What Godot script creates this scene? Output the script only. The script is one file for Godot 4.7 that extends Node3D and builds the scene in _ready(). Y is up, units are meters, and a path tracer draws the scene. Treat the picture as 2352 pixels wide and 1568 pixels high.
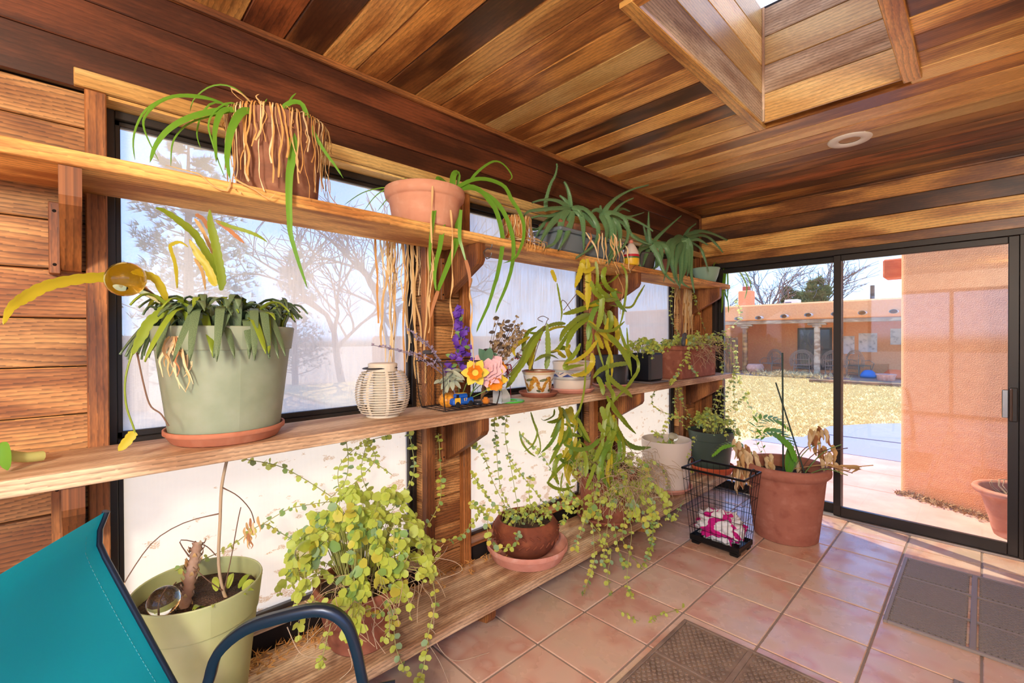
extends Node3D
# A sunroom with plant shelves along a window wall, a sliding glass door, a courtyard outside.
# Axes: x = 0 is the face of the window wall (room on +x), z = 0 is the sliding door wall (room on +z), y = 0 the tile floor.

var rng := RandomNumberGenerator.new()
var mats := {}
var used := {}
var film_shared := {}

class MB:
	var v := PackedVector3Array()
	var n := PackedVector3Array()
	var t := PackedVector2Array()
	var i := PackedInt32Array()
	var c := PackedColorArray()
	func vert(p: Vector3, nn: Vector3, uv := Vector2.ZERO) -> int:
		v.append(p); n.append(nn); t.append(uv)
		return v.size() - 1
	func tri(a: int, b: int, d: int) -> void:
		var g := (v[d] - v[a]).cross(v[b] - v[a])
		if g.dot(n[a] + n[b] + n[d]) < 0.0:
			i.append(a); i.append(d); i.append(b)
		else:
			i.append(a); i.append(b); i.append(d)
	func face(p: Array, nn: Vector3, uv: Array) -> void:
		var k := v.size()
		for q in p.size():
			vert(p[q], nn, uv[q] if uv.size() else Vector2.ZERO)
		for q in range(1, p.size() - 1):
			tri(k, k + q, k + q + 1)
	# a block with chamfered edges; "along" is the axis the grain follows
	func box(o: Vector3, s: Vector3, bev := 0.002, along := 0, uvo := Vector2.ZERO, b := Basis()) -> void:
		var h := s * 0.5
		bev = minf(bev, minf(h.x, minf(h.y, h.z)) * 0.9)
		var ax := [Vector3.RIGHT, Vector3.UP, Vector3.BACK]
		var pts := {}
		for a in 3:
			for sg in [-1.0, 1.0]:
				var p1 := (a + 1) % 3
				var p2 := (a + 2) % 3
				var nn: Vector3 = ax[a] * sg
				var ps := []
				var us := []
				for cc in [[-1, -1], [1, -1], [1, 1], [-1, 1]]:
					var q := Vector3()
					q[a] = sg * h[a]
					q[p1] = cc[0] * (h[p1] - bev)
					q[p2] = cc[1] * (h[p2] - bev)
					pts[[a, sg, int(cc[0]), int(cc[1])]] = q
					var u: float = q[along]
					var w: float
					if a == along:
						u = q[p1] * 0.2
						w = q[p2]
					else:
						w = q[3 - a - along] + q[a] * 0.9
					us.append(Vector2(u, w) + uvo)
					ps.append(o + b * q)
				face(ps, b * nn, us)
		if bev <= 0.0001:
			return
		for a in 3:
			var p1 := (a + 1) % 3
			var p2 := (a + 2) % 3
			for s1 in [-1.0, 1.0]:
				for s2 in [-1.0, 1.0]:
					var ps := []
					var us := []
					for e in [[-1.0, 0], [1.0, 0], [1.0, 1], [-1.0, 1]]:
						var q := Vector3()
						q[a] = e[0] * (h[a] - bev)
						q[p1] = s1 * (h[p1] - (bev if e[1] == 1 else 0.0))
						q[p2] = s2 * (h[p2] - (0.0 if e[1] == 1 else bev))
						ps.append(o + b * q)
						us.append(Vector2(q[along], q[p1] if along != p1 else q[p2]) + uvo)
					var nn := Vector3()
					nn[p1] = s1
					nn[p2] = s2
					face(ps, b * nn.normalized(), us)
		for sx in [-1.0, 1.0]:
			for sy in [-1.0, 1.0]:
				for sz in [-1.0, 1.0]:
					var q := Vector3(sx * h.x, sy * h.y, sz * h.z)
					var ps := []
					for a in 3:
						var r := q
						r[(a + 1) % 3] -= signf(r[(a + 1) % 3]) * bev
						r[(a + 2) % 3] -= signf(r[(a + 2) % 3]) * bev
						ps.append(o + b * r)
					face(ps, b * Vector3(sx, sy, sz).normalized(), [uvo, uvo, uvo])
	# rows of points; normals from differences; wrap closes each row
	func grid(P: Array, wrap := false, flip := false, us := 1.0, vs := 1.0, ups := [], cents := []) -> void:
		var k := v.size()
		var R := P.size()
		var Cn: int = P[0].size()
		for r in R:
			for q in Cn:
				var ra: PackedVector3Array = P[mini(r + 1, R - 1)]
				var rb: PackedVector3Array = P[maxi(r - 1, 0)]
				var row: PackedVector3Array = P[r]
				var dr: Vector3 = ra[q] - rb[q]
				var q1 := (q + 1) % Cn if wrap else mini(q + 1, Cn - 1)
				var q0 := (q - 1 + Cn) % Cn if wrap else maxi(q - 1, 0)
				var dc: Vector3 = row[q1] - row[q0]
				if dc.length_squared() < 1e-14:
					var alt: PackedVector3Array = P[r + 1] if r + 1 < R else P[r - 1]
					dc = alt[q1] - alt[q0]
				var nn := dr.cross(dc).normalized()
				if flip: nn = -nn
				if ups.size() and nn.dot(ups[r]) < 0.0: nn = -nn
				if cents.size(): nn = (row[q] - cents[r]).normalized()
				vert(row[q], nn, Vector2(float(q) / maxf(1, Cn - (0 if wrap else 1)) * us, float(r) / maxf(1, R - 1) * vs))
		for r in R - 1:
			for q in (Cn if wrap else Cn - 1):
				var q1 := (q + 1) % Cn
				var a := k + r * Cn + q
				var b := k + r * Cn + q1
				var d := k + (r + 1) * Cn + q1
				var e := k + (r + 1) * Cn + q
				tri(a, b, d); tri(a, d, e)
	func lathe(prof: Array, seg := 32, o := Vector3.ZERO, wob := 0.0, vs := 1.0, us := 1.0) -> void:
		var P := []
		for p in prof:
			var row := PackedVector3Array()
			for q in seg + 1:
				var a := TAU * q / seg
				var rr: float = p[0] * (1.0 + wob * sin(a * 3.0 + p[1] * 9.0))
				row.append(o + Vector3(cos(a) * rr, p[1], sin(a) * rr))
			P.append(row)
		grid(P, false, false, us, vs)
	func tube(pts: Array, rad: Array, seg := 6, cap := true) -> void:
		var P := []
		var side := Vector3()
		var m := pts.size()
		for k in m:
			var d: Vector3 = (pts[mini(k + 1, m - 1)] - pts[maxi(k - 1, 0)]).normalized()
			if side == Vector3():
				side = d.cross(Vector3.UP if absf(d.y) < 0.9 else Vector3.RIGHT).normalized()
			side = (side - d * side.dot(d)).normalized()
			var up := d.cross(side)
			var r: float = rad[mini(k, rad.size() - 1)]
			var row := PackedVector3Array()
			for q in seg:
				var a := TAU * q / seg
				row.append(pts[k] + (side * cos(a) + up * sin(a)) * r)
			P.append(row)
		grid(P, true, true, 1.0, 1.0, [], pts)
		if cap:
			for e in [0, m - 1]:
				var d2: Vector3 = (pts[e] - pts[1 if e == 0 else m - 2]).normalized()
				var ps := []
				for q in seg: ps.append(P[e][q])
				face(ps, d2, [])
	# a strap along a path: half widths w, thickness th, groove fold
	func strap(pts: Array, w: Array, nrm: Vector3, fold := 0.0, th := 0.0008, wave := 0.0, teeth := 0) -> void:
		var top := []
		var bot := []
		var ups := []
		var downs := []
		var m := pts.size()
		var side := Vector3()
		for k in m:
			var d: Vector3 = (pts[mini(k + 1, m - 1)] - pts[maxi(k - 1, 0)]).normalized()
			var s0 := nrm.cross(d)
			if s0.length() < 0.05: s0 = side if side != Vector3() else d.cross(Vector3.UP)
			side = s0.normalized() if side == Vector3() else (s0.normalized() * 0.6 + side * 0.4).normalized()
			var up := d.cross(side).normalized()
			if up.dot(nrm) < 0: up = -up
			var hw: float = w[mini(k, w.size() - 1)]
			if wave > 0.0: hw *= 1.0 + wave * sin(k * PI * 0.9)
			var r1 := PackedVector3Array()
			var r2 := PackedVector3Array()
			for q in 5:
				var f := (q - 2) * 0.5
				var p: Vector3 = pts[k] + side * hw * f + up * hw * fold * absf(f)
				var tt := th * (1.0 - f * f)
				r1.append(p + up * tt)
				r2.append(p - up * tt)
			top.append(r1)
			bot.append(r2)
			ups.append(up)
			downs.append(-up)
		grid(top, false, false, 1.0, float(m) * 0.2, ups)
		grid(bot, false, false, 1.0, float(m) * 0.2, downs)
	func mesh() -> ArrayMesh:
		var a := []
		a.resize(Mesh.ARRAY_MAX)
		a[Mesh.ARRAY_VERTEX] = v
		a[Mesh.ARRAY_NORMAL] = n
		a[Mesh.ARRAY_TEX_UV] = t
		if c.size() == v.size(): a[Mesh.ARRAY_COLOR] = c
		a[Mesh.ARRAY_INDEX] = i
		var m := ArrayMesh.new()
		m.add_surface_from_arrays(Mesh.PRIMITIVE_TRIANGLES, a)
		return m

func V(a) -> Vector3:
	return Vector3(a[0], a[1], a[2])

func numbered(called: String) -> String:
	var k: int = used.get(called, 0)
	used[called] = k + 1
	return called if k == 0 else "%s_%03d" % [called, k]

func tag(o: Node3D, label: String, category: String, group := "") -> Node3D:
	o.set_meta("label", label)
	o.set_meta("category", category)
	if group: o.set_meta("group", group)
	return o

func thing(called: String, label: String, category: String, at := Vector3.ZERO, turn := 0.0, group := "") -> Node3D:
	var o := Node3D.new()
	o.name = numbered(called)
	o.position = at
	o.rotation.y = turn
	add_child(o)
	return tag(o, label, category, group)

func setting(called: String) -> Node3D:
	var o := Node3D.new()
	o.name = called
	o.set_meta("kind", "structure")
	add_child(o)
	return o

func part(to: Node3D, called: String, shape: Mesh, m: Material, at := Transform3D(), label := "") -> MeshInstance3D:
	var o := MeshInstance3D.new()
	o.name = called
	o.mesh = shape
	o.material_override = m
	o.transform = at
	if label: o.set_meta("label", label)
	to.add_child(o, true)
	return o

func solo(called: String, shape: Mesh, m: Material, label: String, category: String, at := Transform3D(), group := "") -> MeshInstance3D:
	var o := MeshInstance3D.new()
	o.name = numbered(called)
	o.mesh = shape
	o.material_override = m
	o.transform = at
	add_child(o)
	tag(o, label, category, group)
	return o

# wraps a lathed shape so that a print runs once up its height
func wrap_print(prof: Array, seg: int, hgt: float) -> ArrayMesh:
	var b := MB.new()
	b.lathe(prof, seg)
	for k in b.v.size(): b.t[k] = Vector2(b.t[k].x, 1.0 - b.v[k].y / hgt)
	return b.mesh()

func paint(col: Color, rough := 0.6, metal := 0.0) -> StandardMaterial3D:
	var m := StandardMaterial3D.new()
	m.albedo_color = col
	m.roughness = rough
	m.metallic = metal
	return m

func rgb(r: int, g: int, b: int) -> Color:
	return Color8(r, g, b)

func leafy(col: Color, rough := 0.45, back := 0.7) -> StandardMaterial3D:
	var m := paint(col, rough)
	m.backlight_enabled = true
	m.backlight = Color(back, back, back * 0.6)
	return m

func noise(sd: int, freq: float, oct := 4, kind := FastNoiseLite.TYPE_SIMPLEX_SMOOTH) -> FastNoiseLite:
	var f := FastNoiseLite.new()
	f.seed = sd
	f.frequency = freq
	f.noise_type = kind
	f.fractal_octaves = oct
	return f

func ramp_tex(sd: int, freq: float, cols: Array, size := 512, oct := 4, kind := FastNoiseLite.TYPE_SIMPLEX_SMOOTH) -> NoiseTexture2D:
	var t := NoiseTexture2D.new()
	t.width = size
	t.height = size
	t.seamless = true
	t.noise = noise(sd, freq, oct, kind)
	var g := Gradient.new()
	var offs := PackedFloat32Array()
	var cs := PackedColorArray()
	for q in cols.size():
		offs.append(cols[q][0])
		cs.append(cols[q][1])
	g.offsets = offs
	g.colors = cs
	t.color_ramp = g
	return t

func relief(m: StandardMaterial3D, sd: int, freq: float, depth: float, size := 512) -> void:
	m.heightmap_enabled = true
	m.heightmap_scale = depth
	var t := NoiseTexture2D.new()
	t.width = size
	t.height = size
	t.seamless = true
	t.noise = noise(sd, freq, 4)
	m.heightmap_texture = t

# Sawn timber: u runs along the grain (one repeat each 2 m), v across (0.6 m); colours are of the wood itself.
func wood_tex(sd: int, light: Color, dark: Color, rings: float, warp: float, tone_mix: float, line: float) -> ImageTexture:
	var W := 768
	var H := 320
	var n1 := noise(sd, 1.0, 2)
	var n2 := noise(sd + 7, 1.0, 3)
	var n3 := noise(sd + 13, 1.0, 2)
	var data := PackedByteArray()
	data.resize(W * H * 3)
	var p := 0
	for y in H:
		var vv := float(y) / H
		for x in W:
			var a := TAU * x / W
			var cx := cos(a)
			var sx := sin(a)
			var w1 := n1.get_noise_3d(cx * 0.55, sx * 0.55, vv * 3.0)
			var tone := clampf(0.5 + 1.6 * n2.get_noise_3d(cx * 0.5 + 9.0, sx * 0.5, vv * 5.0) + (tone_mix - 0.5), 0.0, 1.0)
			var s := vv * rings + w1 * warp
			var g := s - floorf(s)
			g = g * g * g
			var f := n3.get_noise_3d(cx * 9.0, sx * 9.0, vv * 160.0)
			var k := tone + f * 0.14
			var c := light.lerp(dark, clampf(k, 0.0, 1.0))
			var dk := 1.0 - line * g - 0.10 * f
			data[p] = int(clampf(c.r * dk, 0, 1) * 255.0)
			data[p + 1] = int(clampf(c.g * dk, 0, 1) * 255.0)
			data[p + 2] = int(clampf(c.b * dk, 0, 1) * 255.0)
			p += 3
	return ImageTexture.create_from_image(Image.create_from_data(W, H, false, Image.FORMAT_RGB8, data))

func wood(called: String, tex: Texture2D, tint: Color, rough: float) -> StandardMaterial3D:
	var m := paint(tint, rough)
	m.albedo_texture = tex
	m.uv1_scale = Vector3(0.5, 1.667, 1.0)
	mats[called] = m
	return m

func uvr() -> Vector2:
	return Vector2(rng.randf() * 2.0, 0.15 + rng.randf() * 0.3)

# one board as a part; lo / hi are its corners
func board(to: Node3D, called: String, lo: Vector3, hi: Vector3, m: Material, along: int, bev := 0.002) -> MeshInstance3D:
	var b := MB.new()
	b.box(Vector3.ZERO, (hi - lo).abs(), bev, along, uvr())
	return part(to, called, b.mesh(), m, Transform3D(Basis(), (lo + hi) * 0.5))

func blk(lo: Vector3, hi: Vector3, bev := 0.002, along := 0) -> ArrayMesh:
	var b := MB.new()
	b.box((lo + hi) * 0.5, (hi - lo).abs(), bev, along, Vector2(0.3, 0.2))
	return b.mesh()

func _ready() -> void:
	# ---- camera
	var cam := Camera3D.new()
	cam.name = "camera"
	cam.position = Vector3(1.8227, 1.376, 4.1714)
	cam.rotation = Vector3(-0.0069, 0.8045, -0.0036)
	cam.fov = 73.95
	cam.near = 0.05
	cam.far = 400.0
	add_child(cam)
	cam.current = true
	# ---- sky, sun, exposure
	var env := Environment.new()
	env.tonemap_mode = Environment.TONE_MAPPER_LINEAR
	env.tonemap_exposure = 1.7
	env.sdfgi_enabled = true
	env.ssao_enabled = true
	env.ssil_enabled = true
	env.background_mode = Environment.BG_SKY
	var psm := ProceduralSkyMaterial.new()
	psm.sky_top_color = Color(0.42, 0.62, 0.94)
	psm.sky_horizon_color = Color(0.66, 0.80, 0.97)
	psm.sky_curve = 0.18
	psm.sky_energy_multiplier = 1.4
	psm.ground_bottom_color = Color(0.45, 0.38, 0.3)
	psm.ground_horizon_color = Color(0.6, 0.56, 0.5)
	psm.sun_angle_max = 8.0
	var sky := Sky.new()
	sky.sky_material = psm
	env.sky = sky
	var we := WorldEnvironment.new()
	we.name = "environment"
	we.environment = env
	add_child(we)
	var sun := DirectionalLight3D.new()
	sun.name = "sun"
	sun.light_energy = 1.5
	sun.light_color = Color(1.0, 0.93, 0.80)
	sun.light_angular_distance = 0.6
	sun.shadow_enabled = true
	add_child(sun)
	sun.look_at_from_position(Vector3.ZERO, -Vector3(-0.52, 0.82, -0.20), Vector3.UP)
	rng.seed = 4711
	make_materials()
	build_shell()
	build_fill_lamp()
	build_windows()
	build_skylight()
	build_door()
	build_shelves()
	build_outside()
	build_pots()
	build_plants()
	build_things()

func make_materials() -> void:
	var th := wood_tex(1, rgb(240, 188, 104), rgb(172, 112, 52), 34.0, 1.1, 0.42, 0.24)
	var tl := wood_tex(2, rgb(242, 202, 128), rgb(210, 158, 86), 40.0, 0.8, 0.4, 0.18)
	var tm := wood_tex(3, rgb(208, 146, 74), rgb(128, 76, 36), 36.0, 1.0, 0.5, 0.2)
	var td := wood_tex(4, rgb(150, 96, 50), rgb(78, 44, 24), 40.0, 0.8, 0.6, 0.18)
	var tr := wood_tex(5, rgb(170, 98, 54), rgb(84, 42, 24), 38.0, 0.9, 0.5, 0.2)
	var tb := wood_tex(6, rgb(116, 62, 36), rgb(68, 34, 20), 40.0, 1.0, 0.45, 0.18)
	var ts := wood_tex(7, rgb(206, 152, 92), rgb(132, 80, 40), 46.0, 1.8, 0.45, 0.40)
	var tw := wood_tex(8, rgb(222, 190, 152), rgb(168, 126, 90), 42.0, 0.9, 0.42, 0.28)
	var tc := wood_tex(9, rgb(186, 118, 60), rgb(116, 64, 30), 40.0, 0.8, 0.42, 0.28)
	for k in 4:
		var f := 0.9 + 0.07 * k
		wood("h%d" % k, th, Color(f, f * (0.98 + 0.02 * (k % 2)), f), 0.38)
		wood("l%d" % k, tl, Color(f, f, f), 0.38)
		wood("m%d" % k, tm, Color(f, f, f), 0.36)
		wood("d%d" % k, td, Color(f, f, f), 0.34)
		wood("r%d" % k, tr, Color(f, f, f), 0.34)
		wood("b%d" % k, tb, Color(f, f, f), 0.42)
		wood("s%d" % k, ts, Color(f, f * 0.98, f * 0.96), 0.62)
		wood("w%d" % k, tw, Color(f, f, f), 0.8)
		wood("c%d" % k, tc, Color(f, f, f), 0.55)
	for q in ["h", "l", "m", "d", "r"]:
		for k in 4:
			mats[q + str(k)].clearcoat_enabled = true
			mats[q + str(k)].clearcoat = 0.25
			mats[q + str(k)].clearcoat_roughness = 0.3
	for q in [["h2", "shelf_up"], ["w2", "shelf_mid"]]:
		mats[q[1]] = mats[q[0]].duplicate()
		mats[q[1]].roughness = 0.75
		mats[q[1]].clearcoat_enabled = false
	mats.dark_gap = paint(rgb(38, 26, 18), 0.9)
	mats.frame = paint(rgb(52, 46, 42), 0.42, 0.35)
	mats.frame_edge = paint(rgb(96, 92, 90), 0.4, 0.6)
	mats.aluminium = paint(rgb(176, 168, 164), 0.45, 0.6)
	mats.black_wire = paint(rgb(24, 24, 26), 0.4, 0.3)
	mats.white_paint = paint(rgb(240, 234, 220), 0.4)
	# floor tiles: mottled saltillo under a worn sealer
	var worn := ramp_tex(31, 0.012, [[0.0, Color(0.2, 0.2, 0.2)], [0.5, Color(0.28, 0.28, 0.28)], [0.75, Color(0.42, 0.42, 0.42)], [1.0, Color(0.5, 0.5, 0.5)]], 512, 5)
	for k in 6:
		var m := paint(Color.WHITE, 1.0)
		var warm := [rgb(228, 192, 166), rgb(232, 200, 172), rgb(224, 184, 160), rgb(230, 198, 174), rgb(220, 180, 152), rgb(234, 206, 182)]
		var pale := [rgb(220, 196, 168), rgb(222, 202, 172), rgb(234, 208, 188), rgb(216, 190, 158), rgb(230, 204, 176), rgb(224, 196, 172)]
		var rosy := [rgb(218, 168, 144), rgb(224, 176, 150), rgb(212, 160, 138), rgb(222, 172, 150), rgb(208, 158, 130), rgb(226, 180, 156)]
		m.albedo_texture = ramp_tex(40 + k, 0.006, [[0.0, pale[k]], [0.5, warm[k]], [0.75, rosy[k]], [1.0, pale[(k + 2) % 6]]], 512, 3)
		m.roughness_texture = worn
		m.uv1_triplanar = true
		m.uv1_world_triplanar = true
		m.uv1_scale = Vector3(0.9, 0.9, 0.9)
		m.uv1_offset = Vector3(0.37 * k, 0, 0.61 * k)
		mats["tile%d" % k] = m
	mats.grout = paint(rgb(158, 140, 126), 0.9)
	# plasters outside
	mats.stucco = paint(Color.WHITE, 0.95)
	mats.stucco.albedo_texture = ramp_tex(51, 0.02, [[0.0, rgb(232, 152, 96)], [0.5, rgb(240, 160, 102)], [1.0, rgb(244, 170, 112)]], 512, 4)
	mats.stucco.uv1_triplanar = true
	mats.stucco.uv1_world_triplanar = true
	mats.stucco.uv1_scale = Vector3(1.3, 1.3, 1.3)
	relief(mats.stucco, 52, 0.14, 0.45)
	mats.plaster_room = paint(rgb(240, 228, 212), 0.9)
	mats.terracotta = clay(61, rgb(186, 116, 84), rgb(168, 98, 70), rgb(206, 144, 112))
	mats.terracotta_old = clay(62, rgb(136, 88, 64), rgb(96, 66, 52), rgb(168, 120, 90))
	mats.terracotta_pale = clay(63, rgb(206, 146, 116), rgb(192, 130, 102), rgb(220, 168, 140))
	mats.terracotta_red = clay(64, rgb(150, 86, 62), rgb(126, 68, 50), rgb(172, 108, 82))
	mats.saucer_pink = clay(65, rgb(216, 150, 128), rgb(190, 112, 88), rgb(226, 176, 158))
	mats.carved = clay(66, rgb(128, 66, 40), rgb(92, 46, 32), rgb(156, 88, 54))
	mats.soil = clay(67, rgb(74, 52, 38), rgb(48, 34, 26), rgb(104, 78, 60))
	mats.soil.roughness = 1.0
	relief(mats.soil, 68, 0.09, 1.5)

func clay(sd: int, a: Color, b: Color, c: Color) -> StandardMaterial3D:
	var m := paint(Color.WHITE, 0.85)
	m.albedo_texture = ramp_tex(sd, 0.012, [[0.0, b], [0.4, a], [0.6, a], [0.85, c], [1.0, c]], 256, 5)
	m.uv1_triplanar = true
	m.uv1_scale = Vector3(3.0, 3.0, 3.0)
	return m

func pick(q: String) -> Material:
	return mats[q + str(rng.randi() % 4)]

const BACK := 6.6
const RIGHT := 2.75

func build_shell() -> void:
	# ---- floor: grout bed and tiles
	var fl := setting("floor")
	part(fl, "grout_bed", blk(Vector3(-0.12, -0.12, -0.11), Vector3(RIGHT + 0.1, -0.004, BACK + 0.1), 0.0), mats.grout)
	var S := 0.3465
	var xs := []
	for k in range(-1, 8): xs.append(0.436 + S * k)
	var shapes := {}
	for a in xs.size() - 1:
		for q in range(-12, 8):
			var z1 := 2.682 - S * q
			var z0 := maxf(z1 - S, 0.012)
			if z1 > BACK + 0.2 or z1 - z0 < 0.03: continue
			z1 = minf(z1, BACK - 0.01)
			var x0: float = maxf(xs[a], 0.082)
			var x1: float = minf(xs[a + 1], RIGHT - 0.01)
			if x1 - x0 < 0.03: continue
			var g := 0.0045
			var sz := Vector3(x1 - x0 - 2 * g, 0.012, z1 - z0 - 2 * g)
			var key := "%.3f %.3f" % [sz.x, sz.z]
			if not shapes.has(key):
				var b := MB.new()
				b.box(Vector3.ZERO, sz, 0.003)
				shapes[key] = b.mesh()
			var jit := Basis(Vector3(1, 0, 0), rng.randfn(0.0, 0.0012)) * Basis(Vector3(0, 0, 1), rng.randfn(0.0, 0.0012))
			part(fl, "tile", shapes[key], mats["tile%d" % (rng.randi() % 6)], Transform3D(jit, Vector3((x0 + x1) / 2, -0.0058 + rng.randf() * 0.0006, (z0 + z1) / 2)))
	# ---- ceiling planks along x
	var ce := setting("ceiling")
	var seq := "hhhrdhmdhmmlmhdhdhlmlhlmdrrdmdm"
	part(ce, "deck", blk(Vector3(-1.05, 2.525, -0.2), Vector3(0.985, 2.62, BACK + 0.1), 0.0), mats.dark_gap)  # unseen overhang past the windows, lengthened to keep direct sun out
	part(ce, "deck", blk(Vector3(1.62, 2.525, -0.2), Vector3(RIGHT + 0.1, 2.62, BACK + 0.1), 0.0), mats.dark_gap)
	part(ce, "deck", blk(Vector3(0.985, 2.525, -0.2), Vector3(1.62, 2.62, 1.55), 0.0), mats.dark_gap)
	part(ce, "deck", blk(Vector3(0.985, 2.525, 2.85), Vector3(1.62, 2.62, BACK + 0.1), 0.0), mats.dark_gap)
	for k in range(-18, 30):
		var z1 := 4.163 - 0.14 * k
		var z0 := z1 - 0.1385
		if z1 > BACK + 0.1: continue
		z0 = maxf(z0, 0.0)
		var q := seq[k] if k >= 0 and k < seq.length() else "hmldr"[rng.randi() % 5]
		var m := pick(q)
		var cut := z1 > 1.59 and z0 < 2.82
		if cut:
			board(ce, "plank", Vector3(0.0, 2.49, z0), Vector3(1.0, 2.525, z1), m, 0, 0.004)
			board(ce, "plank", Vector3(1.6, 2.49, z0), Vector3(RIGHT, 2.525, z1), m, 0, 0.004)
		else:
			board(ce, "plank", Vector3(0.0, 2.49, z0), Vector3(RIGHT, 2.525, z1), m, 0, 0.004)
	# ---- window wall: header boards, siding, casings
	var wl := setting("wall_left")
	part(wl, "header_core", blk(Vector3(-0.13, 2.112, -0.1), Vector3(-0.022, 2.53, BACK), 0.0), mats.dark_gap)
	var hb := [2.108, 2.243, 2.371, 2.485]
	for k in 3:
		board(wl, "header_board", Vector3(-0.02, hb[k], 0.0), Vector3(0.0, hb[k + 1] - 0.002, BACK), mats["b%d" % k], 2, 0.003)
	board(wl, "ceiling_trim", Vector3(0.0, 2.466, 0.02), Vector3(0.022, 2.492, BACK), mats.c0, 2, 0.004)
	board(wl, "head_trim", Vector3(0.0, 2.108, 0.02), Vector3(0.019, 2.158, 4.17), mats.l0, 2, 0.002)
	board(wl, "soffit_board", Vector3(-0.13, 2.098, 0.3), Vector3(-0.001, 2.108, 4.11), mats.l2, 2, 0.001)
	# wall pieces between the windows: [low z, high z]
	var piers := [[0.0, 0.36], [1.37, 1.67], [2.72, 2.99], [4.10, BACK]]
	var sid := []
	for k in range(0, 16): sid.append(0.0355 + 0.1405 * k)
	for pi in piers.size():
		var z0: float = piers[pi][0]
		var z1: float = piers[pi][1]
		part(wl, "pier_core", blk(Vector3(-0.125, 0.0, z0 + 0.012), Vector3(-0.045, 2.11, z1 - 0.012), 0.0), mats.dark_gap)
		for k in sid.size() - 1:
			var y0: float = sid[k]
			var y1: float = minf(sid[k + 1] - 0.003, 2.106)
			var m := pick("s")
			board(wl, "siding_board", Vector3(-0.045, y0, z0 + 0.012), Vector3(-0.028 + rng.randf() * 0.004, y1, z1 - 0.012), m, 2, 0.003)
			if pi < 3:  # the reveal that faces the room end
				board(wl, "reveal_board", Vector3(-0.125, y0, z1 - 0.012), Vector3(-0.026, y1, z1), m, 0, 0.002)
			if pi > 0 or true:
				board(wl, "reveal_board", Vector3(-0.125, y0, z0), Vector3(-0.026, y1, z0 + 0.012), m, 0, 0.002)
		board(wl, "casing", Vector3(-0.026, 0.2, z0), Vector3(0.012, 2.108, z0 + 0.048), pick("c"), 1, 0.003)
		if pi < 3:
			board(wl, "casing", Vector3(-0.026, 0.2, z1 - 0.048), Vector3(0.014, 2.108, z1), pick("c"), 1, 0.003)
	# low wall and sill under the windows
	part(wl, "sill_wall", blk(Vector3(-0.125, 0.0, 0.36), Vector3(-0.03, 0.30, 4.1), 0.0), mats.dark_gap)
	board(wl, "sill_board", Vector3(-0.13, 0.30, 0.36), Vector3(-0.005, 0.318, 1.37), mats.c1, 2)
	board(wl, "sill_board", Vector3(-0.13, 0.30, 1.67), Vector3(-0.005, 0.318, 2.72), mats.c2, 2)
	board(wl, "sill_board", Vector3(-0.13, 0.30, 2.99), Vector3(-0.005, 0.318, 4.1), mats.w1, 2)
	board(wl, "kick_board", Vector3(0.03, 0.0, 0.0), Vector3(0.08, 0.20, BACK), mats.d0, 2)
	board(wl, "outer_skin", Vector3(-0.16, -0.2, -0.12), Vector3(-0.127, 0.30, BACK), mats.stucco, 2)
	# ---- door wall above and beside the sliding door
	var wf := setting("wall_far")
	part(wf, "header_core", blk(Vector3(-0.13, 2.045, -0.12), Vector3(RIGHT + 0.1, 2.53, -0.022), 0.0), mats.dark_gap)
	var fb := [[2.110, 2.041, "m"], [2.245, 2.112, "h"], [2.365, 2.247, "d"], [2.484, 2.367, "m"]]
	for q in fb:
		board(wf, "wall_board", Vector3(0.0, q[1], -0.02), Vector3(RIGHT, q[0], 0.0), pick(q[2]), 0, 0.003)
	board(wf, "ceiling_trim", Vector3(0.02, 2.476, 0.0), Vector3(RIGHT, 2.492, 0.012), mats.d1, 0, 0.003)
	board(wf, "corner_trim", Vector3(0.0, 0.0, 0.0), Vector3(0.02, 2.476, 0.02), mats.c2, 1, 0.004)
	board(wf, "side_board", Vector3(-0.02, 0.0, -0.02), Vector3(0.115, 2.045, 0.0), mats.c1, 1)
	part(wf, "side_core", blk(Vector3(-0.13, 0.0, -0.12), Vector3(0.115, 2.05, -0.022), 0.0), mats.dark_gap)
	board(wf, "door_casing", Vector3(2.0, 0.0, -0.02), Vector3(2.09, 2.045, 0.012), mats.c3, 1)
	board(wf, "side_board", Vector3(2.09, 0.0, -0.02), Vector3(RIGHT, 2.045, 0.0), mats.m1, 1)
	part(wf, "side_core", blk(Vector3(2.0, 0.0, -0.12), Vector3(RIGHT + 0.1, 2.05, -0.022), 0.0), mats.dark_gap)
	# ---- right wall (the house) with glazing added for light, end wall with glazing widened for it
	var wr := setting("wall_right")
	part(wr, "plaster", blk(Vector3(RIGHT, 0.0, -0.1), Vector3(RIGHT + 0.15, 2.53, 3.6), 0.0), mats.plaster_room)
	part(wr, "plaster", blk(Vector3(RIGHT, 2.2, 3.6), Vector3(RIGHT + 0.15, 2.53, BACK + 0.1), 0.0), mats.plaster_room)
	part(wr, "plaster", blk(Vector3(RIGHT, 0.0, 6.3), Vector3(RIGHT + 0.15, 2.2, BACK + 0.1), 0.0), mats.plaster_room)
	var d3 := setting("added_door_3")  # unseen glazed opening, added to let more light into the room
	for z in [3.6, 4.92, 6.25]:
		part(d3, "stile", blk(Vector3(RIGHT + 0.04, 0.0, z), Vector3(RIGHT + 0.09, 2.2, z + 0.05), 0.002), mats.frame)
	for y in [0.0, 2.15]:
		part(d3, "rail", blk(Vector3(RIGHT + 0.04, y, 3.65), Vector3(RIGHT + 0.09, y + 0.05, 6.25), 0.002), mats.frame)
	part(d3, "pane", blk(Vector3(RIGHT + 0.06, 0.05, 3.65), Vector3(RIGHT + 0.066, 2.15, 4.92), 0.0), glass())
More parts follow.
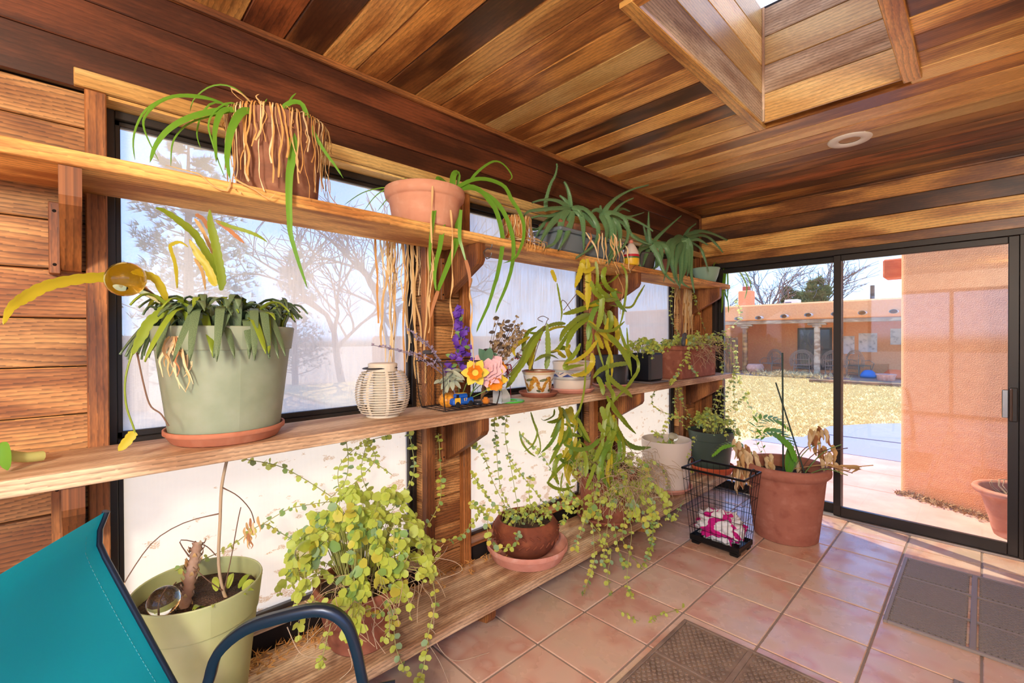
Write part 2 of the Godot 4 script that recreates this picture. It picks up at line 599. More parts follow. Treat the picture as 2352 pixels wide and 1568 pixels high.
	part(d3, "pane", blk(Vector3(RIGHT + 0.06, 0.05, 4.97), Vector3(RIGHT + 0.066, 2.15, 6.25), 0.0), glass())
	var wb := setting("wall_back")
	part(wb, "plaster", blk(Vector3(-0.13, 2.2, BACK), Vector3(RIGHT + 0.1, 2.53, BACK + 0.12), 0.0), mats.plaster_room)
	part(wb, "plaster", blk(Vector3(-0.13, 0.0, BACK), Vector3(0.3, 2.2, BACK + 0.12), 0.0), mats.plaster_room)
	part(wb, "plaster", blk(Vector3(2.6, 0.0, BACK), Vector3(RIGHT + 0.1, 2.2, BACK + 0.12), 0.0), mats.plaster_room)
	var d2 := setting("door_2")  # end opening, made wider to bring in more light
	for x in [0.3, 1.42, 2.55]:
		part(d2, "stile", blk(Vector3(x, 0.0, BACK + 0.03), Vector3(x + 0.05, 2.2, BACK + 0.08), 0.002), mats.frame)
	for y in [0.0, 2.15]:
		part(d2, "rail", blk(Vector3(0.35, y, BACK + 0.03), Vector3(2.55, y + 0.05, BACK + 0.08), 0.002), mats.frame)
	part(d2, "pane", blk(Vector3(0.35, 0.05, BACK + 0.05), Vector3(1.42, 2.15, BACK + 0.056), 0.0), glass())
	part(d2, "pane", blk(Vector3(1.47, 0.05, BACK + 0.05), Vector3(2.55, 2.15, BACK + 0.056), 0.0), glass())

func glass() -> StandardMaterial3D:
	if not mats.has("glass"):
		var m := paint(Color(1, 1, 1, 0.03), 0.02)
		m.transparency = BaseMaterial3D.TRANSPARENCY_ALPHA
		m.metallic_specular = 0.5
		mats.glass = m
	return mats.glass

# Condensation, drip marks and dried splashes on a pane: colour and cover of the film.
func film(sd: int, kind: int) -> StandardMaterial3D:
	var W := 384
	var H := 512
	var n1 := noise(sd, 0.02, 4)
	var n2 := noise(sd + 3, 1.0, 3)
	var n3 := noise(sd + 5, 0.35, 2)
	var data := PackedByteArray()
	data.resize(W * H * 4)
	var p := 0
	for y in H:
		var h := 1.0 - float(y) / H
		for x in W:
			var big := n1.get_noise_2d(x, y)
			var drip := n2.get_noise_2d(x * 0.22, y * 0.006)
			var spot := n3.get_noise_2d(x, y)
			var a := 0.0
			var c := Color(0.97, 0.93, 0.87)
			if kind == 0:  # clear at the top, beaded fog with drips below an uneven line
				var line := 0.62 + 0.16 * n1.get_noise_2d(x * 0.6, 40.0) + 0.10 * drip
				a = 0.66 + 0.22 * smoothstep(line + 0.10, line - 0.22, h) * (0.85 + 0.25 * drip)
				if h < line and drip > 0.22: a -= 0.10
				a += 0.05 * spot
			elif kind == 1:  # fogged all over
				a = 0.90 + 0.08 * drip + 0.04 * big
				c = Color(0.97, 0.93, 0.87)
			else:  # dusty pane with dried brown splashes
				a = 0.94 + 0.04 * big + 0.02 * drip
				var mud := smoothstep(0.18, 0.5, big + 0.35 * (0.45 - h) + 0.30 * (float(x) / W - 0.5))
				if mud * (0.55 + spot) > 0.42: c = c.lerp(Color(0.72, 0.56, 0.40), clampf(0.4 + 0.5 * mud, 0.0, 0.75))
				else: c = c.lerp(Color(0.86, 0.81, 0.73), 0.55)
			data[p] = int(clampf(c.r, 0, 1) * 255.0)
			data[p + 1] = int(clampf(c.g, 0, 1) * 255.0)
			data[p + 2] = int(clampf(c.b, 0, 1) * 255.0)
			data[p + 3] = int(clampf(a, 0, 1) * 255.0)
			p += 4
	var m := paint(Color.WHITE, 0.3)
	m.albedo_texture = ImageTexture.create_from_image(Image.create_from_data(W, H, false, Image.FORMAT_RGBA8, data))
	m.transparency = BaseMaterial3D.TRANSPARENCY_ALPHA
	m.backlight_enabled = true
	m.backlight = Color(0.9, 0.9, 0.9)
	m.cull_mode = BaseMaterial3D.CULL_DISABLED
	return m

func pane_mesh(y0: float, y1: float, z0: float, z1: float, x: float) -> ArrayMesh:
	var b := MB.new()
	# seen from the room: u grows towards the door, v downwards
	b.face([Vector3(x, y1, z1), Vector3(x, y1, z0), Vector3(x, y0, z0), Vector3(x, y0, z1)], Vector3(1, 0, 0), [Vector2(0, 0), Vector2(1, 0), Vector2(1, 1), Vector2(0, 1)])
	return b.mesh()

func build_windows() -> void:
	var bays := [[2.99, 4.10], [1.67, 2.72], [0.36, 1.37]]
	for k in 3:
		var z0: float = bays[k][0]
		var z1: float = bays[k][1]
		var w := setting("window_%d" % (k + 1))
		var f: Material = mats.frame
		# upper window: outer frame with a step, lower fixed light
		for q in [[z0, z0 + 0.022], [z1 - 0.022, z1]]:
			part(w, "frame_stile", blk(Vector3(-0.125, 1.03, q[0]), Vector3(-0.07, 2.098, q[1]), 0.002, 1), f)
			part(w, "frame_stile", blk(Vector3(-0.125, 0.318, q[0]), Vector3(-0.07, 1.03, q[1]), 0.002, 1), f)
		part(w, "frame_head", blk(Vector3(-0.125, 2.072, z0 + 0.022), Vector3(-0.07, 2.098, z1 - 0.022), 0.002, 2), f)
		part(w, "frame_rail", blk(Vector3(-0.125, 1.005, z0 + 0.022), Vector3(-0.07, 1.062, z1 - 0.022), 0.002, 2), f)
		part(w, "sash_rail", blk(Vector3(-0.118, 1.062, z0 + 0.022), Vector3(-0.088, 1.082, z1 - 0.022), 0.002, 2), f)
		part(w, "sash_head", blk(Vector3(-0.118, 2.056, z0 + 0.022), Vector3(-0.088, 2.072, z1 - 0.022), 0.002, 2), f)
		for q in [[z0 + 0.022, z0 + 0.036], [z1 - 0.036, z1 - 0.022]]:
			part(w, "sash_stile", blk(Vector3(-0.118, 1.062, q[0]), Vector3(-0.088, 2.072, q[1]), 0.002, 1), f)
			part(w, "stop", blk(Vector3(-0.118, 0.318, q[0]), Vector3(-0.08, 1.005, q[1]), 0.002, 1), f)
		part(w, "frame_sill", blk(Vector3(-0.125, 0.318, z0 + 0.036), Vector3(-0.08, 0.335, z1 - 0.036), 0.002, 2), mats.frame_edge)
		part(w, "pane", pane_mesh(1.082, 2.056, z0 + 0.036, z1 - 0.036, -0.104), film(70 + k, 0 if k == 0 else 1))
		part(w, "pane", pane_mesh(0.335, 1.005, z0 + 0.036, z1 - 0.036, -0.100), film(80 + k, 2))

func build_skylight() -> void:
	var w := setting("window_4")
	var x0 := 1.024
	var x1 := 1.582
	var z0 := 1.589
	var z1 := 2.815
	var H := 3.085
	# shaft lining boards, far and near sides run along x, the long sides along z
	var ys := [2.492, 2.640, 2.785, 2.932, 3.08]
	for k in 4:
		board(w, "lining_board", Vector3(x0, ys[k], z0 - 0.018), Vector3(x1, ys[k + 1] - 0.002, z0), pick("l" if k % 2 == 0 else "w"), 0, 0.003)
		board(w, "lining_board", Vector3(x0, ys[k], z1), Vector3(x1, ys[k + 1] - 0.002, z1 + 0.018), pick("l"), 0, 0.003)
		board(w, "lining_board", Vector3(x0 - 0.018, ys[k], z0), Vector3(x0, ys[k + 1] - 0.002, z1), pick("w" if k < 1 else "l"), 2, 0.003)
		board(w, "lining_board", Vector3(x1, ys[k], z0), Vector3(x1 + 0.018, ys[k + 1] - 0.002, z1), pick("l"), 2, 0.003)
	# trim round the opening
	board(w, "trim_board", Vector3(x0 - 0.046, 2.472, z0 - 0.045), Vector3(x0 + 0.004, 2.492, z1 + 0.045), mats.h1, 2, 0.003)
	board(w, "trim_board", Vector3(x1 - 0.002, 2.472, z0 - 0.012), Vector3(x1 + 0.06, 2.492, z1 + 0.045), mats.h2, 2, 0.003)
	board(w, "trim_board", Vector3(x0 + 0.004, 2.472, z1), Vector3(x1 - 0.002, 2.492, z1 + 0.045), mats.h3, 0, 0.003)
	for x in [x0, x1 - 0.012]:
		board(w, "corner_bead", Vector3(x, 2.492, z0), Vector3(x + 0.012, 3.08, z0 + 0.012), mats.w2, 1, 0.002)
	# curb above the roof and the frosted dome glazing
	part(w, "curb", blk(Vector3(x0 - 0.1, 2.53, z0 - 0.1), Vector3(x0 - 0.018, 3.1, z1 + 0.1), 0.0), mats.dark_gap)
	part(w, "curb", blk(Vector3(x1 + 0.018, 2.53, z0 - 0.1), Vector3(x1 + 0.1, 3.1, z1 + 0.1), 0.0), mats.dark_gap)
	part(w, "curb", blk(Vector3(x0 - 0.018, 2.53, z0 - 0.1), Vector3(x1 + 0.018, 3.1, z0 - 0.018), 0.0), mats.dark_gap)
	part(w, "curb", blk(Vector3(x0 - 0.018, 2.53, z1 + 0.018), Vector3(x1 + 0.018, 3.1, z1 + 0.1), 0.0), mats.dark_gap)
	var fr := paint(rgb(250, 250, 248), 0.5)
	fr.backlight_enabled = true
	fr.backlight = Color(1, 1, 1)
	var b := MB.new()
	var P := []
	for r in 9:
		var row := PackedVector3Array()
		for q in 9:
			var fx := q / 8.0
			var fz := r / 8.0
			row.append(Vector3(lerpf(x0 - 0.05, x1 + 0.05, fx), H + 0.02 + 0.10 * sin(PI * fx) * sin(PI * fz), lerpf(z0 - 0.05, z1 + 0.05, fz)))
		P.append(row)
	b.grid(P, false, true)
	part(w, "dome", b.mesh(), fr)
	# recessed ceiling lamp (unlit)
	var l := thing("recessed_light", "round white recessed ceiling light with grey lens", "ceiling light", Vector3(1.297, 2.49, 1.015))
	var rim := MB.new()
	rim.lathe([[0.05, -0.002], [0.056, -0.008], [0.075, -0.010], [0.098, -0.008], [0.104, -0.001], [0.104, 0.004]], 40)
	part(l, "trim_ring", rim.mesh(), mats.white_paint)
	var cup := MB.new()
	cup.lathe([[0.052, -0.004], [0.050, 0.012], [0.046, 0.03], [0.0, 0.031]], 32)
	part(l, "lens", cup.mesh(), paint(rgb(84, 88, 80), 0.35, 0.3))

func build_door() -> void:
	var d := setting("door_1")
	var f: Material = mats.frame
	var x0 := 0.115
	var x1 := 2.0
	part(d, "frame_head", blk(Vector3(x0, 2.0, -0.11), Vector3(x1, 2.041, 0.004), 0.002), f)
	part(d, "frame_jamb", blk(Vector3(x0, 0.012, -0.11), Vector3(x0 + 0.03, 2.0, 0.004), 0.002, 1), f)
	part(d, "frame_jamb", blk(Vector3(x1 - 0.022, 0.012, -0.11), Vector3(x1, 2.0, 0.004), 0.002, 1), f)
	part(d, "track", blk(Vector3(x0, -0.004, -0.11), Vector3(x1, 0.012, 0.012), 0.002), mats.aluminium)
	# sliding panel (near track) on the right, fixed panel (far track) on the left
	var sl := [[1.028, x1 - 0.022, -0.045, -0.008], [x0 + 0.03, 1.075, -0.10, -0.062]]
	for k in 2:
		var a: float = sl[k][0]
		var b: float = sl[k][1]
		var za: float = sl[k][2]
		var zb: float = sl[k][3]
		part(d, "panel_stile", blk(Vector3(a, 0.014, za), Vector3(a + 0.047, 1.998, zb), 0.003, 1), f)
		part(d, "panel_stile", blk(Vector3(b - 0.047, 0.014, za), Vector3(b, 1.998, zb), 0.003, 1), f)
		part(d, "panel_rail", blk(Vector3(a + 0.047, 0.014, za), Vector3(b - 0.047, 0.085, zb), 0.003), f)
		part(d, "panel_rail", blk(Vector3(a + 0.047, 1.955, za), Vector3(b - 0.047, 1.998, zb), 0.003), f)
		part(d, "pane", blk(Vector3(a + 0.047, 0.085, (za + zb) / 2 - 0.003), Vector3(b - 0.047, 1.955, (za + zb) / 2 + 0.003), 0.0), glass())
	var h := part(d, "handle", blk(Vector3(1.935, 0.85, -0.008), Vector3(1.972, 1.06, 0.012), 0.004, 1), mats.frame)
	part(h, "grip", blk(Vector3(1.938, 0.855, 0.012), Vector3(1.950, 1.055, 0.040), 0.005, 1), paint(rgb(88, 66, 54), 0.4))
	part(h, "latch_plate", blk(Vector3(1.905, 0.87, -0.006), Vector3(1.933, 1.045, 0.004), 0.003, 1), paint(rgb(150, 150, 148), 0.25, 0.8))

# added fill lamp: an unseen paper globe behind the viewer, near the house wall
func build_fill_lamp() -> void:
	var at := Vector3(2.35, 2.0, 5.3)
	var l := thing("added_fill_lamp", "added fill lamp, a white paper globe hanging unseen behind the viewer", "lamp", at)
	var prof := []
	for k in 19:
		var a := PI * k / 18.0
		prof.append([sin(a) * 0.2 + 0.0001, -cos(a) * 0.19])
	var glow := paint(rgb(255, 246, 230), 0.8)
	glow.emission_enabled = true
	glow.emission = Color(1.0, 0.96, 0.90)
	glow.emission_energy_multiplier = 2.0
	part(l, "lamp_shade", lathe_mesh(prof, 32), glow)
	var b := MB.new()
	b.tube([Vector3(0, 0.18, 0), Vector3(0, 0.49, 0)], [0.003], 6)
	part(l, "cord", b.mesh(), mats.black_wire)
	var o := OmniLight3D.new()
	o.name = "added_fill_light"
	o.position = at
	o.light_color = Color(1.0, 0.96, 0.90)
	o.light_energy = LAMP
	o.light_size = 0.2
	o.omni_range = 14.0
	o.omni_attenuation = 2.0
	o.shadow_enabled = true
	add_child(o)

const LAMP := 3.6

func bracket_mesh(depth: float, drop: float, nose: float, th: float) -> ArrayMesh:
	# side profile in x (out from the wall) and y (down from the shelf), extruded along z
	var pr := [Vector2(0, 0), Vector2(depth, 0), Vector2(depth, -nose), Vector2(depth - 0.012, -nose - 0.02), Vector2(0.055, -drop + 0.012), Vector2(0.03, -drop), Vector2(0, -drop)]
	var b := MB.new()
	for s in [-1.0, 1.0]:
		var ps := []
		var us := []
		for p in pr:
			ps.append(Vector3(p.x, p.y, s * th / 2))
			us.append(Vector2(p.y, p.x) + Vector2(0.7, 0.3))
		b.face(ps, Vector3(0, 0, s), us)
	for k in pr.size():
		var p: Vector2 = pr[k]
		var q: Vector2 = pr[(k + 1) % pr.size()]
		var nn := Vector3(-(q.y - p.y), q.x - p.x, 0)
		if nn.dot(Vector3((p.x + q.x) / 2 - depth * 0.4, (p.y + q.y) / 2 + drop * 0.35, 0)) < 0: nn = -nn
		b.face([Vector3(p.x, p.y, -th / 2), Vector3(q.x, q.y, -th / 2), Vector3(q.x, q.y, th / 2), Vector3(p.x, p.y, th / 2)], nn.normalized(), [Vector2(p.x, 0), Vector2(q.x, 0), Vector2(q.x, th), Vector2(p.x, th)])
	return b.mesh()

func shelf_board(to: Node3D, called: String, lo: Vector3, hi: Vector3, m: Material, sag: float) -> void:
	# a long plank with slightly uneven worn edges
	var b := MB.new()
	var n1 := noise(int(lo.y * 100.0) + int(lo.x * 77.0), 0.9, 2)
	var N := 60
	var P := []
	for k in N + 1:
		var z := lerpf(lo.z, hi.z, float(k) / N)
		var e := 0.004 * n1.get_noise_1d(z * 3.0)
		var s := sag * n1.get_noise_1d(z * 0.8 + 20.0)
		var row := PackedVector3Array()
		var r := 0.005
		row.append(Vector3(lo.x, hi.y + s, z))
		row.append(Vector3(hi.x + e - r, hi.y + s, z))
		row.append(Vector3(hi.x + e - 0.0015, hi.y + s - 0.0015, z))
		row.append(Vector3(hi.x + e, hi.y + s - r, z))
		row.append(Vector3(hi.x + e, lo.y + s + r, z))
		row.append(Vector3(hi.x + e - 0.0015, lo.y + s + 0.0015, z))
		row.append(Vector3(hi.x + e - r, lo.y + s, z))
		row.append(Vector3(lo.x, lo.y + s, z))
		P.append(row)
	var acc := [0.0, hi.x - lo.x, 0.01, 0.015, 0.05, 0.055, 0.06, 0.06 + hi.x - lo.x]
	# flat pieces keep their own normals
	for q in 8:
		var q1 := (q + 1) % 8
		for k in N:
			var a: Vector3 = P[k][q]
			var a2: Vector3 = P[k][q1]
			var c2: Vector3 = P[k + 1][q1]
			var c: Vector3 = P[k + 1][q]
			var nn := (c - a).cross(a2 - a)
			if nn.length() < 1e-12: continue
			nn = nn.normalized()
			var mid := (a + c2) / 2 - Vector3((lo.x + hi.x) / 2, (lo.y + hi.y) / 2, (a.z + c.z) / 2)
			if nn.dot(mid) < 0: nn = -nn
			var va: float = a.x - a.y
			var vb: float = a2.x - a2.y
			b.face([a, a2, c2, c], nn, [Vector2(a.z, va), Vector2(a2.z, vb), Vector2(c2.z, vb), Vector2(c.z, va)])
	for e in [0, N]:
		var ps := []
		for q in 8: ps.append(P[e][q])
		b.face(ps, Vector3(0, 0, -1 if e == 0 else 1), [])
	part(to, called, b.mesh(), m)

func build_shelves() -> void:
	var s1 := thing("plant_shelf", "upper honey-brown plank shelf crossing the windows near their heads", "shelf", Vector3.ZERO, 0.0, "plank shelves along the window wall")
	shelf_board(s1, "plank", Vector3(0.014, 1.802, 0.03), Vector3(0.282, 1.840, 6.2), mats.shelf_up, 0.003)
	var s2 := thing("plant_shelf", "middle weathered plank shelf holding the large sage green pot and the lantern", "shelf", Vector3.ZERO, 0.0, "plank shelves along the window wall")
	shelf_board(s2, "plank", Vector3(0.014, 1.020, 0.04), Vector3(0.302, 1.062, 6.2), mats.shelf_mid, 0.003)
	var s3 := thing("plant_shelf", "lowest wide plank shelf just above the tile floor", "shelf", Vector3.ZERO, 0.0, "plank shelves along the window wall")
	shelf_board(s3, "plank", Vector3(0.112, 0.198, 0.22), Vector3(0.362, 0.240, 6.2), mats.w1, 0.002)
	shelf_board(s3, "plank", Vector3(0.015, 0.198, 0.22), Vector3(0.106, 0.238, 6.2), mats.w3, 0.002)
	# brackets: one under each shelf at each pier
	var where := [[4.178, "at the left edge of the large window"], [2.862, "at the pier beside the lantern"], [1.52, "at the middle pier behind the hanging stems"], [0.20, "at the pier next to the sliding door"]]
	var kinds := [[1.802, 0.268, 0.228, 0.072, "upper"], [1.020, 0.29, 0.235, 0.055, "middle"], [0.198, 0.33, 0.15, 0.05, "lowest"]]
	for k in kinds:
		for w in where:
			if k[4] == "lowest" and w[0] < 1.0: continue
			var dz := 0.0
			var b := thing("shelf_bracket", "angled wooden bracket under the %s shelf %s" % [k[4], w[1]], "bracket", Vector3(-0.022, k[0], w[0] + dz), 0.0, "wooden shelf brackets")
			part(b, "gusset", bracket_mesh(k[1] + 0.022, k[2], k[3], 0.042), mats["c%d" % (rng.randi() % 4)])
			if k[4] != "lowest":
				var cl := MB.new()
				cl.box(Vector3(0.024, -0.14, 0.034), Vector3(0.04, 0.20, 0.024), 0.002, 1, uvr())
				part(b, "cleat", cl.mesh(), mats["c%d" % (rng.randi() % 4)])
				var sc := MB.new()
				for y in [-0.065, -0.21]:
					sc.lathe([[0.0, 0.0012], [0.004, 0.001], [0.0045, 0.0]], 10, Vector3(0, 0, 0))
				for q in [-0.065, -0.215]:
					part(b, "screw", sc.mesh(), mats.dark_gap, Transform3D(Basis(Vector3(0, 0, 1), -PI / 2), Vector3(0.044, q, 0.034)))
	# rear cleat rail across the piers is hidden; a bent hook screwed into one bracket
	var hk := MB.new()
	hk.tube([Vector3(0, 0.02, 0), Vector3(0.01, 0.0, 0), Vector3(0.022, -0.012, 0.0), Vector3(0.04, -0.010, 0), Vector3(0.052, 0.0, 0), Vector3(0.054, 0.012, 0)], [0.0025], 6)
	hk.tube([Vector3(0, 0.02, 0), Vector3(0.012, 0.030, 0), Vector3(0.03, 0.034, 0), Vector3(0.045, 0.028, 0), Vector3(0.056, 0.036, 0), Vector3(0.058, 0.048, 0)], [0.0025], 6)
	solo("coat_hook", hk.mesh(), paint(rgb(120, 118, 116), 0.35, 0.8), "small grey metal hook screwed into the bracket nose near the orange pot", "hook", Transform3D(Basis(), Vector3(0.268, 1.742, 2.85)))

# Leaf and stem paths in metres: [profile, half width, material, points]
func leaf_paths(which: String) -> Array:
	match which:
		"lily_one":
			return [
				["strap", 0.008, "lily", [[0.2, 2.107, 3.757], [0.209, 2.086, 3.817], [0.217, 2.061, 3.865], [0.226, 2.032, 3.91], [0.234, 1.995, 3.953], [0.243, 1.952, 3.987], [0.251, 1.903, 4.011], [0.26, 1.855, 4.023]]],
				["grass", 0.004, "lily", [[0.15, 2.115, 3.794], [0.156, 2.124, 3.848], [0.163, 2.118, 3.9], [0.169, 2.097, 3.952], [0.175, 2.062, 3.994], [0.181, 2.019, 4.027], [0.188, 1.966, 4.046], [0.194, 1.919, 4.053], [0.2, 1.872, 4.05]]],
				["grass", 0.004, "lily", [[0.15, 2.115, 3.794], [0.159, 2.121, 3.849], [0.167, 2.11, 3.905], [0.176, 2.088, 3.958], [0.185, 2.049, 3.999], [0.194, 2.002, 4.026], [0.202, 1.971, 4.031], [0.211, 1.932, 4.022], [0.22, 1.877, 4]]],
				["grass", 0.003, "lily", [[0.15, 2.135, 3.739], [0.143, 2.169, 3.762], [0.136, 2.19, 3.791], [0.129, 2.193, 3.824], [0.121, 2.179, 3.856], [0.114, 2.153, 3.882], [0.107, 2.121, 3.902], [0.1, 2.089, 3.908]]],
				["strap", 0.009, "lily", [[0.25, 2.083, 3.774], [0.26, 2.068, 3.801], [0.27, 2.031, 3.822], [0.28, 1.986, 3.838], [0.29, 1.934, 3.847], [0.3, 1.889, 3.851], [0.31, 1.84, 3.846]]],
				["strap", 0.006, "lily", [[0.22, 2.078, 3.829], [0.228, 2.063, 3.849], [0.236, 2.023, 3.864], [0.244, 1.977, 3.871], [0.252, 1.934, 3.87], [0.26, 1.896, 3.87]]],
				["grass", 0.003, "lily", [[0.15, 2.125, 3.814], [0.16, 2.111, 3.859], [0.17, 2.065, 3.888], [0.18, 2.02, 3.901], [0.19, 1.984, 3.905], [0.2, 1.947, 3.898]]],
				["grass", 0.003, "lily", [[0.2, 2.084, 3.815], [0.208, 2.043, 3.881], [0.216, 2.004, 3.93], [0.224, 1.956, 3.961], [0.232, 1.916, 3.972], [0.24, 1.863, 3.975]]],
				["grass", 0.003, "lily", [[0.2, 2.111, 3.786], [0.21, 2.104, 3.827], [0.22, 2.06, 3.866], [0.23, 2.014, 3.883], [0.24, 1.971, 3.879], [0.25, 1.905, 3.863], [0.26, 1.855, 3.848]]],
				["strap", 0.007, "lily", [[0.25, 2.1, 3.694], [0.256, 2.128, 3.679], [0.261, 2.149, 3.654], [0.267, 2.149, 3.631], [0.272, 2.125, 3.62], [0.278, 2.092, 3.611], [0.283, 2.054, 3.596], [0.289, 2.004, 3.564], [0.294, 1.964, 3.531], [0.3, 1.927, 3.506]]],
				["strap", 0.01, "lily", [[0.27, 2.096, 3.7], [0.275, 2.087, 3.688], [0.281, 2.048, 3.675], [0.286, 2.005, 3.663], [0.292, 1.957, 3.668], [0.297, 1.908, 3.678], [0.303, 1.856, 3.683], [0.308, 1.799, 3.685], [0.314, 1.743, 3.685], [0.319, 1.702, 3.684], [0.325, 1.618, 3.663], [0.33, 1.537, 3.638]]],
				["grass", 0.003, "lily", [[0.2, 2.174, 3.648], [0.2, 2.196, 3.637], [0.2, 2.212, 3.625]]],
				["grass", 0.003, "lily", [[0.2, 2.112, 3.736], [0.2, 2.138, 3.726], [0.2, 2.161, 3.715]]],
				["grass", 0.004, "straw", [[0.18, 2.122, 3.744], [0.18, 2.144, 3.761], [0.18, 2.16, 3.786], [0.18, 2.166, 3.813], [0.18, 2.15, 3.806], [0.18, 2.137, 3.781]]],
				["grass", 0.003, "straw", [[0.18, 2.129, 3.715], [0.18, 2.15, 3.728], [0.18, 2.165, 3.743], [0.18, 2.177, 3.733]]],
				["grass", 0.003, "straw", [[0.29, 1.851, 3.832], [0.295, 1.839, 3.81], [0.3, 1.825, 3.774], [0.305, 1.805, 3.742], [0.31, 1.829, 3.723]]],
				["grass", 0.003, "straw", [[0.29, 1.846, 3.841], [0.29, 1.812, 3.846], [0.29, 1.811, 3.872], [0.29, 1.825, 3.897], [0.29, 1.841, 3.914], [0.29, 1.845, 3.954], [0.29, 1.847, 3.993]]],
			]
		"lily_two":
			return [
				["strap", 0.009, "lily", [[0.2, 2.03, 2.97], [0.219, 2.044, 3.021], [0.237, 2.046, 3.072], [0.256, 1.992, 3.083], [0.274, 1.924, 3.111], [0.293, 1.839, 3.138], [0.311, 1.733, 3.163], [0.33, 1.631, 3.176]]],
				["strap", 0.01, "lily", [[0.2, 2.03, 2.97], [0.218, 2.046, 3.041], [0.235, 1.979, 3.048], [0.252, 1.915, 3.056], [0.27, 1.833, 3.074], [0.288, 1.744, 3.101], [0.305, 1.678, 3.131], [0.323, 1.615, 3.15], [0.34, 1.562, 3.155]]],
				["strap", 0.011, "lily", [[0.2, 2.009, 2.965], [0.192, 2.073, 2.964], [0.184, 2.113, 2.947], [0.176, 2.123, 2.921], [0.168, 2.1, 2.912], [0.16, 2.065, 2.918]]],
				["strap", 0.013, "lily", [[0.2, 2.039, 2.97], [0.216, 2.003, 2.974], [0.232, 1.963, 2.984], [0.249, 1.896, 2.977], [0.265, 1.813, 2.993], [0.281, 1.756, 3.021], [0.298, 1.673, 3.069], [0.314, 1.586, 3.12], [0.33, 1.559, 3.141]]],
				["strap", 0.01, "lily", [[0.2, 2.032, 2.959], [0.212, 2.061, 2.889], [0.223, 2.055, 2.835], [0.235, 2.016, 2.791], [0.247, 1.973, 2.758], [0.258, 1.9, 2.737], [0.27, 1.829, 2.736], [0.282, 1.741, 2.76], [0.293, 1.649, 2.795], [0.305, 1.619, 2.818], [0.317, 1.527, 2.864], [0.328, 1.437, 2.926], [0.34, 1.403, 2.952]]],
				["strap", 0.01, "lily", [[0.2, 2.032, 2.959], [0.215, 2.057, 2.875], [0.23, 2.038, 2.798], [0.245, 2.005, 2.744], [0.26, 1.952, 2.707], [0.275, 1.874, 2.682], [0.29, 1.8, 2.684], [0.305, 1.702, 2.712], [0.32, 1.604, 2.765], [0.335, 1.528, 2.821], [0.35, 1.486, 2.853]]],
				["strap", 0.009, "lily", [[0.2, 2.037, 2.959], [0.215, 2.086, 2.886], [0.229, 2.107, 2.821], [0.244, 2.105, 2.754], [0.258, 2.085, 2.704], [0.273, 2.03, 2.679], [0.287, 1.978, 2.641], [0.302, 1.92, 2.628], [0.316, 1.849, 2.644], [0.331, 1.785, 2.685], [0.345, 1.736, 2.732], [0.36, 1.707, 2.814]]],
				["strap", 0.005, "lily", [[0.2, 2.052, 2.931], [0.202, 2.081, 2.882], [0.205, 2.124, 2.849], [0.208, 2.174, 2.797], [0.21, 2.215, 2.737], [0.212, 2.22, 2.687], [0.215, 2.197, 2.643], [0.218, 2.167, 2.622], [0.22, 2.141, 2.648]]],
				["strap", 0.006, "lily", [[0.3, 1.916, 3], [0.31, 1.802, 3.016], [0.32, 1.748, 3.009], [0.33, 1.69, 2.996]]],
				["strap", 0.006, "rust", [[0.33, 1.702, 3], [0.33, 1.662, 2.985], [0.33, 1.621, 2.978], [0.33, 1.587, 2.981]]],
				["strap", 0.006, "rust", [[0.33, 1.564, 3.139], [0.33, 1.535, 3.151], [0.33, 1.495, 3.165], [0.33, 1.448, 3.177]]],
				["grass", 0.003, "lily", [[0.1, 2.054, 3.125], [0.08, 2.022, 3.191], [0.06, 2.01, 3.245], [0.04, 1.978, 3.315], [0.02, 1.922, 3.379]]],
				["grass", 0.003, "lily", [[0.1, 2.054, 3.125], [0.083, 2.021, 3.192], [0.065, 2.004, 3.229], [0.048, 1.967, 3.266], [0.03, 1.914, 3.298]]],
				["grass", 0.003, "lily", [[0.1, 2.054, 3.125], [0.083, 2.023, 3.183], [0.067, 1.974, 3.212], [0.05, 1.915, 3.25]]],
				["grass", 0.002, "lily", [[0.1, 2.05, 3.085], [0.1, 2.062, 3.125], [0.1, 2.06, 3.154], [0.1, 2.022, 3.188]]],
				["twist", 0.004, "straw", [[0.31, 1.902, 3.062], [0.31, 1.838, 3.055], [0.31, 1.768, 3.053], [0.31, 1.686, 3.056], [0.31, 1.604, 3.053], [0.31, 1.542, 3.065], [0.31, 1.493, 3.063], [0.31, 1.44, 3.049], [0.31, 1.378, 3.06]]],
				["twist", 0.004, "straw", [[0.31, 1.98, 3.149], [0.31, 1.908, 3.152], [0.31, 1.832, 3.157], [0.31, 1.734, 3.153], [0.31, 1.656, 3.148], [0.31, 1.576, 3.158], [0.31, 1.516, 3.17], [0.31, 1.437, 3.164], [0.31, 1.398, 3.171]]],
				["twist", 0.005, "straw", [[0.31, 1.633, 2.953], [0.31, 1.569, 2.965], [0.31, 1.506, 2.951], [0.31, 1.42, 2.96], [0.31, 1.356, 2.95], [0.31, 1.249, 2.942]]],
			]
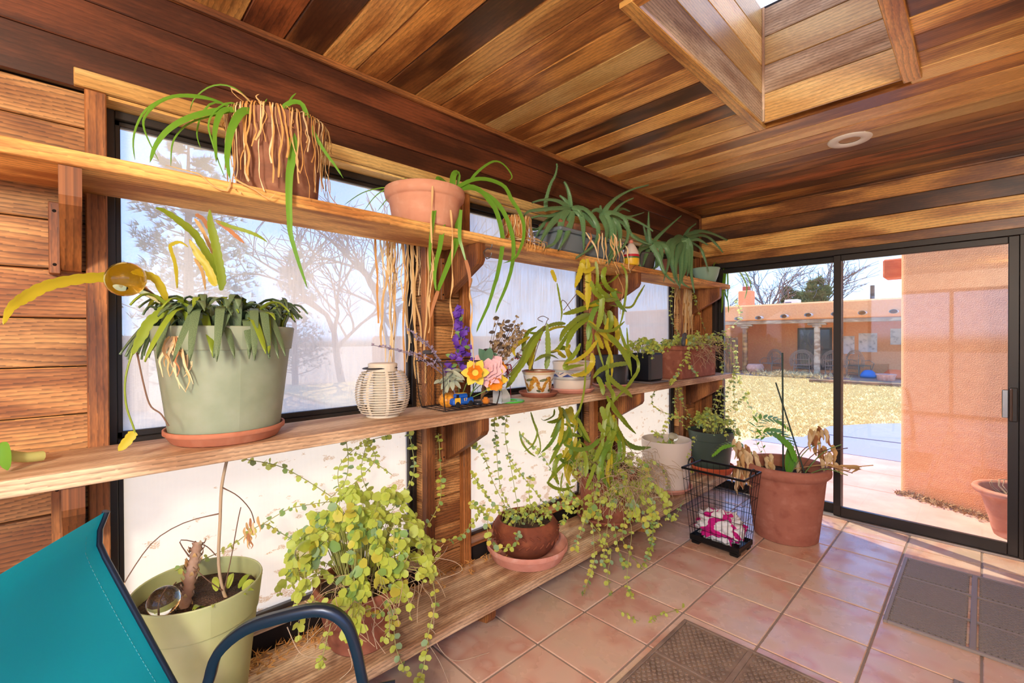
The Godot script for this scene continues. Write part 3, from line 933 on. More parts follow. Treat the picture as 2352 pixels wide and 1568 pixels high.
		"aloe_one":
			return [
				["aloe", 0.009, "aloe", [[0.12, 2.088, 2.26], [0.117, 2.121, 2.265], [0.113, 2.169, 2.252], [0.11, 2.254, 2.214], [0.107, 2.315, 2.169], [0.103, 2.372, 2.148], [0.1, 2.391, 2.149]]],
				["aloe", 0.012, "aloe", [[0.15, 2.135, 2.084], [0.145, 2.168, 2.079], [0.14, 2.215, 2.08], [0.135, 2.263, 2.099], [0.13, 2.287, 2.117]]],
				["aloe", 0.01, "aloe", [[0.14, 2.145, 2.084], [0.12, 2.185, 2.096], [0.1, 2.211, 2.123]]],
				["aloe", 0.011, "aloe", [[0.15, 2.135, 2.102], [0.157, 2.146, 2.189], [0.165, 2.139, 2.277], [0.173, 2.118, 2.362], [0.18, 2.088, 2.44]]],
				["aloe", 0.013, "aloe", [[0.16, 2.124, 2.109], [0.18, 2.09, 2.261], [0.2, 2.05, 2.408], [0.22, 2.021, 2.505], [0.24, 1.985, 2.564]]],
				["aloe", 0.012, "aloe", [[0.15, 2.112, 2.102], [0.163, 2.08, 2.195], [0.175, 2.043, 2.3], [0.187, 2.024, 2.394], [0.2, 1.991, 2.484]]],
				["aloe", 0.016, "aloe", [[0.18, 2.094, 2.146], [0.2, 2.05, 2.24], [0.22, 1.994, 2.325], [0.24, 1.941, 2.39], [0.26, 1.887, 2.449], [0.28, 1.841, 2.491]]],
				["aloe", 0.016, "aloe", [[0.2, 2.083, 2.182], [0.22, 2.03, 2.247], [0.24, 1.973, 2.282], [0.26, 1.917, 2.32], [0.28, 1.863, 2.384], [0.3, 1.833, 2.468]]],
				["aloe", 0.019, "aloe", [[0.2, 2.089, 2.146], [0.225, 2.033, 2.181], [0.25, 1.969, 2.227], [0.275, 1.906, 2.286], [0.3, 1.831, 2.37]]],
				["aloe", 0.014, "aloe", [[0.2, 2.109, 2.122], [0.222, 2.084, 2.089], [0.244, 2.034, 2.09], [0.266, 1.97, 2.114], [0.288, 1.907, 2.14], [0.31, 1.848, 2.17]]],
				["aloe", 0.016, "aloe", [[0.18, 2.129, 2.078], [0.2, 2.13, 2.035], [0.22, 2.106, 1.998], [0.24, 2.065, 1.967], [0.26, 2.007, 1.962], [0.28, 1.935, 2.01], [0.3, 1.869, 2.107], [0.32, 1.801, 2.252]]],
				["aloe", 0.011, "aloe", [[0.2, 2.114, 2.134], [0.22, 2.106, 2.099], [0.24, 2.068, 2.094]]],
				["aloe", 0.012, "aloe", [[0.1, 2.117, 2.066], [0.096, 2.075, 2.128], [0.092, 2.045, 2.195], [0.088, 2.025, 2.247], [0.084, 1.987, 2.299], [0.08, 1.982, 2.354]]],
				["aloe", 0.014, "aloe", [[0.16, 2.114, 2.059], [0.184, 2.101, 1.976], [0.208, 2.049, 1.929], [0.232, 1.986, 1.929], [0.256, 1.913, 1.996], [0.28, 1.848, 2.117]]],
				["aloe", 0.014, "aloe", [[0.12, 2.103, 2.121], [0.12, 2.054, 2.221], [0.12, 2.003, 2.294], [0.12, 1.928, 2.349]]],
			]
		"aloe_two":
			return [
				["aloe", 0.013, "aloe", [[0.15, 2.148, 1.756], [0.16, 2.182, 1.748], [0.17, 2.229, 1.711], [0.18, 2.297, 1.619], [0.19, 2.371, 1.474], [0.2, 2.442, 1.282]]],
				["aloe", 0.011, "aloe", [[0.15, 2.145, 1.682], [0.157, 2.183, 1.655], [0.165, 2.228, 1.612], [0.173, 2.275, 1.544], [0.18, 2.321, 1.445]]],
				["aloe", 0.014, "aloe", [[0.2, 2.129, 1.807], [0.216, 2.147, 1.795], [0.232, 2.149, 1.754], [0.249, 2.137, 1.689], [0.265, 2.093, 1.662], [0.281, 2.025, 1.673], [0.298, 1.942, 1.744], [0.314, 1.872, 1.864], [0.33, 1.801, 1.99]]],
				["aloe", 0.013, "aloe", [[0.18, 2.134, 1.734], [0.204, 2.152, 1.68], [0.228, 2.151, 1.61], [0.252, 2.137, 1.52], [0.276, 2.109, 1.427], [0.3, 2.083, 1.401]]],
				["aloe", 0.015, "aloe", [[0.2, 2.119, 1.842], [0.228, 2.079, 1.854], [0.255, 2.027, 1.87], [0.282, 1.96, 1.917], [0.31, 1.886, 1.971]]],
				["aloe", 0.018, "aloe", [[0.22, 2.117, 1.829], [0.242, 2.061, 1.826], [0.264, 1.995, 1.834], [0.286, 1.916, 1.86], [0.308, 1.839, 1.911], [0.33, 1.802, 1.964]]],
				["aloe", 0.014, "aloe", [[0.2, 2.117, 1.734], [0.226, 2.091, 1.714], [0.252, 2.035, 1.721], [0.278, 1.958, 1.769], [0.304, 1.884, 1.842], [0.33, 1.817, 1.917]]],
				["aloe", 0.01, "aloe", [[0.15, 2.174, 1.777], [0.15, 2.176, 1.82], [0.15, 2.156, 1.869], [0.15, 2.108, 1.91]]],
				["aloe", 0.012, "aloe", [[0.12, 2.157, 1.645], [0.113, 2.219, 1.556], [0.107, 2.261, 1.465], [0.1, 2.263, 1.361]]],
				["aloe", 0.009, "aloe", [[0.15, 2.141, 1.774], [0.145, 2.176, 1.77], [0.14, 2.215, 1.772]]],
				["aloe", 0.013, "aloe", [[0.22, 2.102, 1.779], [0.245, 2.048, 1.777], [0.27, 1.977, 1.811], [0.295, 1.905, 1.87], [0.32, 1.832, 1.962]]],
				["aloe", 0.012, "aloe", [[0.2, 2.126, 1.734], [0.22, 2.114, 1.659], [0.24, 2.079, 1.621], [0.26, 2.029, 1.591], [0.28, 2.002, 1.519], [0.3, 1.989, 1.436]]],
				["aloe", 0.009, "aloe", [[0.15, 2.15, 1.651], [0.15, 2.18, 1.533], [0.15, 2.212, 1.409], [0.15, 2.267, 1.254]]],
			]
		"aloe_three":
			return [
				["aloe", 0.012, "aloe", [[0.15, 2.052, 1.161], [0.147, 2.11, 1.179], [0.143, 2.195, 1.181], [0.14, 2.293, 1.172]]],
				["aloe", 0.012, "aloe", [[0.16, 2.057, 1.161], [0.173, 2.128, 1.076], [0.187, 2.231, 0.923], [0.2, 2.319, 0.787]]],
				["aloe", 0.011, "aloe", [[0.16, 2.046, 1.197], [0.18, 2.017, 1.335], [0.2, 1.944, 1.434]]],
				["aloe", 0.015, "aloe", [[0.2, 2.035, 1.228], [0.225, 2.021, 1.174], [0.25, 1.957, 1.191], [0.275, 1.879, 1.279], [0.3, 1.837, 1.382]]],
				["aloe", 0.015, "aloe", [[0.2, 2.045, 1.199], [0.232, 2.034, 1.115], [0.265, 1.965, 1.11], [0.298, 1.875, 1.193], [0.33, 1.757, 1.315]]],
				["aloe", 0.014, "aloe", [[0.2, 2.019, 1.257], [0.235, 1.941, 1.375], [0.27, 1.847, 1.48]]],
				["aloe", 0.013, "aloe", [[0.2, 2.018, 1.222], [0.227, 1.95, 1.224], [0.253, 1.871, 1.274], [0.28, 1.828, 1.39]]],
				["aloe", 0.013, "aloe", [[0.15, 2.075, 1.082], [0.167, 2.084, 0.963], [0.183, 2.021, 0.943], [0.2, 1.931, 1.002]]],
				["aloe", 0.01, "aloe", [[0.12, 2.068, 1.125], [0.11, 2.12, 1.155], [0.1, 2.214, 1.184]]],
				["aloe", 0.012, "aloe", [[0.13, 2.056, 1.155], [0.12, 2.069, 1.242], [0.11, 2.095, 1.315], [0.1, 2.111, 1.375]]],
				["aloe", 0.014, "aloe", [[0.2, 2.018, 1.268], [0.227, 1.956, 1.447], [0.253, 1.883, 1.514], [0.28, 1.831, 1.518]]],
				["aloe", 0.014, "aloe", [[0.25, 2.007, 1.335], [0.28, 1.923, 1.289], [0.31, 1.82, 1.264], [0.34, 1.751, 1.168]]],
			]
		"aloe_four":
			return [
				["aloe", 0.012, "aloe", [[0.16, 2.183, 0.646], [0.16, 2.264, 0.557], [0.16, 2.327, 0.433]]],
				["aloe", 0.018, "aloe", [[0.18, 2.173, 0.667], [0.198, 2.246, 0.486], [0.215, 2.262, 0.299], [0.232, 2.252, 0.116], [0.25, 2.23, -0.082]]],
				["aloe", 0.017, "aloe", [[0.2, 2.159, 0.695], [0.22, 2.208, 0.506], [0.24, 2.203, 0.36], [0.26, 2.151, 0.239], [0.28, 2.102, 0.184]]],
				["aloe", 0.014, "aloe", [[0.2, 2.144, 0.688], [0.23, 2.165, 0.56], [0.26, 2.133, 0.44]]],
				["aloe", 0.013, "aloe", [[0.2, 2.146, 0.673], [0.227, 2.103, 0.521], [0.253, 2.023, 0.489], [0.28, 1.907, 0.472]]],
				["aloe", 0.022, "aloe", [[0.2, 2.146, 0.759], [0.226, 2.081, 0.963], [0.252, 1.979, 1.06], [0.278, 1.889, 1.08], [0.304, 1.791, 1.082], [0.33, 1.741, 1.085]]],
				["aloe", 0.023, "aloe", [[0.22, 2.133, 0.787], [0.257, 2.035, 0.946], [0.293, 1.912, 1.067], [0.33, 1.789, 1.135]]],
				["aloe", 0.021, "aloe", [[0.24, 2.124, 0.823], [0.273, 1.997, 0.941], [0.307, 1.863, 1.01], [0.34, 1.721, 1.106]]],
				["aloe", 0.018, "aloe", [[0.25, 2.121, 0.83], [0.272, 2.007, 0.864], [0.295, 1.872, 0.933], [0.318, 1.782, 1.033], [0.34, 1.738, 0.949]]],
				["aloe", 0.019, "aloe", [[0.25, 2.123, 0.816], [0.275, 2.06, 0.793], [0.3, 1.943, 0.841], [0.325, 1.831, 0.882], [0.35, 1.705, 0.889]]],
				["aloe", 0.016, "aloe", [[0.18, 2.147, 0.732], [0.198, 2.098, 0.958], [0.215, 2.027, 1.056], [0.232, 1.958, 1.053], [0.25, 1.896, 1.05]]],
				["aloe", 0.014, "aloe", [[0.15, 2.177, 0.654], [0.15, 2.177, 0.74], [0.15, 2.125, 0.823], [0.15, 2.059, 0.837]]],
				["aloe", 0.018, "aloe", [[0.26, 2.11, 0.851], [0.283, 2.006, 0.853], [0.307, 1.906, 0.89], [0.33, 1.822, 0.967]]],
			]
		"spider_small":
			return [
				["strap", 0.008, "lily", [[0.18, 2.026, -0.018], [0.195, 2.088, -0.112], [0.21, 2.112, -0.271], [0.225, 2.09, -0.439], [0.24, 2.057, -0.439]]],
				["strap", 0.008, "lily", [[0.18, 2.026, -0.018], [0.192, 2.065, -0.179], [0.204, 2.05, -0.413], [0.216, 1.999, -0.554], [0.228, 1.915, -0.632], [0.24, 1.854, -0.607]]],
				["strap", 0.008, "lily", [[0.18, 2.026, -0.018], [0.192, 2.043, -0.12], [0.204, 2.025, -0.329], [0.216, 1.958, -0.465], [0.228, 1.859, -0.541], [0.24, 1.739, -0.439]]],
				["strap", 0.008, "lily", [[0.18, 2.028, -0.036], [0.192, 2.026, -0.101], [0.204, 1.907, -0.059], [0.216, 1.791, -0.019], [0.228, 1.703, -0.063], [0.24, 1.597, -0.05]]],
				["strap", 0.008, "lily", [[0.18, 2.028, -0.036], [0.2, 2.025, -0.099], [0.22, 1.87, -0.084], [0.24, 1.715, -0.022]]],
				["strap", 0.008, "lily", [[0.18, 2.026, -0.018], [0.21, 2.024, 0.167], [0.24, 1.98, 0.276]]],
				["strap", 0.008, "lily", [[0.18, 2.026, -0.018], [0.195, 1.977, -0.073], [0.21, 1.827, 0.003], [0.225, 1.675, 0.052], [0.24, 1.591, 0.109]]],
			]
		"epi_sage":
			return [
				["epi", 0.0125, "epi", [[0.12, 1.534, 3.833], [0.131, 1.577, 3.839], [0.143, 1.618, 3.86], [0.154, 1.651, 3.883], [0.166, 1.694, 3.91], [0.177, 1.722, 3.946], [0.189, 1.745, 3.985], [0.2, 1.748, 4.007]]],
				["epi", 0.0125, "epi", [[0.14, 1.532, 3.837], [0.144, 1.573, 3.836], [0.148, 1.626, 3.845], [0.152, 1.686, 3.856], [0.156, 1.737, 3.867], [0.16, 1.779, 3.869]]],
				["epi", 0.014, "epi_yellow", [[0.1, 1.548, 3.844], [0.09, 1.58, 3.851], [0.08, 1.619, 3.865], [0.07, 1.65, 3.885], [0.06, 1.697, 3.907]]],
				["epi", 0.005, "epi_yellow", [[0.1, 1.534, 3.945], [0.1, 1.604, 3.949], [0.1, 1.655, 3.961], [0.1, 1.668, 3.956], [0.1, 1.677, 3.936], [0.1, 1.664, 3.915]]],
				["epi", 0.006, "epi", [[0.15, 1.75, 3.852], [0.162, 1.735, 3.817], [0.175, 1.724, 3.772], [0.188, 1.711, 3.741], [0.2, 1.693, 3.718]]],
				["epi", 0.006, "rust", [[0.15, 1.75, 3.852], [0.16, 1.725, 3.819], [0.17, 1.702, 3.797], [0.18, 1.684, 3.779]]],
				["epi", 0.005, "straw", [[0.1, 1.757, 3.899], [0.1, 1.729, 3.881], [0.1, 1.678, 3.86], [0.1, 1.644, 3.849]]],
				["epi", 0.006, "rust", [[0.12, 1.766, 3.9], [0.12, 1.754, 3.879], [0.12, 1.722, 3.866]]],
				["epi", 0.005, "straw", [[0.08, 1.634, 3.897], [0.09, 1.591, 3.878], [0.1, 1.533, 3.872]]],
				["epi", 0.011, "epi_yellow", [[0.2, 1.488, 3.983], [0.213, 1.542, 4.007], [0.227, 1.554, 4.036], [0.24, 1.551, 4.066]]],
				["epi", 0.0135, "epi_yellow", [[0.17, 1.546, 4.059], [0.19, 1.545, 4.108], [0.22, 1.532, 4.165], [0.25, 1.509, 4.219], [0.27, 1.479, 4.254], [0.29, 1.451, 4.277], [0.3, 1.411, 4.288]]],
				["epi", 0.012, "epi", [[0.26, 1.468, 3.99], [0.27, 1.448, 4.005], [0.28, 1.42, 4.031], [0.29, 1.374, 4.051], [0.3, 1.333, 4.069]]],
				["stem", 0.0035, "epi", [[0.3, 1.34, 4.067], [0.3, 1.276, 4.08], [0.3, 1.209, 4.079], [0.3, 1.145, 4.064], [0.3, 1.128, 4.063]]],
				["epi", 0.011, "epi_yellow", [[0.3, 1.139, 4.064], [0.3, 1.119, 4.076], [0.3, 1.093, 4.095]]],
				["stem", 0.003, "twig", [[0.28, 1.342, 4.055], [0.285, 1.261, 4.043], [0.29, 1.202, 4.03], [0.295, 1.177, 4.008], [0.3, 1.143, 3.992]]],
			]
		"epi_painted":
			return [
				["epi", 0.015, "epi", [[0.16, 1.207, 2.312], [0.167, 1.28, 2.304], [0.173, 1.358, 2.311], [0.18, 1.46, 2.326]]],
				["epi", 0.015, "epi_yellow", [[0.14, 1.207, 2.422], [0.133, 1.332, 2.377], [0.127, 1.404, 2.325], [0.12, 1.447, 2.278]]],
				["epi", 0.015, "epi", [[0.14, 1.441, 2.3], [0.16, 1.383, 2.413], [0.18, 1.325, 2.491], [0.2, 1.264, 2.546], [0.22, 1.212, 2.626], [0.24, 1.197, 2.676]]],
				["epi", 0.015, "epi", [[0.16, 1.414, 2.338], [0.178, 1.344, 2.432], [0.196, 1.272, 2.508], [0.214, 1.21, 2.594], [0.232, 1.159, 2.656], [0.25, 1.141, 2.699]]],
				["stem", 0.003, "twig", [[0.14, 1.206, 2.407], [0.143, 1.322, 2.366], [0.147, 1.467, 2.292], [0.15, 1.483, 2.28], [0.153, 1.497, 2.33], [0.157, 1.48, 2.376], [0.16, 1.466, 2.338]]],
				["epi", 0.013, "epi", [[0.12, 1.204, 2.379], [0.113, 1.318, 2.438], [0.107, 1.404, 2.408], [0.1, 1.442, 2.319]]],
				["epi", 0.01, "epi_yellow", [[0.12, 1.384, 2.4], [0.147, 1.354, 2.499], [0.173, 1.321, 2.573], [0.2, 1.284, 2.586]]],
			]
		"epi_white":
			return [
				["epi", 0.014, "epi_yellow", [[0.15, 1.256, 2.09], [0.155, 1.312, 2.122], [0.16, 1.339, 2.102]]],
				["epi", 0.014, "epi", [[0.16, 1.261, 2.212], [0.187, 1.28, 2.307], [0.213, 1.279, 2.397], [0.24, 1.258, 2.491]]],
				["epi", 0.013, "epi_yellow", [[0.14, 1.263, 2.121], [0.15, 1.298, 2.2], [0.16, 1.3, 2.276]]],
				["epi", 0.015, "epi", [[0.14, 1.26, 2.051], [0.12, 1.317, 2.096], [0.1, 1.312, 2.141]]],
				["epi", 0.015, "epi", [[0.28, 1.625, 1.876], [0.285, 1.59, 1.989], [0.29, 1.545, 2.13], [0.295, 1.514, 2.261], [0.3, 1.501, 2.338]]],
				["epi", 0.016, "epi", [[0.26, 1.513, 2.046], [0.27, 1.487, 2.164], [0.28, 1.433, 2.275], [0.29, 1.393, 2.334], [0.3, 1.358, 2.362]]],
				["epi", 0.016, "epi", [[0.26, 1.525, 2], [0.27, 1.478, 2.104], [0.28, 1.424, 2.21], [0.29, 1.368, 2.272], [0.3, 1.323, 2.308]]],
				["epi", 0.012, "epi", [[0.3, 1.347, 2.187], [0.306, 1.292, 2.244], [0.312, 1.244, 2.323], [0.318, 1.221, 2.338], [0.324, 1.228, 2.267], [0.33, 1.23, 2.193]]],
				["epi", 0.012, "epi", [[0.12, 1.461, 2.096], [0.125, 1.459, 2.187], [0.13, 1.442, 2.266], [0.135, 1.404, 2.349], [0.14, 1.409, 2.443]]],
				["epi", 0.012, "epi_yellow", [[0.12, 1.418, 2.007], [0.127, 1.439, 2.104], [0.133, 1.432, 2.213], [0.14, 1.404, 2.3]]],
				["epi", 0.012, "epi", [[0.12, 1.469, 1.989], [0.127, 1.383, 2.096], [0.133, 1.313, 2.181], [0.14, 1.293, 2.254]]],
				["epi", 0.013, "epi", [[-0.02, 0.845, 2.018], [-0.007, 0.787, 1.97], [0.007, 0.757, 1.873], [0.02, 0.738, 1.812]]],
				["epi", 0.011, "epi", [[-0.02, 0.83, 1.945], [-0.007, 0.807, 1.856], [0.007, 0.767, 1.814], [0.02, 0.738, 1.812]]],
				["epi", 0.009, "epi", [[-0.02, 0.933, 1.953], [0, 0.874, 1.941], [0.02, 0.839, 1.928]]],
				["epi", 0.018, "epi_yellow", [[-0.02, 0.936, 1.878], [-0, 0.867, 1.884], [0.02, 0.819, 1.871]]],
				["epi", 0.016, "epi_yellow", [[-0.02, 0.928, 1.916], [0, 0.883, 1.922], [0.02, 0.834, 1.89]]],
				["epi", 0.006, "epi", [[-0.02, 0.961, 1.759], [-0.007, 0.904, 1.797], [0.007, 0.841, 1.863], [0.02, 0.75, 1.89]]],
				["epi", 0.016, "epi", [[-0.02, 0.699, 1.8], [0, 0.633, 1.865], [0.02, 0.607, 1.994]]],
				["epi", 0.013, "epi", [[-0.02, 0.751, 1.898], [-0, 0.721, 1.955], [0.02, 0.696, 1.966]]],
				["epi", 0.008, "epi", [[-0.02, 0.714, 1.78], [0, 0.661, 1.816], [0.02, 0.636, 1.862]]],
				["epi", 0.015, "epi", [[-0.02, 0.579, 1.918], [0, 0.528, 1.885], [0.02, 0.501, 1.853]]],
				["epi", 0.011, "epi_yellow", [[-0.02, 0.57, 1.936], [0, 0.504, 1.942], [0.02, 0.446, 1.93]]],
				["epi", 0.01, "epi", [[-0.02, 0.5, 2.108], [-0.007, 0.456, 2.053], [0.007, 0.428, 1.969], [0.02, 0.435, 1.882]]],
				["epi", 0.01, "epi", [[-0.02, 0.452, 1.918], [-0, 0.399, 1.905], [0.02, 0.357, 1.863]]],
				["epi", 0.005, "epi", [[-0.02, 0.526, 1.955], [0, 0.456, 1.998], [0.02, 0.413, 1.995]]],
				["epi", 0.014, "epi_yellow", [[-0.02, 0.673, 1.83], [0, 0.64, 1.904], [0.02, 0.608, 1.966]]],
				["epi", 0.014, "epi_yellow", [[-0.02, 0.788, 1.859], [-0.007, 0.722, 1.895], [0.007, 0.673, 1.95], [0.02, 0.636, 1.994]]],
				["epi", 0.013, "epi_yellow", [[-0.02, 0.614, 1.78], [0, 0.603, 1.766], [0.02, 0.584, 1.842]]],
				["epi", 0.011, "epi_yellow", [[-0.02, 0.948, 1.99], [0, 0.91, 1.996], [0.02, 0.878, 2.047]]],
				["epi", 0.01, "epi", [[-0.02, 0.897, 1.954], [0, 0.877, 2.014], [0.02, 0.861, 2.073]]],
				["epi", 0.006, "epi", [[-0.02, 0.943, 2.247], [-0.01, 0.887, 2.234], [0, 0.818, 2.212], [0.01, 0.756, 2.263], [0.02, 0.733, 2.344]]],
				["epi", 0.004, "epi", [[-0.02, 0.873, 2.223], [-0.007, 0.78, 2.189], [0.007, 0.716, 2.195], [0.02, 0.692, 2.234]]],
				["epi", 0.006, "epi", [[-0.02, 0.845, 2.341], [-0.007, 0.781, 2.332], [0.007, 0.722, 2.292], [0.02, 0.689, 2.25]]],
				["epi", 0.006, "epi", [[-0.02, 0.936, 2.035], [-0.007, 0.899, 2.06], [0.007, 0.884, 2.153], [0.02, 0.903, 2.201]]],
				["epi", 0.013, "epi_yellow", [[-0.02, 0.856, 1.916], [-0.007, 0.796, 1.905], [0.007, 0.739, 1.912], [0.02, 0.714, 1.966]]],
				["epi", 0.012, "epi_yellow", [[-0.02, 0.877, 1.839], [0, 0.819, 1.845], [0.02, 0.778, 1.881]]],
				["epi", 0.012861614198555422, "epi", [[-0, 0.801, 1.922], [-0, 0.732, 1.991], [-0, 0.665, 2.056], [-0, 0.608, 2.109]]],
				["epi", 0.012881779560412376, "epi_green", [[-0.012, 0.813, 1.784], [-0.012, 0.759, 1.766], [-0.012, 0.706, 1.722], [-0.012, 0.664, 1.66]]],
				["epi", 0.015932951224702386, "epi_yellow", [[-0.005, 0.578, 1.8], [-0.005, 0.52, 1.813], [-0.005, 0.457, 1.804], [-0.005, 0.399, 1.773]]],
				["epi", 0.0100970365894019, "epi", [[-0.011, 0.691, 1.779], [-0.011, 0.604, 1.686], [-0.011, 0.503, 1.667], [-0.011, 0.428, 1.739]]],
				["epi", 0.01216623629697091, "epi_green", [[0.004, 0.791, 1.902], [0.004, 0.751, 1.96], [0.004, 0.716, 2.023], [0.004, 0.692, 2.081]]],
				["epi", 0.014124523842882765, "epi", [[-0.02, 0.938, 1.959], [-0.02, 0.87, 1.981], [-0.02, 0.808, 2.021], [-0.02, 0.764, 2.072]]],
				["epi", 0.012891274371386745, "epi_yellow", [[-0.006, 0.74, 1.834], [-0.006, 0.674, 1.868], [-0.006, 0.635, 1.959], [-0.006, 0.64, 2.075]]],
				["epi", 0.011821900792551576, "epi", [[0.001, 0.619, 1.865], [0.001, 0.587, 1.975], [0.001, 0.544, 2.068], [0.001, 0.498, 2.131]]],
				["epi", 0.012870475666011846, "epi_green", [[0.007, 0.817, 1.927], [0.007, 0.732, 1.909], [0.007, 0.649, 1.907], [0.007, 0.581, 1.921]]],
				["epi", 0.01439580562248912, "epi_yellow", [[0.005, 0.688, 1.803], [0.005, 0.627, 1.831], [0.005, 0.567, 1.862], [0.005, 0.518, 1.892]]],
				["epi", 0.01599000686728619, "epi_green", [[-0.005, 0.636, 1.832], [-0.005, 0.594, 1.859], [-0.005, 0.596, 1.955], [-0.005, 0.656, 2.051]]],
				["epi", 0.015369079133926, "epi_yellow", [[0.001, 0.893, 1.986], [0.001, 0.819, 1.985], [0.001, 0.748, 2.004], [0.001, 0.694, 2.04]]],
				["epi", 0.011278832824985513, "epi_green", [[-0.017, 0.854, 1.896], [-0.017, 0.797, 1.9], [-0.017, 0.744, 1.917], [-0.017, 0.701, 1.943]]],
				["epi", 0.015270742712485186, "epi", [[-0.02, 0.903, 1.905], [-0.02, 0.875, 1.964], [-0.02, 0.863, 2.036], [-0.02, 0.866, 2.105]]],
				["epi", 0.015488769042003955, "epi", [[0.001, 0.657, 1.993], [0.001, 0.608, 2.048], [0.001, 0.54, 2.057], [0.001, 0.467, 2.017]]],
				["epi", 0.013725266958203492, "epi_yellow", [[-0.018, 0.67, 1.958], [-0.018, 0.598, 1.911], [-0.018, 0.522, 1.892], [-0.018, 0.461, 1.906]]],
				["epi", 0.015181015791202224, "epi_yellow", [[0.002, 0.589, 1.964], [0.002, 0.533, 1.896], [0.002, 0.472, 1.834], [0.002, 0.416, 1.788]]],
				["epi", 0.010547069647761503, "epi", [[-0.005, 0.639, 1.968], [-0.005, 0.562, 1.906], [-0.005, 0.489, 1.812], [-0.005, 0.436, 1.699]]],
				["epi", 0.013184215323453888, "epi_green", [[0.002, 0.77, 1.916], [0.002, 0.7, 1.902], [0.002, 0.629, 1.893], [0.002, 0.569, 1.889]]],
				["epi", 0.010696466643383076, "epi_green", [[-0.005, 0.881, 1.993], [-0.005, 0.8, 2.027], [-0.005, 0.733, 2.092], [-0.005, 0.693, 2.175]]],
			]
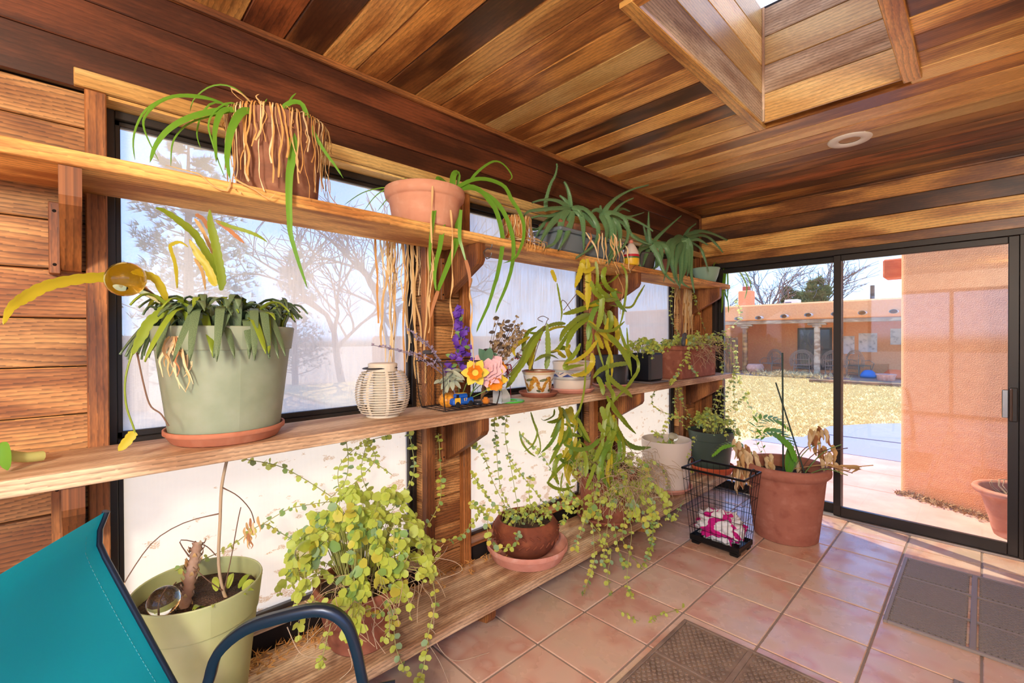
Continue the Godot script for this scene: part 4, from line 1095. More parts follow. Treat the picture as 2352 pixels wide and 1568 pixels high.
		"epi_dark":
			return [
				["epi", 0.018, "epi_yellow", [[0.31, 1.814, 2.139], [0.315, 1.736, 2.137], [0.32, 1.668, 2.14], [0.325, 1.589, 2.151], [0.33, 1.526, 2.167]]],
				["epi", 0.016, "epi_yellow", [[0.31, 1.805, 2.173], [0.317, 1.76, 2.198], [0.323, 1.7, 2.232], [0.33, 1.641, 2.273]]],
				["epi", 0.009, "epi", [[0.31, 1.808, 2.06], [0.317, 1.754, 2.056], [0.323, 1.7, 2.061], [0.33, 1.603, 2.088]]],
				["epi", 0.014, "epi_yellow", [[0.32, 1.779, 2.211], [0.33, 1.74, 2.183], [0.34, 1.768, 2.102]]],
				["epi", 0.016, "epi", [[0.3, 1.44, 2.118], [0.307, 1.383, 2.11], [0.313, 1.33, 2.132], [0.32, 1.279, 2.154]]],
				["epi", 0.014, "epi_yellow", [[0.28, 1.495, 1.896], [0.288, 1.394, 1.937], [0.296, 1.338, 1.935], [0.304, 1.283, 1.913], [0.312, 1.216, 1.906], [0.32, 1.146, 1.918]]],
				["epi", 0.018, "epi_yellow", [[0.22, 1.524, 1.777], [0.233, 1.454, 1.735], [0.247, 1.383, 1.745], [0.26, 1.325, 1.828]]],
				["epi", 0.018, "epi", [[0.24, 1.544, 1.827], [0.25, 1.475, 1.822], [0.26, 1.405, 1.867]]],
				["epi", 0.014, "epi", [[0.32, 1.221, 1.735], [0.323, 1.217, 1.903], [0.327, 1.196, 2.04], [0.33, 1.153, 2.117]]],
				["epi", 0.006, "epi", [[0.33, 1.28, 2.185], [0.33, 1.188, 2.185], [0.33, 1.077, 2.202], [0.33, 1, 2.235], [0.33, 0.964, 2.276], [0.33, 0.937, 2.296]]],
				["epi", 0.015, "epi", [[0.33, 1.166, 1.981], [0.333, 1.113, 1.909], [0.337, 1.054, 1.794], [0.34, 1.014, 1.726]]],
				["epi", 0.007, "epi", [[0.31, 1.82, 1.801], [0.312, 1.774, 1.752], [0.314, 1.699, 1.745], [0.316, 1.6, 1.769], [0.318, 1.496, 1.804], [0.32, 1.45, 1.838]]],
				["epi", 0.01, "epi", [[0.32, 1.45, 1.838], [0.323, 1.365, 1.801], [0.325, 1.29, 1.743], [0.327, 1.241, 1.649], [0.33, 1.176, 1.643], [0.333, 1.122, 1.713], [0.335, 1.086, 1.77], [0.338, 1.024, 1.896], [0.34, 0.987, 1.968]]],
				["epi", 0.006, "epi", [[0.32, 1.44, 1.755], [0.323, 1.296, 1.74], [0.327, 1.209, 1.724], [0.33, 1.139, 1.719]]],
				["epi", 0.007, "epi", [[0.32, 1.715, 1.544], [0.31, 1.632, 1.618], [0.3, 1.578, 1.658], [0.29, 1.564, 1.717], [0.28, 1.573, 1.886]]],
				["epi", 0.006, "epi", [[0.3, 1.393, 2.056], [0.31, 1.297, 2.026], [0.32, 1.204, 1.994]]],
				["epi", 0.014, "epi_yellow", [[0.26, 1.41, 1.992], [0.26, 1.355, 1.954], [0.26, 1.31, 1.916]]],
				["epi", 0.014, "epi", [[0.32, 1.16, 2.058], [0.325, 1.099, 2.02], [0.33, 1.051, 2.018]]],
				["epi", 0.013, "epi", [[0.33, 1.124, 2], [0.33, 1.053, 1.924], [0.33, 0.997, 1.914]]],
				["epi", 0.01, "epi_yellow", [[0.31, 1.721, 2.438], [0.305, 1.695, 2.414], [0.3, 1.664, 2.39]]],
				["epi", 0.005, "epi", [[0.3, 1.66, 2.383], [0.283, 1.581, 2.341], [0.267, 1.519, 2.306], [0.25, 1.464, 2.294]]],
				["epi", 0.014, "epi", [[0.25, 1.56, 1.977], [0.265, 1.517, 1.923], [0.28, 1.449, 1.926]]],
				["epi", 0.012, "epi_yellow", [[0.3, 1.632, 2.227], [0.3, 1.6, 2.16], [0.3, 1.572, 2.1]]],
				["stem", 0.003, "twig", [[0.2, 1.531, 2.21], [0.225, 1.572, 2.19], [0.25, 1.625, 2.155]]],
				["stem", 0.003, "twig", [[0.18, 1.535, 2.118], [0.18, 1.581, 2.168], [0.18, 1.585, 2.202], [0.18, 1.521, 2.202]]],
				["stem", 0.003, "straw", [[0.31, 1.774, 1.861], [0.31, 1.69, 1.791], [0.31, 1.651, 1.781], [0.31, 1.599, 1.801], [0.31, 1.519, 1.812]]],
				["stem", 0.003, "twig", [[0.31, 1.809, 1.851], [0.3, 1.742, 1.733], [0.29, 1.804, 1.651], [0.28, 1.871, 1.544]]],
				["epi", 0.013, "epi", [[0.33, 0.979, 1.932], [0.34, 0.925, 1.879], [0.35, 0.862, 1.793]]],
				["epi", 0.016, "epi", [[0.33, 0.99, 2.035], [0.34, 0.936, 2.022], [0.35, 0.892, 2]]],
				["epi", 0.014, "epi", [[0.33, 0.972, 1.97], [0.337, 0.881, 1.971], [0.343, 0.836, 2.027], [0.35, 0.81, 2.091]]],
				["epi", 0.015, "epi", [[0.33, 0.91, 1.903], [0.34, 0.837, 1.928], [0.35, 0.787, 1.981]]],
				["epi", 0.013, "epi", [[0.33, 0.79, 2.017], [0.34, 0.743, 2.077], [0.35, 0.702, 2.127]]],
				["epi", 0.015, "epi", [[0.33, 0.765, 2.027], [0.34, 0.725, 1.976], [0.35, 0.7, 1.914]]],
				["epi", 0.011, "epi", [[0.33, 0.677, 2.099], [0.34, 0.621, 2.148], [0.35, 0.566, 2.212]]],
				["epi", 0.009, "epi", [[0.33, 0.688, 2.072], [0.34, 0.648, 2.051], [0.35, 0.615, 2.083]]],
				["epi", 0.012, "epi", [[0.33, 0.768, 2.202], [0.34, 0.692, 2.19], [0.35, 0.632, 2.212]]],
				["epi", 0.011, "epi", [[0.33, 0.954, 2.258], [0.34, 0.879, 2.214], [0.35, 0.812, 2.169]]],
				["epi", 0.012, "epi", [[0.33, 0.903, 2.062], [0.34, 0.867, 2.059], [0.35, 0.848, 2.028]]],
				["epi", 0.012, "epi", [[0.33, 0.964, 1.989], [0.34, 0.907, 1.956], [0.35, 0.853, 1.953]]],
				["epi", 0.015533949979992502, "epi", [[0.34, 1.401, 1.992], [0.34, 1.335, 1.88], [0.34, 1.253, 1.788], [0.34, 1.17, 1.737]]],
				["epi", 0.015210672747190571, "epi_green", [[0.331, 1.663, 1.924], [0.331, 1.611, 1.898], [0.331, 1.565, 1.845], [0.331, 1.533, 1.773]]],
				["epi", 0.014594352709774851, "epi", [[0.338, 1.779, 2.004], [0.338, 1.716, 2.026], [0.338, 1.66, 1.966], [0.338, 1.64, 1.833]]],
				["epi", 0.010031878823464648, "epi", [[0.344, 1.462, 2.177], [0.344, 1.42, 2.085], [0.344, 1.42, 1.945], [0.344, 1.475, 1.815]]],
				["epi", 0.013754381174062767, "epi", [[0.343, 1.687, 2.146], [0.343, 1.629, 2.112], [0.343, 1.594, 2.01], [0.343, 1.604, 1.869]]],
				["epi", 0.010995736342778475, "epi", [[0.323, 1.283, 1.943], [0.323, 1.189, 1.967], [0.323, 1.09, 1.939], [0.323, 1.003, 1.859]]],
				["epi", 0.010396134703306463, "epi_yellow", [[0.34, 1.363, 2.089], [0.34, 1.302, 2.167], [0.34, 1.261, 2.269], [0.34, 1.246, 2.373]]],
				["epi", 0.015850597378865412, "epi", [[0.343, 1.619, 2.044], [0.343, 1.545, 2.05], [0.343, 1.472, 2.071], [0.343, 1.411, 2.103]]],
				["epi", 0.015047404572773503, "epi_green", [[0.316, 1.575, 2.047], [0.316, 1.503, 2.101], [0.316, 1.428, 2.133], [0.316, 1.362, 2.141]]],
				["epi", 0.015652262976566196, "epi_yellow", [[0.33, 1.294, 2.125], [0.33, 1.234, 2.121], [0.33, 1.186, 2.194], [0.33, 1.182, 2.312]]],
				["epi", 0.012203783297227069, "epi_yellow", [[0.316, 1.668, 1.858], [0.316, 1.606, 1.949], [0.316, 1.562, 2.063], [0.316, 1.547, 2.175]]],
				["epi", 0.012039757159755068, "epi", [[0.324, 1.755, 1.851], [0.324, 1.7, 1.946], [0.324, 1.674, 2.067], [0.324, 1.685, 2.178]]],
				["epi", 0.015980360887220223, "epi", [[0.337, 1.687, 2.088], [0.337, 1.641, 2.048], [0.337, 1.609, 1.971], [0.337, 1.601, 1.873]]],
				["epi", 0.012062997407896616, "epi_yellow", [[0.329, 1.471, 2.154], [0.329, 1.408, 2.041], [0.329, 1.349, 1.906], [0.329, 1.304, 1.77]]],
				["epi", 0.015030575687008794, "epi", [[0.344, 1.048, 2.003], [0.344, 0.957, 1.912], [0.344, 0.865, 1.803], [0.344, 0.785, 1.691]]],
				["epi", 0.012237985766645313, "epi", [[0.34, 1.014, 1.969], [0.34, 0.927, 2.012], [0.34, 0.837, 2.037], [0.34, 0.756, 2.041]]],
				["epi", 0.01272123993754974, "epi_green", [[0.336, 0.891, 2.015], [0.336, 0.804, 1.886], [0.336, 0.683, 1.865], [0.336, 0.602, 1.99]]],
				["epi", 0.014932330026703522, "epi", [[0.334, 0.961, 2.008], [0.334, 0.885, 1.983], [0.334, 0.808, 1.97], [0.334, 0.743, 1.972]]],
				["epi", 0.015204320840663813, "epi_yellow", [[0.317, 0.926, 1.948], [0.317, 0.871, 1.96], [0.317, 0.808, 1.912], [0.317, 0.759, 1.811]]],
				["epi", 0.013355885984203349, "epi_yellow", [[0.34, 0.919, 1.923], [0.34, 0.836, 1.864], [0.34, 0.751, 1.794], [0.34, 0.676, 1.723]]],
				["epi", 0.011071896355479696, "epi", [[0.329, 0.681, 2.012], [0.329, 0.589, 1.949], [0.329, 0.494, 1.895], [0.329, 0.411, 1.86]]],
				["epi", 0.01404182884682533, "epi_yellow", [[0.325, 0.927, 1.905], [0.325, 0.863, 1.922], [0.325, 0.791, 1.892], [0.325, 0.727, 1.818]]],
				["epi", 0.015219467514766967, "epi_green", [[0.344, 0.771, 1.96], [0.344, 0.709, 2.046], [0.344, 0.613, 2.053], [0.344, 0.509, 1.971]]],
				["epi", 0.01562429014685101, "epi_green", [[0.323, 0.843, 1.865], [0.323, 0.761, 1.798], [0.323, 0.691, 1.656], [0.323, 0.663, 1.472]]],
				["epi", 0.013098731115410756, "epi_green", [[0.324, 0.807, 2.04], [0.324, 0.776, 2.131], [0.324, 0.784, 2.25], [0.324, 0.828, 2.355]]],
				["epi", 0.013518689309406359, "epi", [[0.322, 0.712, 1.945], [0.322, 0.642, 1.907], [0.322, 0.571, 1.869], [0.322, 0.508, 1.837]]],
				["epi", 0.010324858064583385, "epi", [[0.318, 0.803, 1.913], [0.318, 0.756, 1.947], [0.318, 0.709, 1.976], [0.318, 0.667, 1.996]]],
				["epi", 0.01397514398150715, "epi", [[0.333, 0.86, 1.877], [0.333, 0.794, 1.933], [0.333, 0.722, 1.966], [0.333, 0.654, 1.972]]],
				["epi", 0.012460253888356742, "epi", [[0.336, 0.715, 2.027], [0.336, 0.672, 2.056], [0.336, 0.624, 2.072], [0.336, 0.579, 2.071]]],
				["epi", 0.0130758861902076, "epi_yellow", [[0.344, 0.684, 1.979], [0.344, 0.609, 1.997], [0.344, 0.526, 1.978], [0.344, 0.447, 1.922]]],
				["epi", 0.010852674923395013, "epi_green", [[0.332, 0.89, 1.906], [0.332, 0.808, 1.955], [0.332, 0.744, 2.041], [0.332, 0.709, 2.144]]],
				["epi", 0.010005684869670293, "epi", [[0.325, 0.658, 1.868], [0.325, 0.607, 1.955], [0.325, 0.52, 1.964], [0.325, 0.42, 1.882]]],
				["epi", 0.012575205345378091, "epi", [[0.33, 0.837, 1.883], [0.33, 0.766, 1.827], [0.33, 0.691, 1.808], [0.33, 0.63, 1.832]]],
				["epi", 0.013563702982358247, "epi_yellow", [[0.33, 0.782, 1.971], [0.33, 0.708, 1.949], [0.33, 0.636, 1.947], [0.33, 0.578, 1.966]]],
			]
		"coleus_front":
			return [
				["vine", 0.0016, "vine", [[0.34, 0.63, 3.243], [0.356, 0.506, 3.205], [0.372, 0.372, 3.187], [0.388, 0.281, 3.228], [0.404, 0.189, 3.258], [0.42, 0.139, 3.292]]],
				["vine", 0.0016, "vine", [[0.33, 0.703, 3.337], [0.347, 0.585, 3.348], [0.365, 0.439, 3.358], [0.383, 0.294, 3.364], [0.4, 0.183, 3.328]]],
				["vine", 0.0016, "vine", [[0, 0.741, 3.434], [-0.013, 0.829, 3.531], [-0.027, 0.896, 3.621], [-0.04, 0.938, 3.727]]],
				["vine", 0.0016, "vine", [[0, 0.75, 3.399], [0, 0.857, 3.398], [0, 0.93, 3.304], [0, 0.949, 3.182]]],
				["vine", 0.0016, "vine", [[0.02, 0.593, 3.56], [0.028, 0.669, 3.639], [0.035, 0.713, 3.698], [0.042, 0.665, 3.808], [0.05, 0.645, 3.952]]],
				["vine", 0.0016, "vine", [[0.02, 0.707, 3.694], [0.03, 0.742, 3.609], [0.04, 0.746, 3.55], [0.05, 0.737, 3.437]]],
				["vine", 0.0016, "vine", [[0.05, 0.637, 3.191], [0.04, 0.761, 3.076], [0.03, 0.939, 3.087]]],
				["vine", 0.0016, "vine", [[0.05, 0.51, 3.014], [0.047, 0.61, 2.939], [0.043, 0.752, 2.931], [0.04, 0.929, 2.94]]],
				["vine", 0.0016, "vine", [[0.2, 0.528, 3.113], [0.167, 0.47, 2.928], [0.133, 0.503, 2.799], [0.1, 0.546, 2.716]]],
				["vine", 0.0016, "vine", [[0.36, 0.579, 3.363], [0.36, 0.477, 3.32], [0.36, 0.422, 3.398], [0.36, 0.421, 3.431], [0.36, 0.47, 3.494], [0.36, 0.513, 3.582], [0.36, 0.562, 3.65]]],
				["vine", 0.0016, "vine", [[0.02, 0.739, 3.407], [0.01, 0.848, 3.25], [0, 0.926, 3.274]]],
				["vine", 0.0016, "vine", [[0.02, 0.722, 3.477], [0.02, 0.788, 3.389], [0.02, 0.873, 3.37], [0.02, 0.964, 3.379]]],
				["vine", 0.0016, "vine", [[0.05, 0.718, 3.291], [0.04, 0.832, 3.324], [0.03, 0.951, 3.289]]],
				["vine", 0.0016, "vine", [[0.37, 0.535, 3.403], [0.375, 0.387, 3.373], [0.38, 0.329, 3.409]]],
				["vine", 0.0016, "vine", [[0.3, 0.419, 3.558], [0.315, 0.352, 3.586], [0.33, 0.312, 3.607]]],
				["vine", 0.0016, "vine", [[0.02, 0.778, 3.173], [0.01, 0.861, 3.27], [0, 0.899, 3.333]]],
				["stem", 0.0018, "root", [[0.36, 0.276, 3.209], [0.36, 0.238, 3.18], [0.36, 0.191, 3.17], [0.36, 0.115, 3.119], [0.36, 0.072, 3.054], [0.36, 0.033, 2.907]]],
				["stem", 0.0018, "root", [[0.36, 0.21, 3.21], [0.36, 0.118, 3.16], [0.36, 0.015, 3.119]]],
				["stem", 0.0018, "root", [[0.36, 0.503, 3.447], [0.36, 0.434, 3.428], [0.36, 0.362, 3.435], [0.36, 0.295, 3.422]]],
				["stem", 0.0018, "root", [[0.36, 0.482, 3.355], [0.36, 0.413, 3.338], [0.36, 0.342, 3.356], [0.36, 0.284, 3.351]]],
				["stem", 0.0018, "root", [[0.36, 0.449, 3.463], [0.36, 0.438, 3.418], [0.36, 0.391, 3.398], [0.36, 0.364, 3.44], [0.36, 0.264, 3.391]]],
				["stem", 0.0018, "root", [[0.36, 0.56, 3.663], [0.36, 0.53, 3.624], [0.36, 0.518, 3.575]]],
				["stem", 0.0018, "root", [[0.36, 0.532, 3.178], [0.36, 0.483, 3.085], [0.36, 0.436, 3.052], [0.36, 0.44, 3.158]]],
				["stem", 0.0018, "root", [[0.36, 0.502, 3.715], [0.36, 0.404, 3.677], [0.36, 0.361, 3.618]]],
				["stem", 0.0018, "root", [[0.36, 0.344, 3.525], [0.36, 0.28, 3.513], [0.36, 0.258, 3.555]]],
			]
		"coleus_low":
			return [
				["vine", 0.0016, "vine", [[0.36, 0.447, 2.244], [0.398, 0.214, 2.06], [0.436, 0.089, 2.137], [0.474, -0.085, 2.071], [0.512, -0.243, 1.889], [0.55, -0.237, 1.631]]],
				["vine", 0.0016, "vine", [[0.4, 0.483, 1.976], [0.45, 0.31, 1.922], [0.5, 0.08, 2.048], [0.55, -0.018, 2.044], [0.6, -0.145, 1.857]]],
				["vine", 0.0016, "vine", [[0.4, 0.406, 2.222], [0.407, 0.221, 2.213], [0.413, 0.149, 2.26], [0.42, 0.086, 2.325]]],
				["vine", 0.0016, "vine", [[0.38, 0.419, 2.032], [0.39, 0.245, 2.089], [0.4, 0.142, 2.125]]],
				["vine", 0.0016, "vine", [[0.4, 0.36, 1.886], [0.407, 0.229, 1.943], [0.413, 0.02, 1.766], [0.42, -0.017, 1.728]]],
				["vine", 0.0016, "vine", [[0.4, 0.361, 1.692], [0.407, 0.176, 1.6], [0.413, 0.065, 1.665], [0.42, 0.009, 1.728]]],
				["vine", 0.0016, "vine", [[0.4, 0.442, 1.587], [0.417, 0.331, 1.452], [0.433, 0.208, 1.397], [0.45, 0.296, 1.278]]],
				["vine", 0.0016, "vine", [[0.35, 0.565, 1.707], [0.367, 0.587, 1.526], [0.383, 0.478, 1.387], [0.4, 0.397, 1.39]]],
				["vine", 0.0016, "vine", [[0.36, 0.525, 2.281], [0.36, 0.499, 2.353], [0.36, 0.451, 2.423]]],
				["vine", 0.0016, "vine", [[0.38, 0.449, 2.233], [0.39, 0.364, 2.321], [0.4, 0.316, 2.369]]],
				["vine", 0.0016, "vine", [[0.41, 0.355, 2.035], [0.415, 0.201, 2], [0.42, 0.085, 1.942]]],
				["vine", 0.0016, "vine", [[0.4, 0.36, 1.792], [0.405, 0.232, 1.701], [0.41, 0.098, 1.606]]],
				["vine", 0.0016, "vine", [[0.33, 0.594, 2.316], [0.335, 0.538, 2.358], [0.34, 0.53, 2.449]]],
				["vine", 0.0016, "vine", [[0.4, 0.501, 1.839], [0.407, 0.392, 1.704], [0.413, 0.236, 1.612], [0.42, 0.089, 1.651]]],
				["vine", 0.0016, "vine", [[0.38, 0.512, 2.115], [0.39, 0.382, 2.15], [0.4, 0.266, 2.144]]],
				["vine", 0.0016, "vine", [[0.62, 0.081, 2.317], [0.68, -0.014, 2.182], [0.74, 0.029, 2.122], [0.8, -0.073, 1.651]]],
			]
		"coleus_bowl":
			return [
				["vine", 0.0016, "vine", [[0.1, 0.445, 2.505], [0.1, 0.606, 2.598], [0.1, 0.813, 2.627], [0.1, 0.971, 2.641]]],
				["vine", 0.0016, "vine", [[0.1, 0.454, 2.537], [0.093, 0.661, 2.652], [0.087, 0.802, 2.703], [0.08, 0.855, 2.767]]],
				["vine", 0.0016, "vine", [[0.12, 0.471, 2.492], [0.12, 0.688, 2.539], [0.12, 0.899, 2.585], [0.12, 1.019, 2.553], [0.12, 0.97, 2.615]]],
				["vine", 0.0016, "vine", [[0.1, 0.471, 2.599], [0.1, 0.583, 2.687], [0.1, 0.713, 2.784]]],
				["vine", 0.0016, "vine", [[0.15, 0.461, 2.424], [0.15, 0.558, 2.44], [0.15, 0.647, 2.423]]],
				["vine", 0.0016, "vine", [[0.1, 0.395, 2.227], [0.083, 0.513, 2.318], [0.067, 0.656, 2.439], [0.05, 0.748, 2.504]]],
				["vine", 0.0016, "vine", [[0.3, 0.538, 2.641], [0.308, 0.627, 2.815], [0.316, 0.567, 2.874], [0.324, 0.468, 2.856], [0.332, 0.421, 2.73], [0.34, 0.477, 2.71]]],
				["vine", 0.0016, "vine", [[0.25, 0.498, 2.464], [0.275, 0.545, 2.356], [0.3, 0.49, 2.204]]],
				["vine", 0.0016, "vine", [[0.12, 0.476, 2.676], [0.12, 0.542, 2.761], [0.12, 0.598, 2.814]]],
				["vine", 0.0016, "vine", [[0.3, 0.496, 2.486], [0.315, 0.513, 2.368], [0.33, 0.492, 2.316]]],
				["vine", 0.0016, "vine", [[0, 0.322, 1.949], [0, 0.632, 2.133], [0, 0.821, 2.337]]],
			]
		"coleus_planter":
			return [
				["vine", 0.0016, "vine", [[0.25, 1.432, 0.293], [0.267, 1.317, -0.146], [0.283, 1.008, -0.048], [0.3, 0.698, -0.053]]],
				["vine", 0.0016, "vine", [[0.22, 1.395, 0.127], [0.21, 1.563, -0.413], [0.2, 1.726, -0.331]]],
				["vine", 0.0016, "vine", [[0.32, 1.393, 0.786], [0.325, 1.145, 1.081], [0.33, 1.062, 1.22]]],
				["vine", 0.0016, "vine", [[0.3, 1.359, 0.417], [0.3, 1.101, 0.238], [0.3, 0.816, 0.329], [0.3, 0.636, 0.585]]],
				["vine", 0.0016, "vine", [[0.1, 1.435, 0.113], [0.075, 1.664, 0.234], [0.05, 1.817, 0.264]]],
				["vine", 0.0016, "vine", [[0.05, 1.396, 0.512], [0.025, 1.576, 0.616], [0, 1.802, 0.527]]],
				["vine", 0.0016, "vine", [[0.3, 1.283, 0.144], [0.317, 1.051, -0.007], [0.333, 0.756, -0.278], [0.35, 0.608, -0.518]]],
				["vine", 0.0016, "vine", [[0.26, 1.433, 0.135], [0.28, 1.199, -0.109], [0.3, 0.962, -0.157]]],
				["vine", 0.0016, "vine", [[0.33, 1.361, 0.882], [0.335, 1.203, 0.965], [0.34, 1.101, 0.832]]],
			]
		"coleus_green":
			return [
				["vine", 0.0016, "vine", [[0.05, 0.58, 0.179], [0.035, 0.796, 0.402], [0.02, 0.949, 0.451]]],
				["vine", 0.0016, "vine", [[0.25, 0.665, 0.467], [0.26, 0.811, 0.319], [0.27, 0.986, 0.208], [0.28, 1.172, 0.187]]],
				["vine", 0.0016, "vine", [[0.05, 0.566, 0.352], [0.043, 0.738, 0.539], [0.037, 0.886, 0.564], [0.03, 0.988, 0.472]]],
				["vine", 0.0016, "vine", [[0.25, 0.648, 0.203], [0.275, 0.901, 0.078], [0.3, 1.086, -0.053]]],
				["vine", 0.0016, "vine", [[0.32, 0.635, 0.787], [0.34, 0.54, 0.977], [0.36, 0.412, 0.95]]],
				["vine", 0.0016, "vine", [[0.1, 0.688, 0.377], [0.1, 0.737, 0.766], [0.1, 0.62, 0.907], [0.1, 0.673, 1.041]]],
				["vine", 0.0016, "vine", [[0.02, 0.688, 0.452], [0.01, 0.843, 0.877], [0, 1.009, 0.788]]],
				["vine", 0.0016, "vine", [[0.3, 0.718, 0.417], [0.35, 0.796, 0.086], [0.4, 0.898, -0.079]]],
			]
	return []

func branchy(b: MB, p: Vector3, d: Vector3, ln: float, r: float, level: int, tips: Array, spread: float, up: float, minr := 0.004) -> void:
	var pts := [p]
	var rad := [r]
	var steps := 4
	var q := p
	var dd := d
	for k in steps:
		dd = (dd + Vector3(rng.randfn(0, 0.12), rng.randfn(0, 0.10) + up * 0.1, rng.randfn(0, 0.12))).normalized()
		q += dd * ln / steps
		pts.append(q)
		rad.append(maxf(minr, r * (1.0 - 0.42 * (k + 1) / steps)))
		if level > 0 and k >= 1:
			for s in (2 if k == steps - 1 else 1):
				var side := Vector3(rng.randfn(), rng.randfn() * 0.5, rng.randfn()).normalized()
				var nd := (dd + side * spread + Vector3(0, up, 0)).normalized()
				branchy(b, q, nd, ln * rng.randf_range(0.6, 0.8), maxf(minr, r * 0.55), level - 1, tips, spread, up, minr)
	if level == 0: tips.append([q, dd])
	b.tube(pts, rad, 5 if level > 1 else 4, false)

func scatter(to: Node3D, called: String, shape: Mesh, m: Material, xs: Array) -> MultiMeshInstance3D:
	var mm := MultiMesh.new()
	mm.transform_format = MultiMesh.TRANSFORM_3D
	mm.mesh = shape
	mm.instance_count = xs.size()
	for k in xs.size(): mm.set_instance_transform(k, xs[k])
	var o := MultiMeshInstance3D.new()
	o.name = called
	o.multimesh = mm
	o.material_override = m
	o.set_meta("kind", "stuff")
	to.add_child(o, true)
	return o

func tuft(blades: int, ln: float, wd: float, open: float) -> ArrayMesh:
	var b := MB.new()
	for k in blades:
		var a := TAU * k / blades + rng.randf() * 0.6
		var o := open * rng.randf_range(0.5, 1.0)
		var d := Vector3(cos(a) * o, 1.0, sin(a) * o).normalized()
		var s := d.cross(Vector3(sin(a * 2.0), 0.3, cos(a))).normalized() * wd
		var tip := d * ln * rng.randf_range(0.7, 1.0)
		b.face([-s, s, tip], d.cross(s).normalized(), [Vector2(0, 0), Vector2(1, 0), Vector2(0.5, 1)])
	return b.mesh()

func prism(b: MB, poly: Array, y0: float, y1: float) -> void:
	var m := poly.size()
	var cen := Vector2()
	for p in poly: cen += p
	cen /= m
	for k in m:
		var p: Vector2 = poly[k]
		var q: Vector2 = poly[(k + 1) % m]
		var nn := Vector3(q.y - p.y, 0, -(q.x - p.x)).normalized()
		if nn.dot(Vector3(p.x - cen.x, 0, p.y - cen.y)) < 0: nn = -nn
		b.face([Vector3(p.x, y0, p.y), Vector3(q.x, y0, q.y), Vector3(q.x, y1, q.y), Vector3(p.x, y1, p.y)], nn, [])
	var t := []
	for p in poly: t.append(Vector3(p.x, y1, p.y))
	b.face(t, Vector3.UP, [])

func tree(called: String, label: String, at: Vector3, h: float, kind: int, sd: int) -> void:
	rng.seed = sd
	var t := thing(called, label, "tree", at, 0.0)
	var b := MB.new()
	var tips := []
	var bark := paint(rgb(124, 110, 98), 0.9) if kind == 0 else paint(rgb(104, 88, 74), 0.9)
	if kind == 0:  # bare deciduous
		branchy(b, Vector3(0, -0.2, 0), Vector3(0.05, 1, 0).normalized(), h * 0.42, h * 0.022, 4, tips, 0.75, 0.12, h * 0.0016)
		part(t, "branches", b.mesh(), bark)
	else:
		var N := 26 if kind == 1 else 30
		b.tube([Vector3(0, -0.2, 0), Vector3(0.05, h * 0.5, 0.03), Vector3(0, h * 0.98, 0)], [h * 0.025, h * 0.016, h * 0.004], 7)
		var xs := []
		for k in N * 4:
			var f := rng.randf_range(0.06, 1.0)
			var y := h * f
			var a := rng.randf() * TAU
			var reach := h * (0.30 if kind == 1 else 0.34) * pow(1.0 - f, 0.7) * rng.randf_range(0.65, 1.05) + 0.12
			var e := Vector3(cos(a) * reach, y + reach * (0.35 if kind == 1 else 0.15), sin(a) * reach)
			var s := Vector3(0, y, 0)
			b.tube([s, s.lerp(e, 0.5) - Vector3(0, reach * 0.06, 0), e], [0.018, 0.012, 0.006], 4, false)
			for j in (16 if kind == 1 else 16):
				var g := rng.randf_range(0.3, 1.05)
				var p := s.lerp(e, g) + Vector3(rng.randfn(), rng.randfn(), rng.randfn()) * reach * 0.10
				var bs := Basis(Quaternion(Vector3.UP, (Vector3(cos(a), 0.6 + rng.randfn() * 0.3, sin(a)) + Vector3(rng.randfn(), 0, rng.randfn()) * 0.4).normalized()))
				xs.append(Transform3D(bs.scaled(Vector3.ONE * rng.randf_range(0.7, 1.3) * h * 0.16), p))
		part(t, "trunk", b.mesh(), bark)
		var nd := leafy(rgb(96, 116, 72) if kind == 1 else rgb(112, 124, 62), 0.7, 0.3)
		scatter(t, "needles", tuft(16, 0.20 if kind == 1 else 0.5, 0.009 if kind == 1 else 0.03, 0.9), nd, xs)

func willow_chair(at: Vector3, turn: float, label: String) -> void:
	var t := thing("willow_chair", label, "chair", at, turn, "bent willow chairs on the porch")
	var m := paint(rgb(150, 126, 104), 0.8)
	for k in 4:
		var r := 0.44 - 0.035 * k
		var pts := []
		for q in 15:
			var a := lerpf(-0.55, PI + 0.55, q / 14.0)
			pts.append(Vector3(cos(a) * r, 0.56 + sin(a) * r * 1.02, -0.04 + 0.012 * k))
		var b := MB.new()
		b.tube(pts, [0.011], 5)
		part(t, "hoop", b.mesh(), m)
	for k in 9:
		var x := -0.2 + 0.05 * k
		var b := MB.new()
		b.tube([Vector3(x, 0.3, 0.02), Vector3(x * 1.1, 0.65, -0.03), Vector3(x * 1.2, 0.86 - absf(x) * 0.4, -0.05)], [0.009], 5)
		part(t, "slat", b.mesh(), m)
	for y in [0.12, 0.28, 0.40, 0.62]:
		var b := MB.new()
		b.tube([Vector3(-0.28, y, 0.05), Vector3(0.28, y, 0.05)], [0.013], 5)
		part(t, "rung", b.mesh(), m)
	for s in [-1.0, 1.0]:
		for z in [0.04, -0.46]:
			var b := MB.new()
			b.tube([Vector3(s * 0.27, 0.0, z), Vector3(s * 0.25, 0.85 if z > 0 else 0.42, z)], [0.018, 0.014], 6)
			part(t, "leg", b.mesh(), m)
		var b2 := MB.new()
		b2.tube([Vector3(s * 0.33, 0.6, 0.0), Vector3(s * 0.42, 0.62, -0.25), Vector3(s * 0.36, 0.5, -0.5), Vector3(s * 0.28, 0.2, -0.46)], [0.014], 6)
		part(t, "arm", b2.mesh(), m)
	var sb := MB.new()
	sb.box(Vector3(0, 0.40, -0.22), Vector3(0.54, 0.03, 0.5), 0.008)
	part(t, "seat", sb.mesh(), m)

